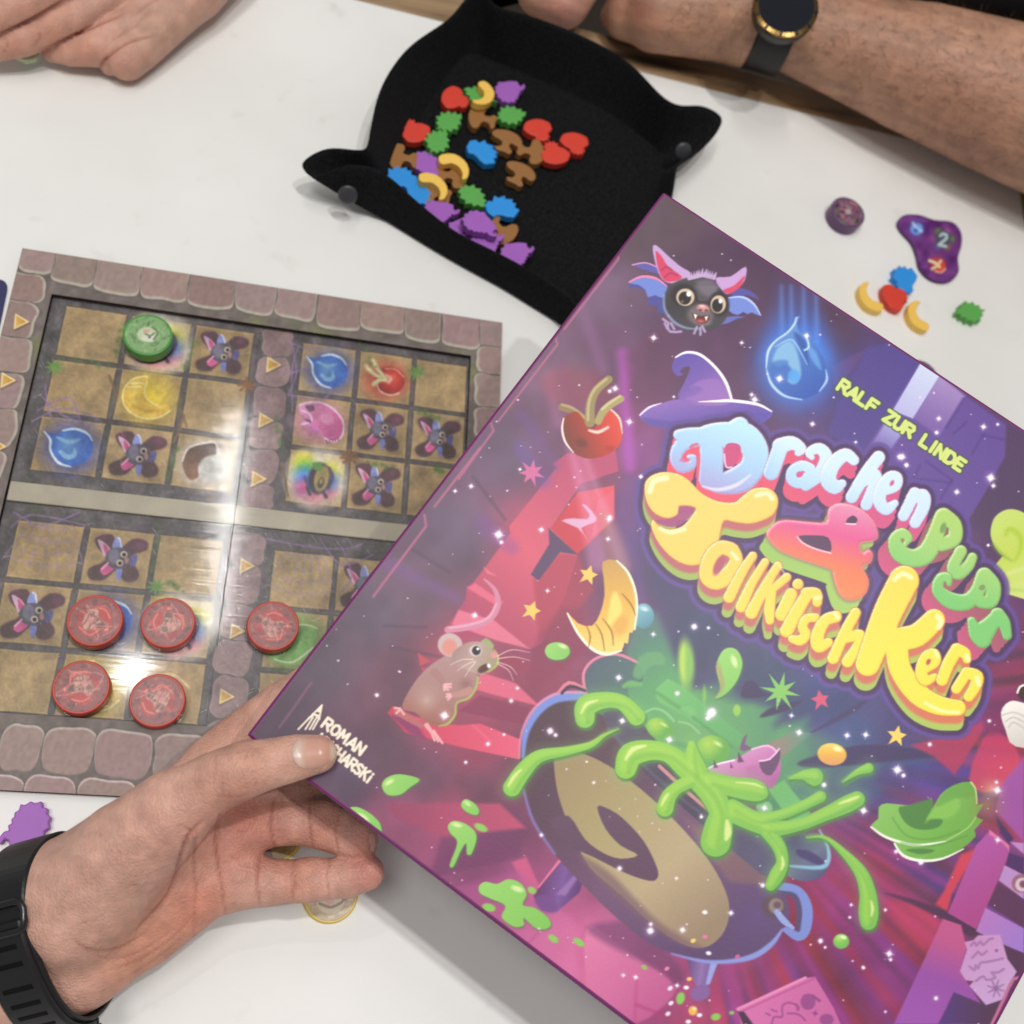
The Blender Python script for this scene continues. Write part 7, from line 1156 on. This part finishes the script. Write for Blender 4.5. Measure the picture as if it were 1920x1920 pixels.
# ---- top right: bare forearm with a round watch lying along the table edge
arm = Flesh(); arm.kp = 12
arm.palm = [chain([(2180, 300, 66, 150), (1880, 185, 58, 130), (1720, 128, 52, 112), (1580, 82, 44, 90), (1490, 52, 40, 78), (1410, 32, 36, 80)], False), chain([(1410, 32, 36, 80), (1320, 22, 34, 82), (1235, 22, 30, 72), (1195, 8, 26, 56)], False), chain([(1320, 0, 36, 70), (1240, -70, 40, 70), (1130, -110, 40, 60)], False)]
arm.fing = [chain([(1130, -110, 40, 55), (1085, -40, 32, 48), (1060, 5, 26, 46), (1010, -12, 24, 40)], False), chain([(1195, 8, 26, 54), (1172, 40, 18, 34), (1150, 30, 12, 26)], False)]
V, Fq = flesh_mesh(arm, 2.4); V *= .001; Nv = vnorm(V, Fq); x, y, dz = proj(V)
c = tint(x, y, (182, 140, 116), [(1060, 20, 60, (196, 140, 126), .8), (1240, 70, 40, (196, 142, 120), .7), (1300, 40, 80, (180, 138, 110), .6), (1800, 200, 130, (174, 130, 106), .7), (1650, 60, 90, (170, 128, 104), .7), (1200, 20, 30, (150, 96, 78), .6)]); c *= (1+.10*(noise2(x, y, 40, 34)-.5)+.16*(noise2(x*.25+y*.1, y*1.2-x*.35, 9, 35)-.5))[:, None]
skin2 = skin_mat('skin_arm', .5)
fa = obj('person', V, Fq, skin2, None, loc=T(1700, 60, -.01), ink=lin(np.clip(c, 0, 255)), smooth=True); tag(fa, 'bare hairy forearm and hand with round watch lying at the far table edge', 'person')
cand = np.nonzero((x > 1250) & (x < 1960) & (y > -20) & (y < 330) & ((Nv*(CAM-V)).sum(1) > 0))[0]; pick = RNG.choice(cand, 1900)
HV, HF = [], []; adir = T(1500, 60, .04)-T(1800, 170, .05); adir /= np.linalg.norm(adir)
for i in pick:
    p = V[i]; n = Nv[i]; d = adir*RNG.uniform(.2, 1)+n*RNG.uniform(.1, .5)+RNG.uniform(-.6, .6, 3); d -= n*min(0, d@n); d /= np.linalg.norm(d); L0 = RNG.uniform(.004, .009); sd_ = np.cross(d, n); sd_ /= np.linalg.norm(sd_)+1e-9
    k = len(HV); HV += [p-sd_*.00008, p+sd_*.00008, p+d*L0*.6+n*.0008+sd_*.00007, p+d*L0*.6+n*.0008-sd_*.00007, p+d*L0]; HF += [(k, k+1, k+2, k+3), (k+3, k+2, k+4)]
ho = obj('arm_hair', HV, HF, solid('hair_brown', (104, 74, 56), .6, .3, .1, 50), fa); tag(ho, kind='stuff')
shirt = Flesh(); shirt.kp = 15; shirt.palm = [chain([(1480, -110, 70, 90), (1750, -66, 90, 84), (2050, -20, 90, 90)], False), chain([(1480, -110, 70, 90), (1150, -150, 40, 100), (930, -62, -5, 70), (780, -100, -10, 70)], False)]
V, Fq = flesh_mesh(shirt, 4.0); obj('shirt', V*.001, Fq, solid('black_cotton', (16, 16, 19), .85, .2, .2, 60, (400, .3, 3, .001)), fa, smooth=True)
# ================================================================== watches
rub = solid('black_rubber', (22, 22, 24), .42, .45, .15, 60, (500, .08, 2, .0004)); rubd = solid('slot_shade_black', (5, 5, 6), .8, .2, .1, 60); stl = solid('dark_steel', (70, 70, 72), .25, .6, .1, 80, None, .9); gold = solid('gold_bezel', (120, 96, 58), .22, .6, .1, 80, None, 1.0); glass = solid('watch_glass', (14, 18, 30), .08, .6, .1, 40)
def band(name, c, axis, X, Y, a, b, w, th, mat, parent, a0=0, a1=2*math.pi, n=72, ex=2.5, off=0):
    V, Fs = [], []; full = abs(a1-a0-2*math.pi) < 1e-6; N0 = n if full else n+1; prof = [(-w/2, 0), (-w/2, th*.7), (-w/2+th*.5, th), (w/2-th*.5, th), (w/2, th*.7), (w/2, 0)]; m = len(prof)
    for i in range(N0):
        q = a0+(a1-a0)*i/n; cq, sq = math.cos(q), math.sin(q); px_ = np.sign(cq)*abs(cq)**(2/ex); py_ = np.sign(sq)*abs(sq)**(2/ex)
        nn = X*px_/a+Y*py_/b; nn /= np.linalg.norm(nn)
        for t, r in prof: V.append(c+axis*(t+off)+X*a*px_+Y*b*py_+nn*r)
    for i in range(n):
        j = (i+1) % N0
        for k in range(m): Fs.append((i*m+k, i*m+(k+1) % m, j*m+(k+1) % m, j*m+k))
    if not full: Fs += [tuple(range(m)), tuple(range((N0-1)*m+m-1, (N0-1)*m-1, -1))]
    return obj(name, V, Fs, mat, parent, smooth=False)
w1, w2 = Q(86, 1682, .415), Q(136, 1800, .420); wc = (w1+w2)/2; Xa = (w2-w1)/np.linalg.norm(w2-w1); axw = Q(-80, 1748, .420)-w1; axw -= Xa*(axw@Xa); axw /= np.linalg.norm(axw); Ya = np.cross(axw, Xa); Ya *= np.sign(Ya@(CAM-wc))
wat = thing('wrist_watch', 'black rubber strap watch on the wrist in the lower left corner', 'watch', wc)
aa, bb = .0354, .0272
def bpt(q, off, lift):                                           # point and frame on the strap surface
    cq, sq = math.cos(q), math.sin(q); px_ = np.sign(cq)*abs(cq)**.8; py_ = np.sign(sq)*abs(sq)**.8; nn = Xa*px_/aa+Ya*py_/bb; nn /= np.linalg.norm(nn); return wc+axw*off+Xa*aa*px_+Ya*bb*py_+nn*lift, nn
obj_ = bevel(band('strap', wc, axw, Xa, Ya, aa, bb, .022, .0022, rub, wat, off=.0025), .0004)
bevel(band('strap_tail', wc, axw, Xa, Ya, aa+.0022, bb+.0022, .020, .0022, rub, wat, math.radians(15), math.radians(118), 40, off=.0025), .0004)
for q0 in (24, 38): bevel(band('keeper', wc, axw, Xa, Ya, aa+.0042, bb+.0042, .0245, .002, rub, wat, math.radians(q0-4), math.radians(q0+5), 8, off=.0025), .0006)
for q0 in (58, 68, 77, 86, 95, 104):
    p, nn = bpt(math.radians(q0), .0025, .0043); t_ = np.cross(nn, axw); V, Fs = box_mesh(p, axw*.0062, t_*.0011, nn*.0003); bevel(obj('slot_shade', V, Fs, rubd, wat), .0004)  # near-black raised blocks stand in for the shade inside the strap holes
fr = []
for q0, of in ((112, -.0095), (112, .0145), (130, .0145), (130, -.0095)): fr.append(bpt(math.radians(q0), of, .0052)[0])
fr = np.array(fr); L4 = []
for i in range(4):
    a, b, d = fr[i-1], fr[i], fr[(i+1) % 4]
    for t in (0, .5, 1): p = b+(a-b)/np.linalg.norm(a-b)*.003*(1-t)+(d-b)/np.linalg.norm(d-b)*.003*t; L4.append(p if t != .5 else b*.5+p*.5)
V, Fs = tube_mesh(L4, .0014, 10, True); obj('buckle', V, Fs, stl, wat, smooth=True)
p0, n0 = bpt(math.radians(-92), .0025, .004); V, Fs = tube_mesh([p0-n0*.003, p0+n0*.004, p0+n0*.0065], [.0205, .0205, .018], 40); obj('case', V, Fs, rub, wat)
# round watch on the far arm
ac = T(1446, 44, .038); ax2 = T(1380, 24, .036)-T(1500, 56, .040); ax2 /= np.linalg.norm(ax2); nz = np.array([0, 0, 1.0])-ax2*ax2[2]; nz /= np.linalg.norm(nz); ys = np.cross(ax2, nz); ra = 79*proj(ac)[2]/F
tw = thing('round_watch', 'round black watch with gold bezel on the far forearm', 'watch', ac)
bevel(band('strap', ac, ax2, ys, nz, ra, ra, .026, .0024, rub, tw, ex=2.05), .0005)
tc2 = T(1473, 14, .082); un = nz*.85+(CAM-tc2)/np.linalg.norm(CAM-tc2)*.45; un /= np.linalg.norm(un); rw = 62*proj(tc2)[2]/F
for nm_, zs, rs, mm in [('case', (-.010, -.002, 0), (rw*.92, rw, rw*.98), rub), ('bezel', (-.0003, .0015, .0022), (rw*1.0, rw*.985, rw*.88), gold), ('dial', (.0012, .0024), (rw*.86, rw*.85), glass)]:
    V, Fs = tube_mesh([tc2+un*z for z in zs], rs, 48); obj(nm_, V, Fs, mm, tw)
for k in range(12):
    a = 2*math.pi*k/12; u1_ = np.cross(un, ax2); u1_ /= np.linalg.norm(u1_); u2_ = np.cross(un, u1_); V, Fs = box_mesh(tc2+un*.0022+(u1_*math.cos(a)+u2_*math.sin(a))*rw*.92, (u1_*math.cos(a)+u2_*math.sin(a))*.0014, np.cross(un, u1_*math.cos(a)+u2_*math.sin(a))*.0008, un*.0004); obj('hour_mark', V, Fs, stl, tw)
